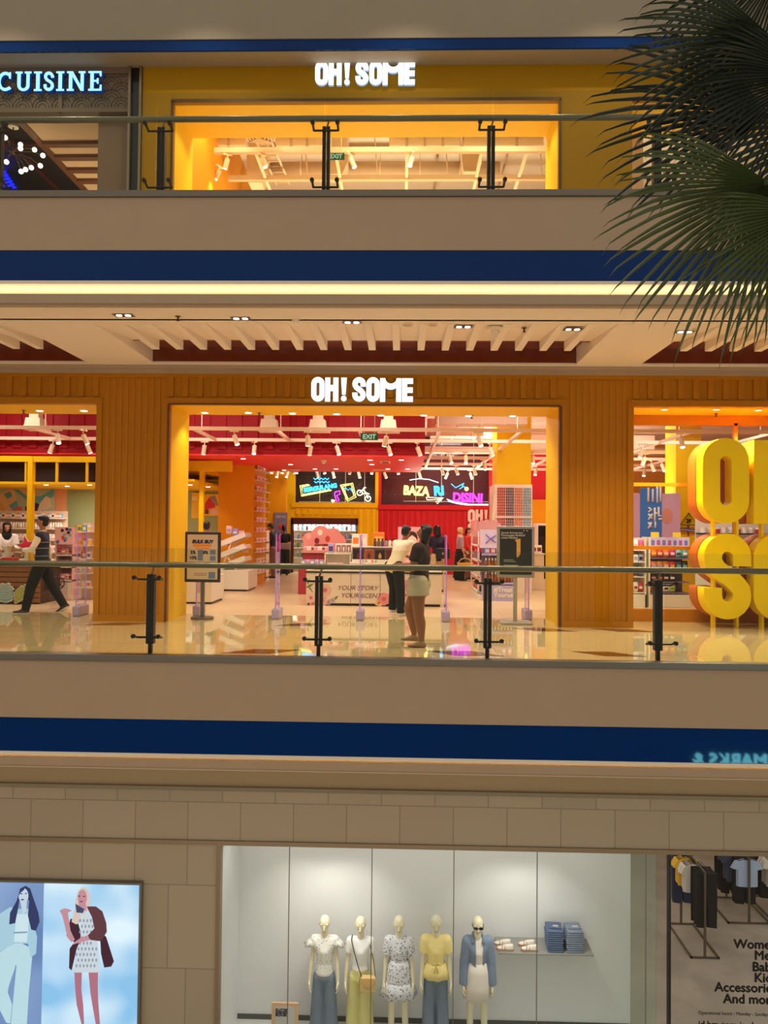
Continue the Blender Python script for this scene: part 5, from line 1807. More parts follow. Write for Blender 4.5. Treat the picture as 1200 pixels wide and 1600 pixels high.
YN = YK + .3
p = at(520, 785, YN)
t = thing('neon_sign', 'neon display with a yellow-boxed blue word, phone and motorbike in the dark window', 'neon sign', (p.x, YN, p.z))
neon_text('BERGULANG', .20, m_nb, 475, 769, YN, t, 9, .014, 1.0)
neon('box_tube', YN, [[(482, 757), (469, 759), (471, 775), (518, 766)], [(484, 758), (472, 761), (473, 773), (516, 765)]], m_ny, t, .018)
neon('phone_tube', YN, [[(532, 758), (543, 783), (556, 777), (551, 755), (532, 758)], [(535, 760), (544, 780), (553, 775), (549, 757), (535, 760)]], m_ny, t, .014)
neon('note_tube', YN, [[(523, 769), (531, 767), (531, 772), (526, 774), (530, 782), (526, 783), (523, 774), (523, 769)]], m_nv, t, .022)
neon('swirl_tube', YN, [[(537, 764), (540, 762), (544, 766), (547, 763), (551, 769), (549, 763)]], m_nb, t, .014)
c1, c2 = (562, 770), (575, 779)
neon('bike_tube', YN, [[(c1[0] + 4.2 * math.cos(a), c1[1] + 4 * math.sin(a)) for a in [i * PI / 8 for i in range(17)]], [(c2[0] + 4.2 * math.cos(a), c2[1] + 4 * math.sin(a)) for a in [i * PI / 8 for i in range(17)]], [(562, 770), (567, 765), (572, 770), (575, 779)], [(566, 772), (572, 770), (577, 772)], [(567, 765), (569, 762), (572, 762)]], m_nc, t, .016)
neon('dart_tube', YN, [[(518, 781), (523, 782), (520, 785), (518, 781)]], m_nc, t, .02)
neon('scribble_tube', YN, [[(490 + 3 * i, 748 + (1.5 if i % 2 else -1)) for i in range(9)], [(491 + 3 * i, 753 + (1.5 if i % 2 else -1)) for i in range(9)]], m_nb, t, .018)
b = MB()
for px in (500, 540, 570):
    q = at(px, 740, YN + .05)
    b.cyl((q.x, YN + .05, p.z - .0), (q.x, YN + .05, 4.76), .012, seg=6)
q0, q1 = at(467, 784, YN + .05), at(580, 784, YN + .05)
b.box(q0.x, q1.x, YN + .04, YN + .06, q0.z - .01, q0.z + .01)
b.build('frame', m_white, t)
p = at(680, 785, YN)
t = thing('neon_sign', 'neon display of yellow, blue and violet words in the wine red window', 'neon sign', (p.x, YN, p.z))
neon_text('BAZA', .42, m_ny, 630, 772, YN, t, -3, .02, .82)
neon_text('RI', .44, m_nb, 678, 774, YN, t, 4, .022, .95)
neon_text('DISINI', .42, m_nv, 707, 783, YN, t, -2, .02, .9)
neon('ribbon_tube', YN, [[(640, 750), (655, 748), (670, 749), (685, 754)], [(698, 780), (712, 785), (735, 788), (765, 788)], [(700, 783), (715, 787), (738, 790), (765, 790)]], m_nwhite, t, .014)
neon('arrow_tube', YN, [[(666, 777), (693, 778), (683, 787), (681, 784), (690, 780), (667, 781), (666, 777)]], m_nc, t, .012)
neon('hand_tube', YN, [[(705, 756), (712, 762), (725, 755), (722, 760)], [(718, 764), (724, 760), (730, 763)]], m_nb, t, .016)
MB().ball(at(729, 764, YN), .07, .02, .07).build('smiley_lamp', m_ny, t)
b = MB()
for px in (650, 690, 740):
    q = at(px, 740, YN + .05)
    b.cyl((q.x, YN + .05, p.z), (q.x, YN + .05, 4.76), .012, seg=6)
q0, q1 = at(630, 783, YN + .05), at(765, 784, YN + .05)
b.box(q0.x, q1.x, YN + .04, YN + .06, q0.z - .01, q0.z + .01)
b.build('frame', m_white, t)
# flat white shop name on the red container
brandw = mat('cream_letter', (250, 226, 214), .5)
a = at(731, 815, YK - .07)
k2 = .62 * 1.0 / 268
t = thing('wall_lettering', 'cream block lettering on the red container wall', 'sign', (a.x + .4, YK - .06, Z(745, 840, YK)))
for row, pyb, items in ((0, 817, [('O', 0), ('H', 152), ('!', 327)]), (1, 838, [('S', 0), ('O', 155), ('M', 304), ('E', 545)])):
    z0 = Z(745, pyb, YK)
    kk = (Z(745, 796, YK) - Z(745, 817, YK)) / 268
    for ch, dx in items:
        outline('letter', [[(a.x + (dx + q[0]) * kk, z0 + q[1] * kk) for q in s] for s in GI[ch]], YK - .075, YK - .052, brandw, t)
# ================================================================== first opening (left room)
m_crate = mat('crate_wood', (150, 98, 54), .6, noise=.25, nscale=7)
YZ = 14.2
x1 = X(62, 920, YZ)
t = thing('crate_counter', 'slatted brown wooden counter with leaf cut-outs on its front', 'counter', (x1 - 1.2, YZ, 0))
MB().box(x1 - 2.6, x1 - .02, YZ + .03, YZ + .9, 0, .72).build('core', mat('crate_dark', (70, 42, 24), .7), t)
for i in range(7):
    MB().box(x1 - 2.6, x1, YZ, YZ + .03, .03 + i * .1, .115 + i * .1, bev=.004).build('slat', m_crate, t)
MB().box(x1 - 2.62, x1 + .02, YZ - .02, YZ + .92, .72, .76).build('top', m_crate, t)


def leafcut(px, py, w, h, c, name, label, ang, notched, YZ=YZ):
    p = at(px, py, YZ - .03)
    t = thing(name, label, 'decoration', (p.x, YZ - .03, p.z - h / 2))

    def shape(k):
        pts = []
        for i in range(40):
            a = 2 * PI * i / 40
            r = 1.0
            if notched and i % 4 == 0 and abs(math.cos(a)) > .25:
                r = .66
            sn = math.sin(a)
            x = w / 2 * k * r * math.cos(a) * ((1 - .3 * sn) if notched else (1 - .75 * abs(sn) ** 2))
            z = h / 2 * k * sn - (.12 * h * k * (1 - abs(math.cos(a))) if notched and sn > .9 else 0)
            pts.append((p.x + x * math.cos(ang) - z * math.sin(ang), p.z + x * math.sin(ang) + z * math.cos(ang)))
        return pts
    MB().prism(shape(1.0), YZ - .04, YZ - .005).build('backing', m_white, t)
    MB().prism(shape(.9), YZ - .045, YZ - .04).build('leaf', c, t)
    b = MB()
    for i in range(-3, 4):
        for s in (-1, 1):
            z0 = i * h * .1
            q = [(0, z0), (s * w * .36, z0 + h * .06)]
            b.tube([(p.x + v[0] * math.cos(ang) - v[1] * math.sin(ang), YZ - .046, p.z + v[0] * math.sin(ang) + v[1] * math.cos(ang)) for v in q], .006, 4)
    b.build('vein', m_white, t)


leafcut(9, 925, .36, .42, mat('leaf_blue', (140, 186, 196), .5), 'leaf_cutout', 'pale blue notched leaf cut-out on the slatted counter', .1, True)
leafcut(32, 928, .22, .44, mat('leaf_lime', (160, 170, 30), .5), 'leaf_cutout', 'lime green leaf cut-out on the slatted counter', -.5, False, YZ - .05)
p = at(41, 853, YZ + .2)
t = thing('starfish_cutout', 'pink starfish cut-out with a white rim on the slatted counter', 'decoration', (p.x, YZ + .2, .76))
for k, m, yy in ((1.0, m_white, YZ + .2), (.8, mat('starfish_pink', (222, 40, 84), .5), YZ + .19)):
    pts = []
    for i in range(10):
        a = PI / 2 + i * PI / 5 + .2
        r = (.24 if i % 2 == 0 else .1) * k
        pts.append((p.x + r * math.cos(a), p.z + r * math.sin(a)))
    MB().prism(pts, yy, yy + .015).build('star' if k < 1 else 'rim', m, t)
MB().box(p.x - .03, p.x + .03, YZ + .2, YZ + .23, .76, p.z).build('strut', m_white, t)
for i, (px, c, l) in enumerate([(-4, (230, 190, 170), 'peach basket of small toys'), (17, (206, 60, 50), 'red trinket tray')]):
    q = X(px, 870, YZ + .3)
    b = MB().box(q - .12, q + .12, YZ + .15, YZ + .4, .76, .9, bev=.02)
    b.build('toy_basket', cm(c), label=l + ' on the slatted counter', cat='basket')
fill('navy_box', 'box', (.2, .14, .05), [((50, 60, 120), WH)], line(X(20, 875, YZ + .2), X(42, 875, YZ + .2), 2, YZ + .25, .76), 'flat navy box on the slatted counter end', 'box', 'navy boxes on the slatted counter')
# wall shelving below the mural
YV = 20.7
t = thing('wall_shelving', 'long white wall shelving below the mural', 'shelf unit', (X(40, 850, YV), YV, 0))
sx0, sx1 = -12.2, X(96, 850, YV)
MB().box(sx0, sx1, YV + .35, YV + .38, 0, 1.95).build('back', mat('shelf_back', (240, 214, 190), .5), t)
for z in (.35, .75, 1.1, 1.42, 1.72):
    MB().box(sx0, sx1, YV, YV + .35, z, z + .03).build('shelf', m_white, t)
MB().box(sx0, sx1, YV + .02, YV + .34, 0, .33).build('drawer_base', m_white, t)
lv = ['lowest', 'second', 'third', 'fourth', 'highest']
for k, z in enumerate((.35, .75, 1.1, 1.42, 1.72)):
    n = 26
    fill('shelf_goods', ['box', 'box', 'pouch', 'bottle', 'box'][k], (.09, .08, [.2, .18, .16, .17, .12][k]), [[(WH, PK), (LP, WH)], [(CR, LP), (WH, LV)], [(WH, CR), (LP, WH), (CR, WH)], [(WH, CR), ((230, 220, 210), WH), ((220, 190, 150), WH)], [(OG, WH), ((110, 200, 230), WH), (WH, (80, 60, 40)), (YE, WH)]][k], line(X(-8, 850, YV), sx1 - .05, n, YV + .12, z + .03), 'small packaged item on the %s shelf below the mural' % lv[k], 'packaged goods', 'goods on the %s mural shelf' % lv[k])
# pink shelf stand
YP = 16.2
a0, a1 = X(86, 860, YP), X(114, 860, YP)
t = thing('pink_shelf_stand', 'pink shelf stand with a dotted print header behind the striped vest man', 'shelf unit', ((a0 + a1) / 2, YP, 0))
MB().box(a0, a1, YP + .4, YP + .44, 0, 1.5).build('back', mat('stand_pink', (240, 190, 186), .5), t)
MB().box(a0, a1, YP - .02, YP, 1.12, 1.5).build('header', mat('stand_pink', (0, 0, 0)), t)
rnd = random.Random(2)
for i in range(14):
    c = [(60, 120, 190), (220, 50, 60), (30, 24, 28), (120, 190, 190), (240, 120, 130)][i % 5]
    q = (a0 + .05 + rnd.random() * (a1 - a0 - .1), 1.16 + rnd.random() * .3)
    MB().prism([(q[0] + v[0], q[1] + v[1]) for v in arc(0, 0, .035, .035, 0, 330, 10)], YP - .024 - i * .0002, YP - .02).build('printed_dot', cm(c), t)
for z in (.3, .6, .86):
    MB().box(a0, a1, YP, YP + .4, z, z + .03).build('shelf', m_white, t)
for s in (a0, a1 - .02):
    MB().box(s, s + .02, YP, YP + .4, 0, 1.5).build('side', mat('stand_pink', (0, 0, 0)), t)
MB().box(a0 + .02, a1 - .02, YP, YP + .4, 0, .28).build('base', m_white, t)
for k, z in enumerate((.33, .63, .89)):
    fill('pink_pack', 'pouch', (.1, .06, .14), [(PK, MR), ((240, 150, 150), WH), (LP, PK)], line(a0 + .03, a1 - .03, 4, YP + .08, z), 'pink packet on the pink shelf stand', 'packet', 'packets on the pink stand')
# acrylic shelf
YQ = 15.0
a0, a1 = X(116, 860, YQ), X(142, 860, YQ)
t = thing('acrylic_shelf', 'clear acrylic shelf stand by the yellow pillar', 'shelf unit', ((a0 + a1) / 2, YQ, 0))
for z in (.25, .55, .85, 1.12, 1.4):
    MB().box(a0, a1, YQ, YQ + .4, z, z + .02).build('shelf', mat('frosted_shelf', (238, 220, 200), .3), t)
for s in (a0, a1 - .015):
    MB().box(s, s + .015, YQ, YQ + .4, 0, 1.6).build('side', m_acr, t)
MB().box(a0, a1, YQ + .38, YQ + .4, 0, 1.6).build('back', mat('shelf_back', (0, 0, 0)), t)
for k, z in enumerate((.27, .57, .87, 1.14, 1.42)):
    fill('acrylic_goods', ['box', 'pouch', 'box', 'jar', 'box'][k], (.085, .07, .13), [[(WH, OG), (CR, WH)], [(CR, OG), (WH, TL)], [(WH, (120, 110, 100)), (OG, WH)], [(YE, WH), (WH, OG)], [(YE, GN), (TL, WH), (WH, YE)]][k], line(a0 + .02, a1 - .02, 3, YQ + .1, z), 'small item on the clear acrylic shelf stand', 'packaged goods', 'items on the acrylic stand')
# no-smoking roundel on a clear floor panel
p = at(92, 911, 13.4)
t = thing('no_smoking_sign', 'round no-smoking sign on a clear floor panel behind the walking man', 'sign', (p.x, 13.4, 0))
MB().box(p.x - .16, p.x + .16, 13.4, 13.41, 0, p.z + .14).build('panel', m_acr, t)
b = MB()
b.tube([(p.x + .105 * math.cos(a), 13.39, p.z + .105 * math.sin(a)) for a in [2 * PI * i / 28 for i in range(28)]], .012, 6, closed=True)
b.tube([(p.x - .075, 13.39, p.z + .075), (p.x + .075, 13.39, p.z - .075)], .01, 6)
b.build('prohibition_ring', mat('sign_maroon', (92, 20, 22), .5), t)
b = MB().box(p.x - .07, p.x + .05, 13.385, 13.395, p.z - .025, p.z - .003)
b.tube([(p.x + .05, 13.39, p.z), (p.x + .06, 13.39, p.z + .03), (p.x + .04, 13.39, p.z + .045), (p.x + .06, 13.39, p.z + .065)], .006, 6)
b.build('cigarette', m_dark, t)
# small round sensors in the back room
p = atz(118, 762, 2.42)

# ================================================================== right window
YO = 15.0
o0, o1 = X(1016, 880, YO), X(1078, 880, YO)
t = thing('snack_gondola', 'white snack gondola with a lilac header seen left of the giant letters', 'shelf unit', ((o0 + o1) / 2, YO, 0))
MB().box(o0, o1, YO + .4, YO + .44, 0, 1.32).build('back', mat('mauve_back', (120, 100, 116), .6), t)
MB().box(o0 - .0, o1, YO, YO + .44, 0, .26, bev=.01).build('base', m_white, t)
MB().box(o0, o1, YO + .02, YO + .05, 1.2, 1.42).build('header', mat('lilac_header', (206, 190, 220), .5), t)
MB().box(o0 - .03, o0, YO, YO + .44, 0, 1.42).build('side', m_white, t)
for i in range(7):
    q = o0 + .06 + i * .11
    MB().box(q - .03, q + .03, YO + .012, YO + .02, 1.26, 1.36, bev=.008).build('header_icon', mat('icon_%d' % (i % 2), ((120, 110, 200), (170, 90, 180))[i % 2], .5), t)
snack = [[(OG, YE), ((220, 70, 40), CR), (OG, WH), ((214, 30, 110), WH), (TL, DK), ((110, 150, 150), WH)], [((230, 110, 70), LV), ((226, 140, 60), LV), (OG, CR), ((220, 40, 90), YE), ((60, 60, 90), TL), (DK, TL)], [(DK, PK), ((70, 30, 40), OG), (DK, LP), ((70, 30, 40), WH)], [((220, 110, 20), DK), ((226, 120, 40), DK), (WH, DK), ((200, 200, 90), GN)]]
for k, z in enumerate((1.0, .74, .52, .3)):
    MB().box(o0, o1, YO + .02, YO + .4, z - .02, z).build('shelf', mat('mauve_shelf', (130, 110, 150), .5), t)
    n = len(snack[k])
    fill('snack_bag', 'pouch', (.115, .08, [.18, .2, .16, .17][k]), snack[k], line(o0 + .03, o0 + .03 + .125 * n, n, YO + .1, z), 'bright snack bag on the %s shelf of the snack gondola' % ['highest', 'second', 'third', 'lowest'][k], 'snack', 'snack bags on the %s gondola shelf' % ['highest', 'second', 'third', 'lowest'][k])
for i, px in enumerate((1024, 1058)):
    q = X(px, 834, YO)
    MB().box(q - .08, q + .08, YO + .02, YO + .04, 1.42, 1.52).build('price_card', mat('card_yellow', (250, 214, 60), .5), label='yellow price card on the snack gondola header, %s' % ('nearer the pillar' if i == 0 else 'nearer the giant letters'), cat='price card')
o2, o3 = X(990, 880, YO) - .5, o0 - .08
t = thing('snack_shelf', 'white side shelf of packets between the pillar and snack gondola', 'shelf unit', ((o2 + o3) / 2, YO, 0))
MB().box(o2, o3, YO + .4, YO + .44, 0, 1.4).build('back', m_white, t)
for z in (.3, .62, .92, 1.16):
    MB().box(o2, o3, YO + .02, YO + .4, z - .02, z).build('shelf', m_white, t)
MB().box(o2, o3, YO, YO + .4, 0, .26).build('base', m_white, t)
MB().box(o3 - .02, o3, YO, YO + .44, 0, 1.4).build('side', m_white, t)
for k, z in enumerate((.3, .62, .92, 1.16)):
    fill('packet', ['pouch', 'tube_pack', 'box', 'pouch'][k], (.09, .07, [.2, .19, .14, .2][k]), [[((200, 40, 40), WH), (WH, MR)], [((80, 90, 150), DK), ((60, 60, 90), OG)], [(LV, DK), (WH, LV)], [((230, 80, 150), OG), (WH, LP)]][k], line(o2 + .02, o3 - .03, 7, YO + .12, z), 'packet on the %s white side shelf' % ['lowest', 'second', 'third', 'highest'][k], 'packet', 'packets on the side shelf')
# hanging banner
YBn = 17.3
p0, p1 = at(988, 860, YBn), at(1063, 771, YBn)
t = thing('hanging_banner', 'tall mauve banner with a blue band of white characters behind the snacks', 'banner', ((p0.x + p1.x) / 2, YBn, p0.z))
MB().box(p0.x - .3, p1.x, YBn, YBn + .03, 0, p1.z).build('sheet', mat('banner_mauve', (196, 150, 176), .6), t)
q0, q1 = X(1000, 800, YBn), X(1034, 800, YBn)
MB().box(q0, q1, YBn - .008, YBn, .5, p1.z + .12).build('blue_band', mat('banner_blue', (50, 110, 190), .6), t)
b = MB()
for pts in ([(1013, 762), (1013, 784)], [(1020, 764), (1020, 784)], [(1027, 760), (1027, 786)], [(1032, 760), (1032, 784)], [(1013, 793), (1018, 796), (1013, 800)], [(1013, 803), (1019, 810)], [(1019, 803), (1013, 812)], [(1023, 793), (1023, 815)], [(1023, 802), (1027, 802)], [(1029, 792), (1029, 806), (1033, 806)], [(1029, 811), (1034, 811)], [(1013, 816), (1018, 824)], [(1018, 816), (1013, 826)], [(1024, 815), (1024, 825)]):
    b.tube([at(q[0], q[1], YBn - .012) for q in pts], .022, 6)
b.build('character', m_white, t)
q = at(1042, 806, YBn)
MB().prism([(q.x + v[0], q.z + v[1]) for v in arc(0, 0, .13, .18, 0, 340, 18)], YBn - .006, YBn - .001).build('printed_cone', mat('banner_tan', (204, 130, 110), .6), t)
# 2F floor marker on the pillar
YT = 17.45
t = thing('floor_marker', 'triangular 2F floor marker with a slanted plaque on the yellow pillar', 'sign', (X(1076, 820, YT), YT, Z(1076, 838, YT)))
tri = [at(1076, 802, YT), at(1090, 821, YT), at(1062, 820, YT)]
b = MB()
b.tube([(v.x, YT, v.z) for v in tri], .018, 6, closed=True)
b.build('triangle_rim', m_dark, t)
text('lettering', '2F', .13, m_dark, (X(1076, 815, YT), YT - .005, Z(1076, 817, YT)), t, bold=.008)
q = at(1076, 829, YT)
pl = MB().prism([(q.x - .2, q.z + .06), (q.x + .22, q.z + .03), (q.x + .2, q.z - .04), (q.x - .2, q.z)], YT - .01, YT + .01).build('plaque', mat('plaque_ink', (60, 50, 84), .5), t)
text('lettering', 'WE EXTRA HUNT', .048, m_white, (q.x, YT - .014, q.z - .01), pl, tilt=-.08)
MB().box(q.x - .015, q.x + .015, YT + .0, YT + .04, q.z - .12, q.z + .13).build('bracket', mat('marker_red', (150, 30, 40), .5), t)
# shelf glimpsed between the letters
t = thing('mug_shelf', 'dark wall shelf of white goods glimpsed between the giant letters', 'shelf', (X(1140, 830, 16), 16.2, Z(1140, 833, 16)))
zz = Z(1140, 833, 16)
MB().box(X(1096, 830, 16), X(1096, 830, 16) + 3.2, 16.0, 16.3, zz - .03, zz).build('shelf_board', m_blk, t)
MB().box(X(1096, 830, 16), X(1096, 830, 16) + 3.2, 16.3, 16.34, 0, zz + .5).build('back_panel', m_white, t)
fill('white_mug', 'jar', (.12, .1, .12), [(WH, CR), ((226, 206, 206), WH), ((206, 40, 44), WH)], line(X(1098, 830, 16), X(1195, 830, 16), 9, 16.14, zz), 'white or red mug on the shelf behind the giant letters', 'mug', 'mugs behind the giant letters')
# ================================================================== people
def aim(d):
    return Vector(d).normalized().to_track_quat('Z', 'Y').to_matrix()


def limbdir(pitch, ab, s):
    p, a = math.radians(pitch), math.radians(ab)
    return Vector((math.sin(a) * s, -math.sin(p) * math.cos(a), -math.cos(p) * math.cos(a)))


def cap(b, p0, r0, p1, r1, flat=True):
    M = aim(p1 - p0)
    b.hull([(p0, r0), (p1, (r1, r1, .003 if flat else r1), M)])


def skeleton(H, lean=0, legs=((0, 0, 3), (0, 0, 3)), arms=((5, 5, 8, 0), (5, 5, 8, 0)), nod=0, turn=0, bw=1.0, twist=0):
    """joints of a figure facing -y; legs: (thigh pitch, knee bend, spread), arms: (pitch, elbow bend, spread, inward turn of the forearm)"""
    J = {'H': H, 'bw': bw}
    L = math.radians(lean)
    S_ = Vector((0, -math.sin(L), math.cos(L)))
    J['S'] = S_
    J['pel'] = Vector((0, 0, 0))
    J['waist'] = S_ * .095 * H
    J['chest'] = S_ * .2 * H
    J['neck'] = S_ * .295 * H
    hd = math.radians(lean * .6 + nod)
    Hd = Vector((0, -math.sin(hd), math.cos(hd)))
    J['head'] = J['neck'] + S_ * .035 * H + Hd * .082 * H
    J['Mh'] = Matrix.Rotation(math.radians(turn), 3, 'Z') @ Matrix.Rotation(hd, 3, 'X')
    for s, k, lg, ar in ((-1, 'R', legs[0], arms[0]), (1, 'L', legs[1], arms[1])):
        J['hip' + k] = Vector((s * .05 * H * bw, 0, -.02 * H))
        J['kn' + k] = J['hip' + k] + limbdir(lg[0], lg[2], s) * .245 * H
        d = limbdir(lg[0] - lg[1], lg[2] * .4, s)
        J['an' + k] = J['kn' + k] + d * .235 * H
        J['sh' + k] = J['neck'] + Vector((s * .098 * H * bw, 0, 0)) - S_ * .024 * H
        J['el' + k] = J['sh' + k] + limbdir(ar[0], ar[2], s) * .165 * H
        f = limbdir(ar[0] + ar[1], ar[2] * .5, s)
        f = Matrix.Rotation(math.radians(-ar[3] * s), 3, 'Z') @ f
        J['wr' + k] = J['el' + k] + f * .145 * H
        J['fd' + k] = f
        J['pit' + k] = lg[0] - lg[1]
    low = min(J['anR'].z, J['anL'].z) - .043 * H
    for k, v in J.items():
        if isinstance(v, Vector) and k not in ('S',) and not k.startswith('fd'):
            J[k] = v - Vector((0, 0, low))
    return J


def torso(b, J, pad=0.0, low=0.0):
    H, bw = J['H'], J['bw']
    Ms = aim(J['S'])
    pe = J['pel'] - J['S'] * low
    b.hull([(pe, (.08 * H * bw + pad, .06 * H + pad, .045 * H), Ms), (J['waist'], (.066 * H * bw + pad, .05 * H + pad, .03 * H), Ms)])
    b.hull([(J['waist'], (.066 * H * bw + pad, .05 * H + pad, .03 * H), Ms), (J['chest'], (.084 * H * bw + pad, .06 * H + pad, .05 * H), Ms)])
    b.hull([(J['chest'], (.082 * H * bw + pad, .058 * H + pad, .05 * H), Ms), (J['shR'], .03 * H + pad), (J['shL'], .03 * H + pad), (J['neck'] - J['S'] * .01 * H, (.03 * H, .03 * H, .02 * H))])


def hand(b, J, k, curl):
    H = J['H']
    s = -1 if k == 'R' else 1
    f = J['fd' + k]
    w = J['wr' + k]
    side = Vector((0, -1, 0)) - f * f.dot(Vector((0, -1, 0)))
    if side.length < .3:
        side = Vector((0, 0, 1)) - f * f.z
    side.normalize()
    nrm = f.cross(side)
    inward = Vector((-s, 0, 0))
    if nrm.dot(inward) < 0:
        nrm = -nrm
    c = w + f * .028 * H
    b.hull([(w, .0135 * H), (c + side * .014 * H, .0085 * H), (c - side * .014 * H, .0085 * H), (w + f * .052 * H + side * .016 * H, .0075 * H), (w + f * .05 * H - side * .015 * H, .0075 * H)])
    for i, ln in enumerate((.040, .046, .043, .034)):
        p0 = w + f * .05 * H + side * (.0165 - .011 * i) * H
        c1, c2 = math.radians(curl), math.radians(curl * 2.1)
        d1 = f * math.cos(c1) + nrm * math.sin(c1)
        d2 = f * math.cos(c2) + nrm * math.sin(c2)
        p1 = p0 + d1 * ln * .55 * H
        p2 = p1 + d2 * ln * .5 * H
        b.hull([(p0, .0062 * H), (p1, .0057 * H)])
        b.hull([(p1, .0057 * H), (p2, .0045 * H)])
    t0 = w + f * .016 * H + side * .014 * H
    t1 = t0 + (f * .6 + side * .75 + nrm * .25).normalized() * .026 * H
    t2 = t1 + (f * .9 + side * .25 + nrm * .35).normalized() * .022 * H
    b.hull([(t0, .0075 * H), (t1, .0065 * H)])
    b.hull([(t1, .0065 * H), (t2, .005 * H)])


def body(J, m, parent, voxel=.007, curl=18, barefoot=True, mann=False):
    H, bw = J['H'], J['bw']
    b = MB()
    torso(b, J)
    hm = J['Mh']
    hc = J['head']
    b.hull([(J['neck'] - J['S'] * .01 * H, .03 * H), (hc + hm @ Vector((0, .006 * H, -.03 * H)), .027 * H)])
    b.hull([(hc + hm @ Vector((0, .006 * H, .01 * H)), (.043 * H, .053 * H, .052 * H), hm)])
    b.hull([(hc + hm @ Vector((0, -.004 * H, -.008 * H)), (.04 * H, .044 * H, .03 * H), hm), (hc + hm @ Vector((0, -.02 * H, -.05 * H)), (.017 * H, .017 * H, .013 * H), hm), (hc + hm @ Vector((0, .005 * H, -.035 * H)), (.032 * H, .025 * H, .02 * H), hm)])
    b.hull([(hc + hm @ Vector((0, -.044 * H, .006 * H)), .0055 * H), (hc + hm @ Vector((0, -.058 * H, -.02 * H)), .0075 * H), (hc + hm @ Vector((0, -.042 * H, -.024 * H)), .009 * H)])
    b.hull([(hc + hm @ Vector((-.011 * H, -.041 * H, -.035 * H)), .005 * H), (hc + hm @ Vector((.011 * H, -.041 * H, -.035 * H)), .005 * H)])
    b.hull([(hc + hm @ Vector((-.028 * H, -.038 * H, .014 * H)), .006 * H), (hc + hm @ Vector((.028 * H, -.038 * H, .014 * H)), .006 * H)])
    for s in (-1, 1):
        b.hull([(hc + hm @ Vector((s * .043 * H, .004 * H, -.006 * H)), (.006 * H, .011 * H, .017 * H), hm)])
    for k in 'RL':
        b.hull([(J['hip' + k], .053 * H * bw), (J['kn' + k], .035 * H * bw)])
        mid = J['kn' + k] * .68 + J['an' + k] * .32 + Vector((0, .008 * H, 0))
        b.hull([(J['kn' + k], .034 * H * bw), (mid, .034 * H * bw)])
        b.hull([(mid, .034 * H * bw), (J['an' + k], .021 * H)])
        a = J['an' + k]
        tp = math.radians(max(-40, min(25, J['pit' + k] if J['pit' + k] < -12 else 0)))
        Mf = Matrix.Rotation(-tp, 3, 'X')
        b.hull([(a, .021 * H), (a + Mf @ Vector((0, .018 * H, -.024 * H)), .018 * H), (a + Mf @ Vector((0, -.055 * H, -.028 * H)), (.022 * H, .016 * H, .013 * H))])
        b.hull([(a + Mf @ Vector((0, -.05 * H, -.028 * H)), (.023 * H, .016 * H, .013 * H)), (a + Mf @ Vector((0, -.098 * H, -.031 * H)), (.021 * H, .016 * H, .01 * H))])
        b.hull([(J['sh' + k], .03 * H * bw), (J['el' + k], .022 * H * bw)])
        b.hull([(J['el' + k], .0225 * H * bw), (J['wr' + k], .014 * H)])
        hand(b, J, k, curl)
    o = b.build('body', m, parent)
    remesh(o, voxel, 3)
    b = MB()
    for s in (-1, 1):
        b.ball(hc + hm @ Vector((s * .0185 * H, -.0415 * H, .002 * H)), .0065 * H, .004 * H, .0042 * H, seg=10, M=hm)
    b.build('eyes', mat('eye_dark', (34, 22, 20), .3) if not mann else mat('mannequin_eye', (206, 198, 168), .4), o)
    b = MB().hull([(hc + hm @ Vector((-.011 * H, -.0435 * H, -.0355 * H)), .0038 * H), (hc + hm @ Vector((.011 * H, -.0435 * H, -.0355 * H)), .0038 * H)])
    b.build('lips', mat('lip_brown', (150, 74, 66), .5) if not mann else mat('mannequin_lip', (196, 160, 130), .5), o)
    return o


def clip(o, co, no):
    """trim a garment at a hem"""
    bm = bmesh.new()
    bm.from_mesh(o.data)
    r = bmesh.ops.bisect_plane(bm, geom=bm.verts[:] + bm.edges[:] + bm.faces[:], plane_co=co, plane_no=no, clear_outer=True)
    bmesh.ops.holes_fill(bm, edges=[e for e in bm.edges if e.is_boundary])
    bm.to_mesh(o.data)
    bm.free()


def top(J, m, parent, sleeve=.5, hem=.06, pad=.012, name='shirt', voxel=.011, loose=.0):
    H = J['H']
    b = MB()
    torso(b, J, pad, low=hem * H)
    for k in 'RL':
        if sleeve <= 0:
            continue
        sh, el, wr = J['sh' + k], J['el' + k], J['wr' + k]
        r = .03 * H + pad + loose
        if sleeve <= .55:
            cap(b, sh, r, sh + (el - sh) * (sleeve / .55), .026 * H + pad + loose)
        else:
            b.hull([(sh, r), (el, .024 * H + pad)])
            cap(b, el, .024 * H + pad, el + (wr - el) * ((sleeve - .55) / .45), .017 * H + pad)
    o = b.build(name, m, parent)
    remesh(o, voxel, 4)
    inv = wm(parent).inverted()
    clip(o, J['pel'] - J['S'] * (hem + .025) * H, -J['S'])
    return o


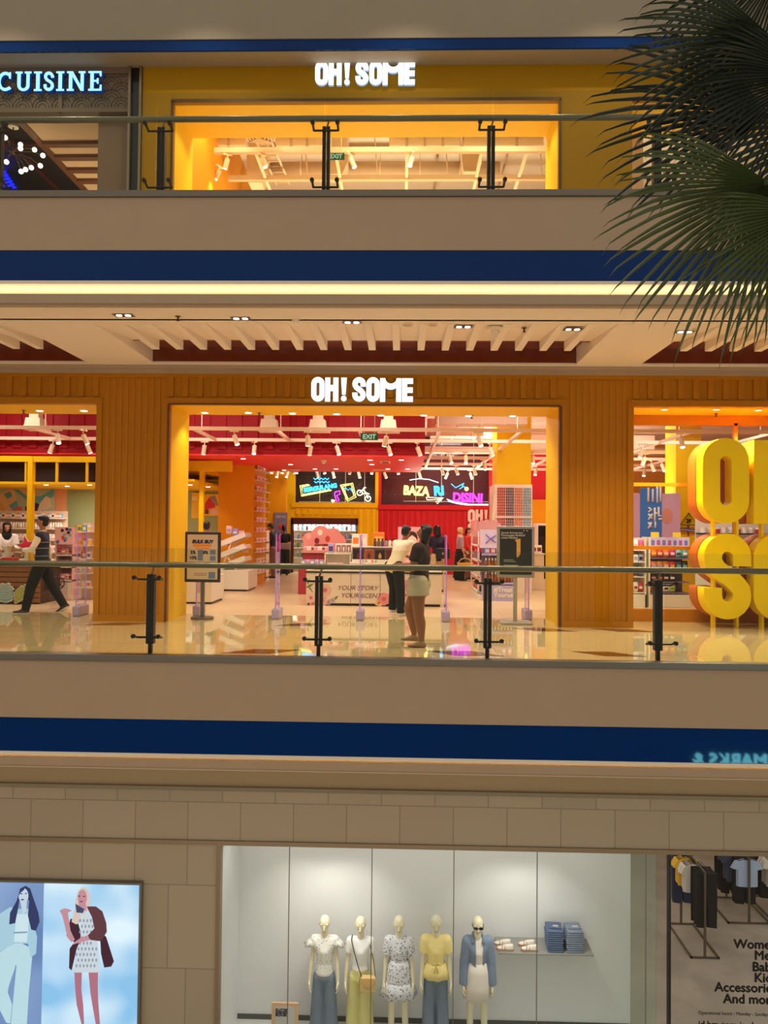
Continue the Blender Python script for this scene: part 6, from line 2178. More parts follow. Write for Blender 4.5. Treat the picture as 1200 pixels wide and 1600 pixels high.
def trousers(J, m, parent, length=1.0, pad=.012, flare=0.0, name='trousers', voxel=.011):
    H, bw = J['H'], J['bw']
    b = MB()
    Ms = aim(J['S'])
    b.hull([(J['pel'] - Vector((0, 0, .02 * H)), (.08 * H * bw + pad, .06 * H + pad, .05 * H)), (J['pel'] + J['S'] * .06 * H, (.068 * H * bw + pad, .052 * H + pad, .02 * H), Ms)])
    for k in 'RL':
        hp, kn, an = J['hip' + k], J['kn' + k], J['an' + k]
        r0, r1, r2 = .054 * H * bw + pad, .037 * H * bw + pad + flare * .5, .026 * H + pad + flare
        if length < .5:
            q = length / .5
            cap(b, hp, r0, hp + (kn - hp) * q, r0 + (r1 - r0) * q + pad * .6)
        else:
            q = (length - .5) / .5
            b.hull([(hp, r0), (kn, r1)])
            e = an - Vector((0, 0, .01 * H))
            cap(b, kn, r1, kn + (e - kn) * q, r1 + (r2 - r1) * q)
    o = b.build(name, m, parent)
    remesh(o, voxel, 3)
    return o


def shoes(J, m, parent, sole=None):
    H = J['H']
    for k in 'RL':
        a = J['an' + k]
        tp = math.radians(max(-40, min(25, J['pit' + k] if J['pit' + k] < -12 else 0)))
        Mf = Matrix.Rotation(-tp, 3, 'X')
        b = MB()
        b.hull([(a + Vector((0, .002, -.004 * H)), .025 * H), (a + Mf @ Vector((0, .02 * H, -.022 * H)), .022 * H), (a + Mf @ Vector((0, -.055 * H, -.024 * H)), (.026 * H, .02 * H, .018 * H))])
        b.hull([(a + Mf @ Vector((0, -.05 * H, -.026 * H)), (.027 * H, .02 * H, .016 * H)), (a + Mf @ Vector((0, -.102 * H, -.029 * H)), (.024 * H, .018 * H, .013 * H))])
        o = b.build('shoe', m, parent)
        remesh(o, .008, 2)
        if sole:
            b = MB()
            b.hull([(a + Mf @ Vector((0, .02 * H, -.039 * H)), (.024 * H, .024 * H, .005 * H)), (a + Mf @ Vector((0, -.1 * H, -.039 * H)), (.027 * H, .02 * H, .005 * H))])
            b.build('sole', sole, o)


def hair(J, m, parent, style='short', pad=0):
    H, hm, hc = J['H'], J['Mh'], J['head']
    b = MB()

    def P(x, y, z):
        return hc + hm @ Vector((x * H, y * H, z * H))
    b.hull([(P(0, .012, .020), (.047 * H, .053 * H, .05 * H), hm)])
    b.hull([(P(0, -.022, .045), (.036 * H, .024 * H, .016 * H), hm), (P(0, .02, .03), (.046 * H, .046 * H, .04 * H), hm)])
    b.hull([(P(0, .034, -.01), (.038 * H, .024 * H, .03 * H), hm), (P(0, .02, .02), (.045 * H, .04 * H, .03 * H), hm)])
    b.hull([(P(0, .026, -.024), (.044 * H, .034 * H, .03 * H), hm), (P(0, .016, .02), (.049 * H, .052 * H, .045 * H), hm)])
    if style in ('bob', 'long'):
        dz = -.085 if style == 'bob' else -.16
        b.hull([(P(0, .02, .0), (.05 * H, .042 * H, .04 * H), hm), (P(0, .034, dz), (.056 * H, .03 * H, .028 * H), hm)])
        for s in (-1, 1):
            b.hull([(P(s * .042, -.004, .02), .013 * H), (P(s * .05, .012, dz * .8), .014 * H)])
    if style == 'tail':
        b.hull([(P(0, .06, .01), .018 * H), (P(0, .075, -.07), .014 * H)])
        b.hull([(P(0, .075, -.07), .014 * H), (P(0, .065, -.14), .007 * H)])
    if style == 'hijab':
        b = MB()
        b.hull([(P(0, .016, .008), (.054 * H, .058 * H, .06 * H), hm)])
        b.hull([(P(0, -.012, .05), (.04 * H, .03 * H, .014 * H), hm), (P(0, .02, .04), (.05 * H, .05 * H, .03 * H), hm)])
        for s in (-1, 1):
            b.hull([(P(s * .043, -.012, .02), .013 * H), (P(s * .036, -.016, -.06), .017 * H)])
        b.hull([(P(0, .01, -.075), (.05 * H, .05 * H, .02 * H)), (J['neck'] + Vector((0, -.0, -.0)), (.085 * H, .062 * H, .02 * H)), (J['chest'] + Vector((0, -.015 * H, .04 * H)), (.07 * H, .055 * H, .02 * H))])
    o = b.build('hair' if style != 'hijab' else 'headscarf', m, parent)
    remesh(o, .008, 3)
    return o


def person(label, loc, rz, J, skin, name='person', cat='person', **k):
    t = thing(name, label, cat)
    body(J, skin, t, **k)
    return t


m_skin = mat('skin_tan', (176, 118, 84), .5)
m_skin2 = mat('skin_brown', (146, 92, 62), .5)
m_skin3 = mat('skin_light', (206, 150, 114), .5)
m_hairb = mat('hair_black', (16, 12, 12), .45)


def cloth(n, c, nz=.1):
    return mat('cloth_' + n, c, .85, noise=nz, nscale=30, bump=.25)


def put(t, px, py, rz, z=0.0):
    p = atz(px, py, z)
    t.location = (p.x, p.y, z)
    t.rotation_euler.z = math.radians(rz)
    return p


# woman in shorts at the balustrade
J = skeleton(1.58, lean=-3, legs=((24, 36, 3), (-3, 4, 3)), arms=((22, 72, 8, 25), (14, 70, 10, 30)), nod=-14, bw=1.3)
t = person('woman in a dark maroon T-shirt and beige shorts standing behind the glass balustrade', None, 0, J, m_skin2)
trousers(J, cloth('stone', (186, 168, 144)), t, length=.2, pad=.034, name='shorts')
top(J, cloth('maroon', (40, 18, 20)), t, sleeve=.36, hem=.085, pad=.04, name='t_shirt')
hair(J, m_hairb, t, 'bob')
shoes(J, mat('sandal_tan', (150, 116, 90), .6), t)
put(t, 654, 1009, -102)
# man leaning on the counter
J = skeleton(1.66, lean=34, legs=((4, 2, 4), (22, 26, 5)), arms=((40, 30, 8, 10), (44, 30, 8, 10)), nod=-6, bw=1.1)
t = person('man in a cream T-shirt and black jeans leaning over the scent counter', None, 0, J, m_skin2)
trousers(J, cloth('black_denim', (12, 12, 20)), t, pad=.016, flare=.012)
top(J, cloth('cream', (232, 208, 176)), t, sleeve=.4, hem=.06, pad=.02, name='t_shirt')
hair(J, m_hairb, t, 'short')
shoes(J, mat('canvas_white', (224, 210, 196), .7), t, mat('sole_cream', (200, 184, 166), .7))
put(t, 615, 962, 140)
# person with a black bag
J = skeleton(1.6, lean=4, legs=((0, 2, 3), (6, 8, 3)), arms=((10, 40, 8, 10), (20, 60, 8, 20)), bw=1.05)
t = person('person in a navy top and sand trousers standing just beyond the woman in shorts', None, 0, J, m_skin)
trousers(J, cloth('sand', (220, 190, 154)), t, pad=.016, flare=.01)
top(J, cloth('navy', (34, 32, 58)), t, sleeve=.7, hem=.05, pad=.016)
hair(J, m_hairb, t, 'bob')
shoes(J, mat('shoe_black', (20, 18, 18), .5), t)
p = put(t, 683, 925, -160)
t = thing('shoulder_bag', 'black shoulder bag carried behind the woman in shorts', 'bag')
MB().box(-.17, .17, -.05, .05, .0, .26, bev=.02).build('pouch', mat('bag_black', (18, 16, 18), .4), t)
MB().tube([(-.13, 0, .25), (-.1, 0, .5), (.0, .0, .62), (.1, 0, .5), (.13, 0, .25)], .012, 6).build('strap', mat('bag_black', (0, 0, 0)), t)
MB().box(-.02, .02, -.056, -.05, .1, .16).build('emblem', m_grey_ink, t)
t.location = (p.x + .12, p.y - .19, .82)
# man in the striped vest, walking
J = skeleton(1.72, lean=0, legs=((-20, 12, 2), (20, 8, 2)), arms=((-12, 10, 8, 0), (24, 66, 8, 10)), nod=2, bw=1.1)
t = person('man in a striped navy vest and black trousers walking past holding a cup', None, 0, J, m_skin, curl=26)
trousers(J, cloth('black', (9, 8, 10)), t, pad=.016, flare=.008)
top(J, cloth('white_shirt', (236, 222, 204)), t, sleeve=.82, hem=.03, pad=.01, name='shirt')
top(J, cloth('navy_vest', (38, 36, 56)), t, sleeve=0, hem=.035, pad=.02, name='vest')
H = J['H']
b = MB()
for q in (.06, .14, .2):
    c = J['pel'] + J['S'] * q * H
    rr = .088 * H * 1.1 if q != .06 else .082 * H * 1.1
    b.tube([(c.x + (rr + .021) * math.cos(a), c.y + (.062 * H + .021) * math.sin(a), c.z) for a in [2 * PI * i / 28 for i in range(28)]], .005, 5, closed=True)
b.build('vest_stripe', mat('stripe_grey', (150, 150, 160), .8), t)
b = MB()
for s in (-1, 1):
    b.tube([J['neck'] + Vector((s * .035 * H, .03 * H, .022 * H)), J['neck'] + Vector((s * .042 * H, -.02 * H, .016 * H)), J['neck'] + Vector((s * .01 * H, -.055 * H, -.02 * H))], .013, 6)
b.build('collar', cloth('white_shirt', (0, 0, 0)), t)
hair(J, m_hairb, t, 'short')
shoes(J, mat('sneaker_grey', (70, 60, 56), .7), t, mat('sole_white', (214, 204, 192), .7))
p = put(t, 64, 957, -78)
M4 = Matrix.Translation(t.location) @ Matrix.Rotation(math.radians(-78), 4, 'Z')
q = M4 @ (J['wrL'] + J['fdL'] * .07 * H)
t = thing('paper_cup', 'beige paper cup held by the man in the striped vest', 'cup', (q.x, q.y, q.z - .03))
MB().cyl((q.x, q.y, q.z - .03), (q.x, q.y, q.z + .07), .03, .038, seg=16).build('cup', mat('cup_beige', (206, 176, 130), .6), t)
MB().cyl((q.x, q.y, q.z + .07), (q.x, q.y, q.z + .08), .04, seg=16).build('lid', m_white, t)
q = M4 @ (J['wrR'] + J['fdR'] * .08 * H)
t = thing('paper_bag', 'brown paper bag hanging from the walking man\'s hand', 'bag', (q.x, q.y, q.z - .34))
MB().box(q.x - .09, q.x + .09, q.y - .04, q.y + .04, q.z - .34, q.z - .08, bev=.008).build('sack', mat('kraft_brown', (110, 66, 44), .8), t)
MB().tube([(q.x - .05, q.y, q.z - .09), (q.x - .03, q.y, q.z), (q.x + .03, q.y, q.z), (q.x + .05, q.y, q.z - .09)], .006, 6).build('handle', mat('kraft_brown', (0, 0, 0)), t)
# woman in white behind the slatted counter
J = skeleton(1.57, lean=6, arms=((20, 60, 10, 20), (24, 56, 10, 20)), nod=8, bw=1.0)
t = person('woman in a black headscarf and white jacket behind the slatted counter', None, 0, J, m_skin3)
top(J, cloth('white_jacket', (240, 232, 224)), t, sleeve=.95, hem=.1, pad=.03, name='jacket')
trousers(J, cloth('black', (0, 0, 0)), t)
hair(J, mat('scarf_black', (18, 16, 18), .8), t, 'hijab')
shoes(J, mat('shoe_black', (0, 0, 0)), t)
q = at(9, 880, 15.7)
t.location = (q.x, 15.7, 0)
t.rotation_euler.z = math.radians(35)
# shopper whose head shows above the bulk buy poster
J = skeleton(1.63)
t = person('dark-haired shopper in white seen from the back above the bulk buy poster', None, 0, J, m_skin)
top(J, cloth('white_jacket', (0, 0, 0)), t, sleeve=.4, hem=.06, pad=.015)
trousers(J, cloth('black', (0, 0, 0)), t)
hair(J, m_hairb, t, 'short')
shoes(J, mat('shoe_black', (0, 0, 0)), t)
q = at(323, 880, 16.6)
t.location = (q.x, 16.6, 0)
t.rotation_euler.z = math.radians(170)
# couple by the back wall
J = skeleton(1.64, lean=5, legs=((2, 3, 3), (-2, 2, 3)), arms=((28, 70, 8, 15), (26, 74, 8, 15)), nod=24, bw=1.1)
t = person('man in a charcoal T-shirt and brown trousers bent over his phone', None, 0, J, m_skin)
trousers(J, cloth('brown', (128, 84, 68)), t, pad=.02)
top(J, cloth('charcoal', (42, 40, 50)), t, sleeve=.4, hem=.08, pad=.022, name='t_shirt')
hair(J, mat('hair_brown', (40, 24, 18), .5), t, 'short')
shoes(J, mat('shoe_brown', (52, 30, 24), .6), t)
p = put(t, 427, 903, -96)
M4 = Matrix.Translation(t.location) @ Matrix.Rotation(math.radians(-96), 4, 'Z')
q = M4 @ ((J['wrL'] + J['wrR']) / 2 + J['fdL'] * .07 * 1.64)
b = MB()
b.obox((q.x, q.y, q.z), .012, .075, .15, Matrix.Rotation(math.radians(-35), 3, 'Y'))
b.build('mobile_phone', m_blk, label='dark phone in the hands of the man in the charcoal T-shirt', cat='phone')
J = skeleton(1.58, lean=2, arms=((6, 20, 8, 0), (10, 50, 8, 20)), nod=6)
t = person('woman in black with a ponytail standing close to the phone man', None, 0, J, m_skin3)
trousers(J, cloth('black', (0, 0, 0)), t, pad=.03, flare=.03)
top(J, cloth('black', (0, 0, 0)), t, sleeve=.42, hem=.06, pad=.016)
hair(J, m_hairb, t, 'tail')
shoes(J, mat('shoe_black', (0, 0, 0)), t)
p = put(t, 443, 899, -165)
t = thing('sling_bag', 'grey sling bag across the back of the woman in black', 'bag', (p.x + .08, p.y - .17, .88))
MB().box(p.x - .1, p.x + .24, p.y - .2, p.y - .12, .84, 1.04, bev=.03).build('pouch', mat('bag_grey', (150, 134, 134), .7), t)
MB().tube([(p.x - .08, p.y - .14, 1.0), (p.x - .14, p.y - .12, 1.25), (p.x - .05, p.y - .06, 1.33)], .012, 6).build('strap', mat('bag_grey', (0, 0, 0)), t)
# woman with the yellow basket
J = skeleton(1.56, lean=2, legs=((4, 4, 3), (-4, 4, 3)), arms=((2, 14, 10, 0), (8, 40, 8, 20)), nod=4, bw=1.1)
t = person('woman in a beige headscarf and lilac-grey top carrying a yellow basket', None, 0, J, m_skin3, curl=40)
trousers(J, cloth('black', (0, 0, 0)), t, pad=.035, flare=.035)
top(J, cloth('lilac_grey', (176, 156, 168)), t, sleeve=.6, hem=.05, pad=.022, loose=.01)
hair(J, mat('scarf_beige', (224, 180, 134), .8), t, 'hijab')
shoes(J, mat('shoe_black', (0, 0, 0)), t)
p = put(t, 718, 907, 96)
q = Matrix.Translation(t.location) @ Matrix.Rotation(math.radians(96), 4, 'Z') @ (J['wrR'] + J['fdR'] * .08 * 1.56)
t = thing('shopping_basket', 'yellow shopping basket hanging from the hand of the woman in the beige headscarf', 'basket', (q.x, q.y, q.z - .36))
zb = q.z - .36
b = MB()
b.loft([[(q.x + x * k, q.y + y * k, zb + z) for x, y in ((-.22, -.15), (.22, -.15), (.22, .15), (-.22, .15))] for k, z in ((.85, 0), (1.05, .22))], smooth=False)
b.build('tub', mat('basket_yellow', (244, 176, 10), .45), t)
MB().box(q.x - .24, q.x + .24, q.y - .17, q.y + .17, zb + .2, zb + .225, bev=.006).build('rim', mat('basket_yellow', (0, 0, 0)), t)
MB().tube([(q.x - .22, q.y, zb + .21), (q.x - .12, q.y, zb + .33), (q.x, q.y, zb + .36), (q.x + .12, q.y, zb + .33), (q.x + .22, q.y, zb + .21)], .012, 6).build('handle', m_white, t)
# shopper in red, mostly behind the gondola
J = skeleton(1.56, arms=((10, 30, 8, 10), (10, 30, 8, 10)))
t = person('shopper in a long red top half hidden by the white gondola', None, 0, J, m_skin3)
trousers(J, cloth('brown', (0, 0, 0)), t, pad=.02)
top(J, cloth('red_top', (206, 44, 30)), t, sleeve=.8, hem=.2, pad=.025)
hair(J, m_hairb, t, 'tail')
shoes(J, mat('shoe_black', (0, 0, 0)), t)
put(t, 732, 905, 60)
# ================================================================== ground floor
def patmat(name, base, dot, scale, thr, c3=None):
    m = mat(name, base, .85)
    nt = m.node_tree
    b = nt.nodes['Principled BSDF']
    tc = nt.nodes.new('ShaderNodeTexCoord')
    v = nt.nodes.new('ShaderNodeTexVoronoi')
    v.inputs['Scale'].default_value = scale
    lt = nt.nodes.new('ShaderNodeMath')
    lt.operation = 'LESS_THAN'
    lt.inputs[1].default_value = thr
    mx = nt.nodes.new('ShaderNodeMix')
    mx.data_type = 'RGBA'
    mx.inputs['A'].default_value = rgb(base)
    mx.inputs['B'].default_value = rgb(dot)
    nt.links.new(tc.outputs['Object'], v.inputs['Vector'])
    nt.links.new(v.outputs['Distance'], lt.inputs[0])
    nt.links.new(lt.outputs[0], mx.inputs['Factor'])
    nt.links.new(mx.outputs['Result'], b.inputs['Base Color'])
    return m


m_mann = mat('mannequin_ivory', (232, 222, 190), .4)
m_jeans = cloth('washed_denim', (118, 132, 150), .14)
m_denim = cloth('mid_denim', (126, 142, 168), .2)
m_wtee = cloth('white_tee', (240, 238, 236), .03)
m_dots = patmat('dotted_white', (234, 230, 222), (70, 64, 62), 34, .22)
m_print = patmat('grey_print', (222, 222, 228), (134, 136, 148), 30, .36)
m_pyel = cloth('pale_yellow', (214, 206, 138), .05)
m_byel = cloth('butter_yellow', (250, 228, 152), .06)
YM = 11.05


def skirt(J, m, parent, rings, name, ruffle=0.0, n=40, freq=9):
    """rings: (height above the pelvis in H, rx, ry in H)"""
    H = J['H']
    b = MB()
    rr = []
    for i, (z, rx, ry) in enumerate(rings):
        q = []
        for k in range(n):
            a = 2 * PI * k / n
            w = 1 + ruffle * (i / (len(rings) - 1)) * math.sin(a * freq + i)
            q.append((J['pel'].x + rx * H * w * math.cos(a), J['pel'].y + ry * H * w * math.sin(a), J['pel'].z + z * H))
        rr.append(q)
    b.loft(rr, cap=True)
    return b.build(name, m, parent)


def mann(px, pyt, label, turn=0):
    ztop = Z(px, pyt, YM)
    H = (ztop - Z0) / 1.0
    J = skeleton(H, legs=((0, 0, 3.2), (1, 2, 3.2)), arms=((3, 8, 9, 0), (3, 8, 9, 0)), nod=10, bw=.8)
    t = thing('mannequin', label, 'mannequin', group='mannequins in the display window')
    body(J, m_mann, t, voxel=.0075, mann=True)
    MB().box(-.16, .16, -.12, .18, 0, .012, bev=.003).build('base_plate', m_steel, t)
    return t, J, H


def place(t, px):
    t.location = (X(px, 1500, YM), YM, Z0)


t, J, H = mann(507, 1432, 'ivory mannequin in a speckled white flutter-sleeve blouse and wide grey-blue jeans')
trousers(J, m_jeans, t, length=.97, pad=.016, flare=.055, name='jeans')
top(J, m_dots, t, sleeve=.16, hem=-.02, pad=.02, name='blouse')
for s, k in ((-1, 'R'), (1, 'L')):
    sh = J['sh' + k]
    b = MB()
    rr = []
    for i, (d, r) in enumerate(((0, .05), (.05, .075), (.11, .098))):
        rr.append([(sh.x + s * d * .75 + r * .8 * math.cos(a) * (1 + .12 * i * math.sin(5 * a)), sh.y + r * math.sin(a) * (1 + .12 * i * math.sin(5 * a)), sh.z + .03 - d * .9) for a in [2 * PI * q / 24 for q in range(24)]])
    b.loft(rr).build('flutter_sleeve', m_dots, t)
place(t, 507)
t, J, H = mann(563, 1434, 'ivory mannequin in a white V-neck T-shirt and flowing pale yellow trousers')
trousers(J, m_pyel, t, length=1.0, pad=.02, flare=.05, name='trousers')
top(J, m_wtee, t, sleeve=.3, hem=-.01, pad=.014, name='t_shirt')
b = MB()
b.tube([(.0, -.125, J['pel'].z + .06 * H), (-.02, -.14, J['pel'].z - .03 * H), (-.01, -.135, J['pel'].z - .12 * H)], .007, 6)
b.tube([(.01, -.125, J['pel'].z + .06 * H), (.03, -.14, J['pel'].z - .03 * H), (.035, -.135, J['pel'].z - .1 * H)], .007, 6)
b.build('drawstring', m_pyel, t)
place(t, 563)
lx = t.location
tb = thing('straw_bag', 'tan woven crossbody bag hanging on the white T-shirt mannequin', 'bag', (lx.x + .13, YM - .19, Z0 + J['pel'].z - .06 * H))
zb = Z0 + J['pel'].z + .0 * H
b = MB().loft([[(lx.x + .13 + x, YM - .19 + y, zb + z) for x, y in ((-w, -.045), (w, -.045), (w, .045), (-w, .045))] for z, w in ((-.11, .11), (0, .12), (.08, .1))], smooth=False)
b.build('body', mat('straw', (224, 190, 132), .8, noise=.35, nscale=60, bump=.5), tb)
MB().prism([(lx.x + .02, zb + .085), (lx.x + .24, zb + .085), (lx.x + .2, zb + .0), (lx.x + .13, zb - .03), (lx.x + .06, zb + .0)], YM - .245, YM - .232).build('flap', mat('straw_flap', (230, 186, 116), .7, noise=.2, nscale=60), tb)
MB().tube([(lx.x + .03, YM - .19, zb + .08), (lx.x - .02, YM - .16, zb + .2), (lx.x - .08, YM - .16, zb + .4), (lx.x - .13, YM - .08, zb + .55), (lx.x - .12, YM, zb + .575)], .008, 6).tube([(lx.x + .23, YM - .18, zb + .08), (lx.x + .2, YM - .16, zb + .3), (lx.x + .14, YM - .1, zb + .5)], .006, 6).build('strap', mat('dark_strap', (70, 54, 44), .5), tb)
t, J, H = mann(623, 1433, 'ivory mannequin in a short grey-and-white print dress with a flounce')
top(J, m_print, t, sleeve=.36, hem=-.03, pad=.018, name='dress_top', loose=.006)
skirt(J, m_print, t, ((.13, .078, .06), (.05, .096, .076), (-.02, .108, .086), (-.05, .112, .09)), 'dress_skirt', .02)
skirt(J, m_print, t, ((-.035, .108, .088), (-.09, .135, .108), (-.15, .15, .12)), 'flounce', .07)
place(t, 623)
t, J, H = mann(681, 1432, 'ivory mannequin in a butter yellow tie-front blouse and cropped jeans')
trousers(J, m_jeans, t, length=.9, pad=.02, flare=.035, name='jeans')
top(J, m_byel, t, sleeve=.3, hem=-.06, pad=.02, name='blouse', loose=.014)
skirt(J, m_byel, t, ((.1, .08, .064), (.05, .098, .08), (.0, .115, .094)), 'peplum', .06)
b = MB()
for s in (-1, 1):
    b.tube([(0, -.135, J['waist'].z + .02 * H), (s * .04, -.15, J['waist'].z + .045 * H), (s * .06, -.148, J['waist'].z + .02 * H), (0, -.14, J['waist'].z + .015 * H), (s * .03, -.148, J['waist'].z - .04 * H)], .008, 6)
b.build('bow_tie', m_byel, t)
place(t, 681)
t, J, H = mann(746, 1434, 'ivory mannequin in a white shirt dress, draped denim jacket and sunglasses')
top(J, cloth('cream_dress', (236, 226, 216), .03), t, sleeve=0, hem=.0, pad=.016, name='dress_top')
skirt(J, cloth('cream_dress', (0, 0, 0)), t, ((.12, .08, .06), (.04, .098, .078), (-.06, .106, .09), (-.16, .115, .098)), 'dress_skirt', .025)
for s, k, xx in ((-1, 'R', -.035), (1, 'L', .075)):
    o = top(J, m_denim, t, sleeve=1.04, hem=.02, pad=.03, name='jacket_panel', loose=.004)
    clip(o, Vector((xx, 0, 0)), Vector((-s, 0, 0)))
b = MB()
for s in (-1, 1):
    b.tube([J['neck'] + Vector((s * .05, .06, .06)), J['neck'] + Vector((s * .085, -.02, .04)), J['neck'] + Vector((s * .075, -.09, -.03))], .022, 8)
b.build('jacket_collar', m_denim, t)
hm, hc = J['Mh'], J['head']
g = MB()
for s in (-1, 1):
    g.ball(hc + hm @ Vector((s * .021 * H, -.05 * H, .002 * H)), .019 * H, .005 * H, .012 * H, seg=14, M=hm)
g.tube([hc + hm @ Vector((-.046 * H, .004 * H, .008 * H)), hc + hm @ Vector((-.042 * H, -.044 * H, .008 * H)), hc + hm @ Vector((0, -.054 * H, .007 * H)), hc + hm @ Vector((.042 * H, -.044 * H, .008 * H)), hc + hm @ Vector((.046 * H, .004 * H, .008 * H))], .004, 6)
T = Matrix.Translation(Vector((X(746, 1500, YM), YM, Z0)))
g.bm.transform(T)
g.build('sunglasses', mat('dark_lens', (24, 20, 20), .15), label='dark sunglasses worn by the mannequin with the denim jacket', cat='sunglasses')
place(t, 746)

# shelf, shoes and folded jeans
ZSH = Z(850, 1491, 11.06)
s0, s1 = X(779, 1490, 11.06), X(928, 1490, 11.06)
t = thing('display_shelf', 'slim grey wall shelf with shoes and folded jeans', 'shelf', ((s0 + s1) / 2, 11.5, ZSH - .12))
m_gsh = mat('shelf_grey', (150, 150, 144), .5)
MB().box(s0, s1, 11.06, 11.5, ZSH - .016, ZSH).build('board', m_gsh, t)
MB().box(s0 + .02, s1 - .06, 11.46, 11.5, ZSH - .12, ZSH - .016).build('wall_rail', mat('rail_grey', (128, 130, 124), .5), t)


def sneaker(x, y, rz, label):
    t = thing('sneaker', label, 'shoe', group=None)
    b = MB()
    b.hull([(Vector((-.09, 0, .05)), (.04, .035, .035)), (Vector((-.1, 0, .025)), (.035, .036, .02)), (Vector((.06, 0, .03)), (.06, .042, .022))])
    b.hull([(Vector((-.1, 0, .07)), (.03, .03, .02)), (Vector((-.02, 0, .06)), (.04, .032, .02)), (Vector((-.09, 0, .03)), (.03, .034, .02))])
    o = b.build('upper', mat('sneaker_white', (238, 226, 214), .6), t)
    remesh(o, .007, 3)
    b = MB().hull([(Vector((-.1, 0, .008)), (.04, .038, .008)), (Vector((.07, 0, .008)), (.062, .045, .008))])
    b.build('sole', mat('gum_sole', (170, 120, 90), .6), t)
    b = MB()
    for q in (.005, .045):
        b.tube([(q, -.042, .03), (q - .01, -.025, .062), (q - .01, .0, .072), (q - .01, .025, .062), (q, .042, .03)], .008, 6)
    b.build('strap', mat('strap_tan', (206, 176, 150), .6), t)
    t.location = (x, y, ZSH)
    t.rotation_euler.z = rz


for px, l in ((788, 'nearer the mannequins'), (826, 'nearer the jeans')):
    x = X(px, 1485, 11.18)
    sneaker(x, 11.15, PI, 'front shoe of the white strap pair %s' % l)
    sneaker(x - .02, 11.28, PI, 'rear shoe of the white strap pair %s' % l)
for px, n, hue, nm in ((867, 5, (88, 106, 138), 'darker blue'), (897, 5, (128, 140, 160), 'paler blue')):
    x = X(px, 1470, 11.2)
    m = cloth('jeans_%d' % px, hue, .2)
    for k in range(n):
        t = thing('folded_jeans', 'folded pair of jeans in the %s stack, %s' % (nm, ['at the bottom', 'second from the bottom', 'in the middle', 'second from the top', 'on the top'][k]), 'jeans', group='%s jeans stack' % nm)
        w = .125 + random.uniform(-.008, .006)
        b = MB()
        for q in (0, .032):
            b.box(-w + q * .2, w - q * .2, -.14, .14, q, q + .03, bev=.013)
        b.box(-w, w, .11, .15, .004, .058, bev=.014)
        o = b.build('fold', m, t, smooth=True)
        if k == n - 1:
            MB().box(-w * .8, w * .8, -.08, -.03, .062, .09, bev=.01).build('waistband', m, t)
            MB().box(-.03, .05, -.055, -.05, .085, .11).build('label_patch', m_white, t)
        t.location = (x + random.uniform(-.008, .008), 11.24, ZSH + k * .063)
        t.rotation_euler.z = random.uniform(-.06, .06)

# placard
YPc = 10.75
p0, p1 = at(424, 1600, YPc), at(466, 1568, YPc)
t = thing('info_placard', 'tan-framed placard about a blouse standing on the display floor', 'sign', ((p0.x + p1.x) / 2, YPc, Z0))
MB().box(p0.x, p1.x, YPc, YPc + .03, Z0, p1.z).build('frame', mat('placard_tan', (226, 186, 150), .6), t)
MB().box(p0.x + .055, p1.x - .055, YPc - .004, YPc, Z0 + .1, p1.z - .055).build('card', mat('placard_grey', (206, 204, 202), .6), t)
text('lettering', 'FLUTTER\nSLEEVED\nBLOUSE', .045, m_ink, (p0.x + .06, YPc - .008, p1.z - .11), t, align='LEFT', line=.8, bold=.002)

# gray lamp housings peeking below the window head
t = thing('display_lamp', 'round grey spotlight housing at the display ceiling edge', 'lamp', group='display ceiling lamps')
MB().cyl((0, 0, -.05), (0, 0, .02), .075, seg=18).build('housing', mat('lamp_grey', (170, 170, 166), .5), t)
MB().cyl((0, 0, -.054), (0, 0, -.0505), .055, seg=18).build('lens', m_lens, t)
for i, px in enumerate((461, 507, 545, 802, 852)):
    o = t if i == 0 else dup(t)
    x = X(px, 1325, 10.5)
    o.location = (x, 10.5, zd - .045)
    spot('display_spot', (x, 10.5, zd - .11), 40, (1, .95, .86), (x, 11.3, -5.0), 80)

# ------------------------------------------------------------------ light box with two fashion prints
YL2 = YW - .1


def printm(name, c, s=1.0):
    return glow('print_' + name, c, s)


def cloud(name, c1, c2, scale, s):
    m = bpy.data.materials.new(name)
    m.use_nodes = True
    nt = m.node_tree
    nt.nodes.clear()
    e = nt.nodes.new('ShaderNodeEmission')
    o = nt.nodes.new('ShaderNodeOutputMaterial')
    tc = nt.nodes.new('ShaderNodeTexCoord')
    n = nt.nodes.new('ShaderNodeTexNoise')
    n.inputs['Scale'].default_value = scale
    n.inputs['Detail'].default_value = 1
    r = nt.nodes.new('ShaderNodeValToRGB')
    r.color_ramp.elements[0].position = .35
    r.color_ramp.elements[1].position = .68
    r.color_ramp.elements[0].color = rgb(c1)
    r.color_ramp.elements[1].color = rgb(c2)
    nt.links.new(tc.outputs['Object'], n.inputs['Vector'])
    nt.links.new(n.outputs['Fac'], r.inputs['Fac'])
    nt.links.new(r.outputs['Color'], e.inputs[0])
    e.inputs[1].default_value = s
    nt.links.new(e.outputs[0], o.inputs[0])
    return m


def L(cx, cy):
    q = at(cx / 5, 1370 + cy / 5, YL2)
    return (q.x, q.z)


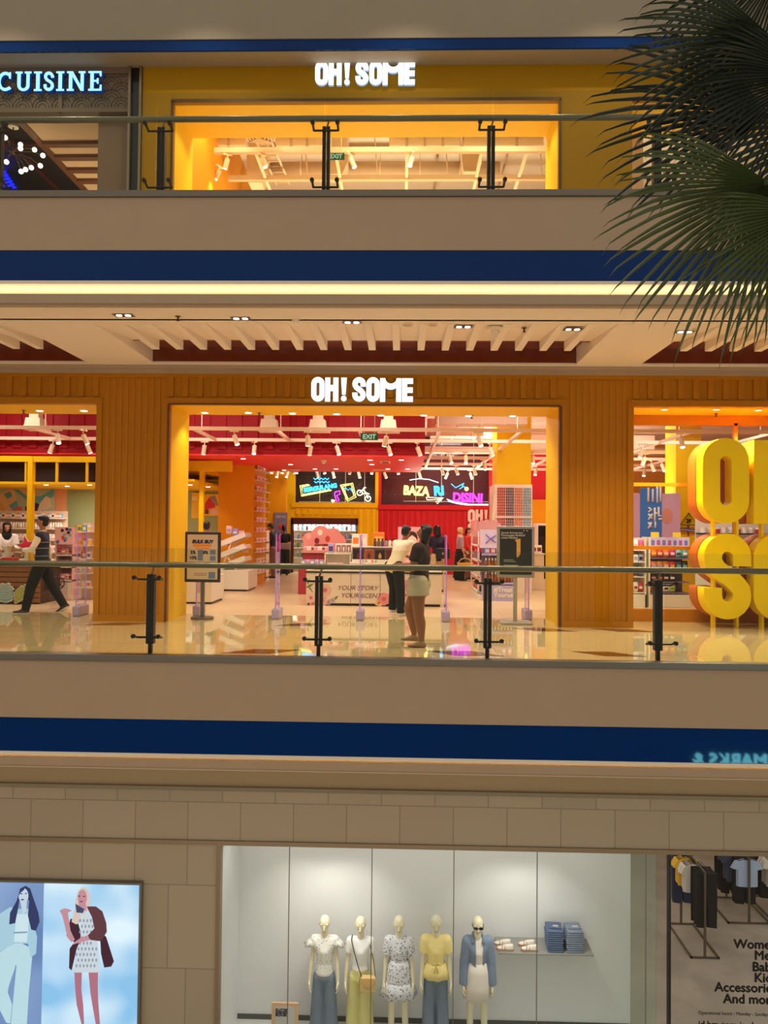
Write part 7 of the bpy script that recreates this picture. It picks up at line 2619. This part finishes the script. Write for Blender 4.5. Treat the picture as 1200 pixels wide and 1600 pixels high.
e0, e1 = L(-260, 1400), L(1102, 62)
t = thing('light_box', 'large wall light box with two backlit fashion prints', 'light box', ((e0[0] + e1[0]) / 2, YL2, Z0))
MB().box(e0[0], e1[0], YL2 + .012, YW, Z0 + .05, e1[1] + .01).build('casing', mat('casing_grey', (130, 124, 116), .4, metal=.4), t)
xs_ = L(335, 500)[0]
fr = MB().box(xs_, e1[0] - .03, YL2, YL2 + .012, Z0 + .08, e1[1] - .015).build('backlit_print', cloud('sky_bokeh', (140, 196, 236), (226, 246, 255), 1.3, 1.0), t)
fl = MB().box(e0[0] + .03, xs_, YL2, YL2 + .012, Z0 + .08, e1[1] - .015).build('backlit_print', cloud('slate_bokeh', (110, 140, 190), (150, 178, 220), .8, .9), t)


def shape(parent, layer, col, *polys, s=.9, name='printed_shape'):
    y = YL2 - .0015 * layer
    b = MB()
    for pl in polys:
        b.prism([L(*q) for q in pl], y - .001, YL2)
    b.build(name, printm('%d_%d_%d' % col, col, s), parent)


def oval(cx, cy, rx, ry):
    return [(cx + rx * math.cos(a), cy + ry * math.sin(a)) for a in [2 * PI * i / 20 for i in range(20)]]


SK, SKD, BRN, BRD = (206, 150, 160), (186, 120, 136), (104, 66, 70), (76, 46, 56)
shape(fr, 1, SKD, [(580, 720), (640, 720), (636, 880), (650, 1000), (658, 1160), (640, 1160), (600, 1000), (588, 880)], [(690, 720), (766, 720), (764, 860), (768, 980), (782, 1160), (750, 1160), (722, 1000), (706, 900)])
shape(fr, 2, BRD, [(550, 330), (600, 320), (640, 470), (600, 560), (560, 730), (540, 712), (545, 560), (580, 510), (520, 460)], [(780, 420), (830, 470), (890, 660), (870, 700), (815, 708), (790, 600)])
shape(fr, 3, (226, 206, 196), [(592, 180), (612, 110), (640, 82), (672, 84), (700, 130), (705, 200), (690, 260), (640, 300), (622, 360), (596, 370), (560, 350), (580, 270)])
shape(fr, 4, SK, oval(645, 160, 36, 62), [(612, 200), (672, 200), (676, 260), (620, 270)])
shape(fr, 5, (214, 224, 232), [(630, 290), (690, 280), (730, 360), (760, 480), (784, 730), (760, 745), (590, 745), (570, 730), (610, 560), (632, 470)])
shape(fr, 6, (150, 164, 180), name='printed_pattern', *[oval(600 + 28 * (i % 6) + (14 if (i // 6) % 2 else 0), 340 + 44 * (i // 6), 7, 13) for i in range(54) if 560 + 28 * (i % 6) < 760 and (340 + 44 * (i // 6) > 520 or i % 6 in (1, 2, 3, 4))])
shape(fr, 7, BRN, [(680, 230), (750, 232), (800, 270), (830, 360), (835, 430), (790, 500), (710, 490), (684, 460), (740, 400), (720, 310)])
shape(fr, 7, (70, 84, 116), [(592, 210), (660, 250), (650, 280), (600, 276)])
shape(fr, 8, SK, [(470, 262), (500, 246), (530, 250), (560, 262), (530, 280), (552, 420), (586, 490), (560, 506), (530, 470), (505, 360), (490, 300)], [(580, 510), (640, 470), (690, 452), (704, 490), (640, 506), (570, 526)])
shape(fr, 9, BRN, oval(622, 148, 8, 4), oval(660, 150, 8, 4), s=.8)
shape(fr, 9, (180, 80, 100), oval(638, 190, 14, 5))
WTE, GRY, DKG = (196, 230, 238), (130, 160, 196), (60, 66, 106)
shape(fl, 1, WTE, [(0, 590), (130, 500), (250, 560), (250, 640), (225, 900), (210, 1150), (85, 1150), (110, 900), (124, 690), (70, 850), (60, 900), (95, 1000), (80, 1145), (50, 1140), (-40, 960)])
shape(fl, 2, (176, 214, 230), [(-20, 300), (80, 236), (140, 250), (230, 250), (290, 470), (282, 600), (240, 630), (220, 520), (120, 520), (40, 560), (-20, 600)])
shape(fl, 3, (214, 238, 246), [(130, 290), (225, 290), (220, 430), (210, 510), (110, 505)])
shape(fl, 4, DKG, [(150, 130), (168, 86), (200, 70), (236, 92), (262, 170), (300, 280), (310, 350), (280, 420), (245, 410), (220, 300), (230, 190), (205, 150), (150, 190), (140, 260), (120, 360), (74, 370), (80, 280), (130, 190)])
shape(fl, 5, (206, 222, 236), oval(186, 146, 38, 58), [(160, 190), (210, 190), (206, 270), (180, 290)])
shape(fl, 6, DKG, [(145, 150), (160, 90), (200, 76), (190, 100), (166, 120)], oval(170, 130, 8, 4), oval(206, 128, 8, 4), oval(178, 176, 13, 5))
shape(fl, 6, GRY, [(110, 430), (215, 425), (215, 435), (110, 440)], [(122, 690), (130, 690), (112, 870), (106, 870)])

# ------------------------------------------------------------------ lettering on the entrance glass
m_blackink = mat('black_vinyl', (14, 12, 12), .6)
ye = YW + .045
xr_ = X(1214, 1500, ye)
t = thing('glass_lettering', 'black department list lettered on the entrance glass', 'lettering', (xr_ - .4, ye, Z(1160, 1600, ye)))
for s_, pyb in (('Women', 1482), ('Men', 1499), ('Baby', 1517), ('Kids', 1534), ('Accessories', 1550), ('And more', 1568)):
    text('lettering', s_, .175, m_blackink, (xr_, ye, Z(1170, pyb, ye)), t, align='RIGHT', bold=.0065, depth=.003)
text('lettering', 'Operational hours : Monday - Sunday 10.00 - 22.00', .062, m_blackink, (X(1091, 1585, ye), ye, Z(1140, 1586, ye)), t, align='LEFT', bold=.001, depth=.003)
text('lettering', 'id.hm.com is always open', .125, m_blackink, (X(1091, 1600, ye), ye, Z(1140, 1606, ye)), t, align='LEFT', bold=.003, depth=.003)

# ------------------------------------------------------------------ clothes racks
m_rack = mat('rack_steel', (120, 108, 98), .3, metal=.8)


def rack(x0, x1, y0, y1, ztop, label):
    t = thing('clothes_rack', label, 'clothes rack', ((x0 + x1) / 2, y0, Z0))
    b = MB()
    for a, c in (((x0, y0), (x1, y0)), ((x1, y0), (x1, y1)), ((x1, y1), (x0, y1)), ((x0, y1), (x0, y0))):
        b.box(min(a[0], c[0]) - .015, max(a[0], c[0]) + .015, min(a[1], c[1]) - .015, max(a[1], c[1]) + .015, Z0, Z0 + .03)
    b.build('base_frame', m_rack, t)
    xm = (x0 + x1) / 2
    for y in (y0, y1):
        MB().box(xm - .02, xm + .02, y - .015, y + .015, Z0 + .03, ztop).build('post', m_rack, t)
    MB().box(xm - .015, xm + .015, y0, y1, ztop - .03, ztop).build('rail', m_rack, t)
    return xm


def garment(kind, m, w, h):
    t = thing({'tee': 'hanging_tee', 'pants': 'hanging_trousers', 'coat': 'hanging_jacket'}[kind], 'x', 'clothes')
    z = -.06
    if kind == 'pants':
        p = [(-w / 2, z), (w / 2, z), (w / 2 * 1.02, z - h * .4), (w / 2 * .98, z - h), (.02, z - h * .98), (.0, z - h * .35), (-.02, z - h), (-w / 2 * .98, z - h * .98), (-w / 2 * 1.02, z - h * .4)]
    else:
        a = .62 if kind == 'coat' else .34
        p = [(-.07, z), (-.03, z - .04), (.03, z - .04), (.07, z), (w * .5, z - .05), (w * .66, z - h * a), (w * .5, z - h * (a + .03)), (w * .42, z - .2), (w * .42, z - h), (0, z - h * 1.02), (-w * .42, z - h), (-w * .42, z - .2), (-w * .5, z - h * (a + .03)), (-w * .66, z - h * a), (-w * .5, z - .05)]
    MB().prism(p, -.014, .014).build('cloth', m, t)
    b = MB()
    b.tube([(-w * .42, 0, z - .03), (0, 0, z + .02), (w * .42, 0, z - .03)], .007, 6)
    b.tube([(0, 0, z + .02), (0, 0, z + .05), (.015, 0, z + .075), (0, 0, z + .09)], .005, 6)
    b.build('hanger', m_blk, t)
    return t


def hang(kind, m, w, h, x, ys, z, label, group):
    for i, y in enumerate(ys):
        o = garment(kind, m, w * random.uniform(.95, 1.04), h * random.uniform(.96, 1.04))
        o.location = (x, y, z)
        o.rotation_euler.z = random.uniform(-.04, .04)
        o['label'] = label
        o['group'] = group


c0 = atz(1080, 1497, Z0)
c1 = atz(1122, 1497, Z0)
cb_ = atz(1043, 1444, Z0)
zr = Z(1102, 1362, c0.y)
xm = rack(c0.x, c1.x, c0.y, cb_.y, zr, 'steel clothes rack nearest the door frame, hung with black, white and yellow clothes')
n = c0.y
cl_black, cl_white, cl_yel, cl_navy, cl_blue, cl_slate = cloth('jersey_black', (20, 18, 20)), cloth('jersey_white', (226, 216, 206)), cloth('jersey_yellow', (240, 190, 66)), cloth('denim_navy', (36, 50, 84)), cloth('jersey_blue', (176, 196, 226)), cloth('jersey_slate', (70, 76, 104))
hang('pants', cl_black, .34, .98, xm + .06, [n + .06 + .055 * i for i in range(6)], zr - .0, 'long black trousers at the front of the rack by the door frame', 'black trousers on the near rack')
hang('tee', cl_white, .38, .52, xm - .03, [n + .42 + .04 * i for i in range(5)], zr, 'white T-shirt on the rack by the door frame', 'white T-shirts on the near rack')
hang('tee', cl_yel, .4, .5, xm - .06, [n + .66 + .05 * i for i in range(4)], zr, 'yellow T-shirt on the rack by the door frame', 'yellow T-shirts on the near rack')
hang('pants', cl_navy, .36, .95, xm - .05, [n + .9 + .05 * i for i in range(3)], zr, 'navy jeans at the back of the rack by the door frame', 'navy jeans on the near rack')
c2 = atz(1142, 1443, Z0)
zr2 = Z(1160, 1343, c2.y + .1) + .08
xm2 = rack(c2.x - .05, c2.x + .75, c2.y, c2.y + 1.0, zr2, 'steel clothes rack with pale blue T-shirts and black trousers')
n = c2.y
hang('pants', cl_black, .42, .88, xm2, [n + .17 + .045 * i for i in range(3)], zr2 - .02, 'black trousers below the pale blue T-shirts', 'black trousers on the far rack')
hang('tee', cl_blue, .46, .52, xm2, [n + .06, n + .11], zr2, 'pale blue T-shirt facing the entrance glass', 'pale blue T-shirts')
hang('tee', cl_slate, .46, .55, xm2 - .08, [n + .34 + .045 * i for i in range(5)], zr2, 'slate blue T-shirt behind the pale blue ones', 'slate T-shirts')
hang('pants', cl_black, .4, .9, xm2 - .1, [n + .6 + .07 * i for i in range(5)], zr2, 'black trousers at the far end of the second rack', 'black trousers at the far end')
xm3 = rack(xm2 + .5, xm2 + 1.2, c2.y + .1, c2.y + 1.1, zr2, 'steel clothes rack with cream T-shirts, partly cut off by the frame edge')
hang('tee', cl_white, .44, .55, xm3 - .25, [n + .12 + .05 * i for i in range(6)], zr2, 'cream T-shirt on the rack at the frame edge', 'cream T-shirts on the third rack')
hang('pants', cl_black, .44, .95, xm3 - .2, [n + .45 + .06 * i for i in range(5)], zr2, 'black trousers on the rack at the frame edge', 'black trousers on the third rack')

# ------------------------------------------------------------------ opposite side of the atrium: a lit shop fascia mirrored in the blue band
YOP = -2.0
yv = 2 * (YS + .012) - YOP
S('wall_opposite', MB().box(XL, XR, YOP - .3, YOP - .05, -5.4, -3.4), mat('opposite_fascia', (40, 44, 48), .6))
q0, q1 = at(1060, 1196, yv), at(1222, 1198, yv)
text('fascia_sign', 'MARKS &', .47, glow('mint_letter', (120, 220, 235), 45.0), ((q0.x + q1.x) / 2, YOP, q0.z), None, rz=PI, depth=.1, label='glowing mint lettering of the opposite shop mirrored in the blue band', cat='sign')
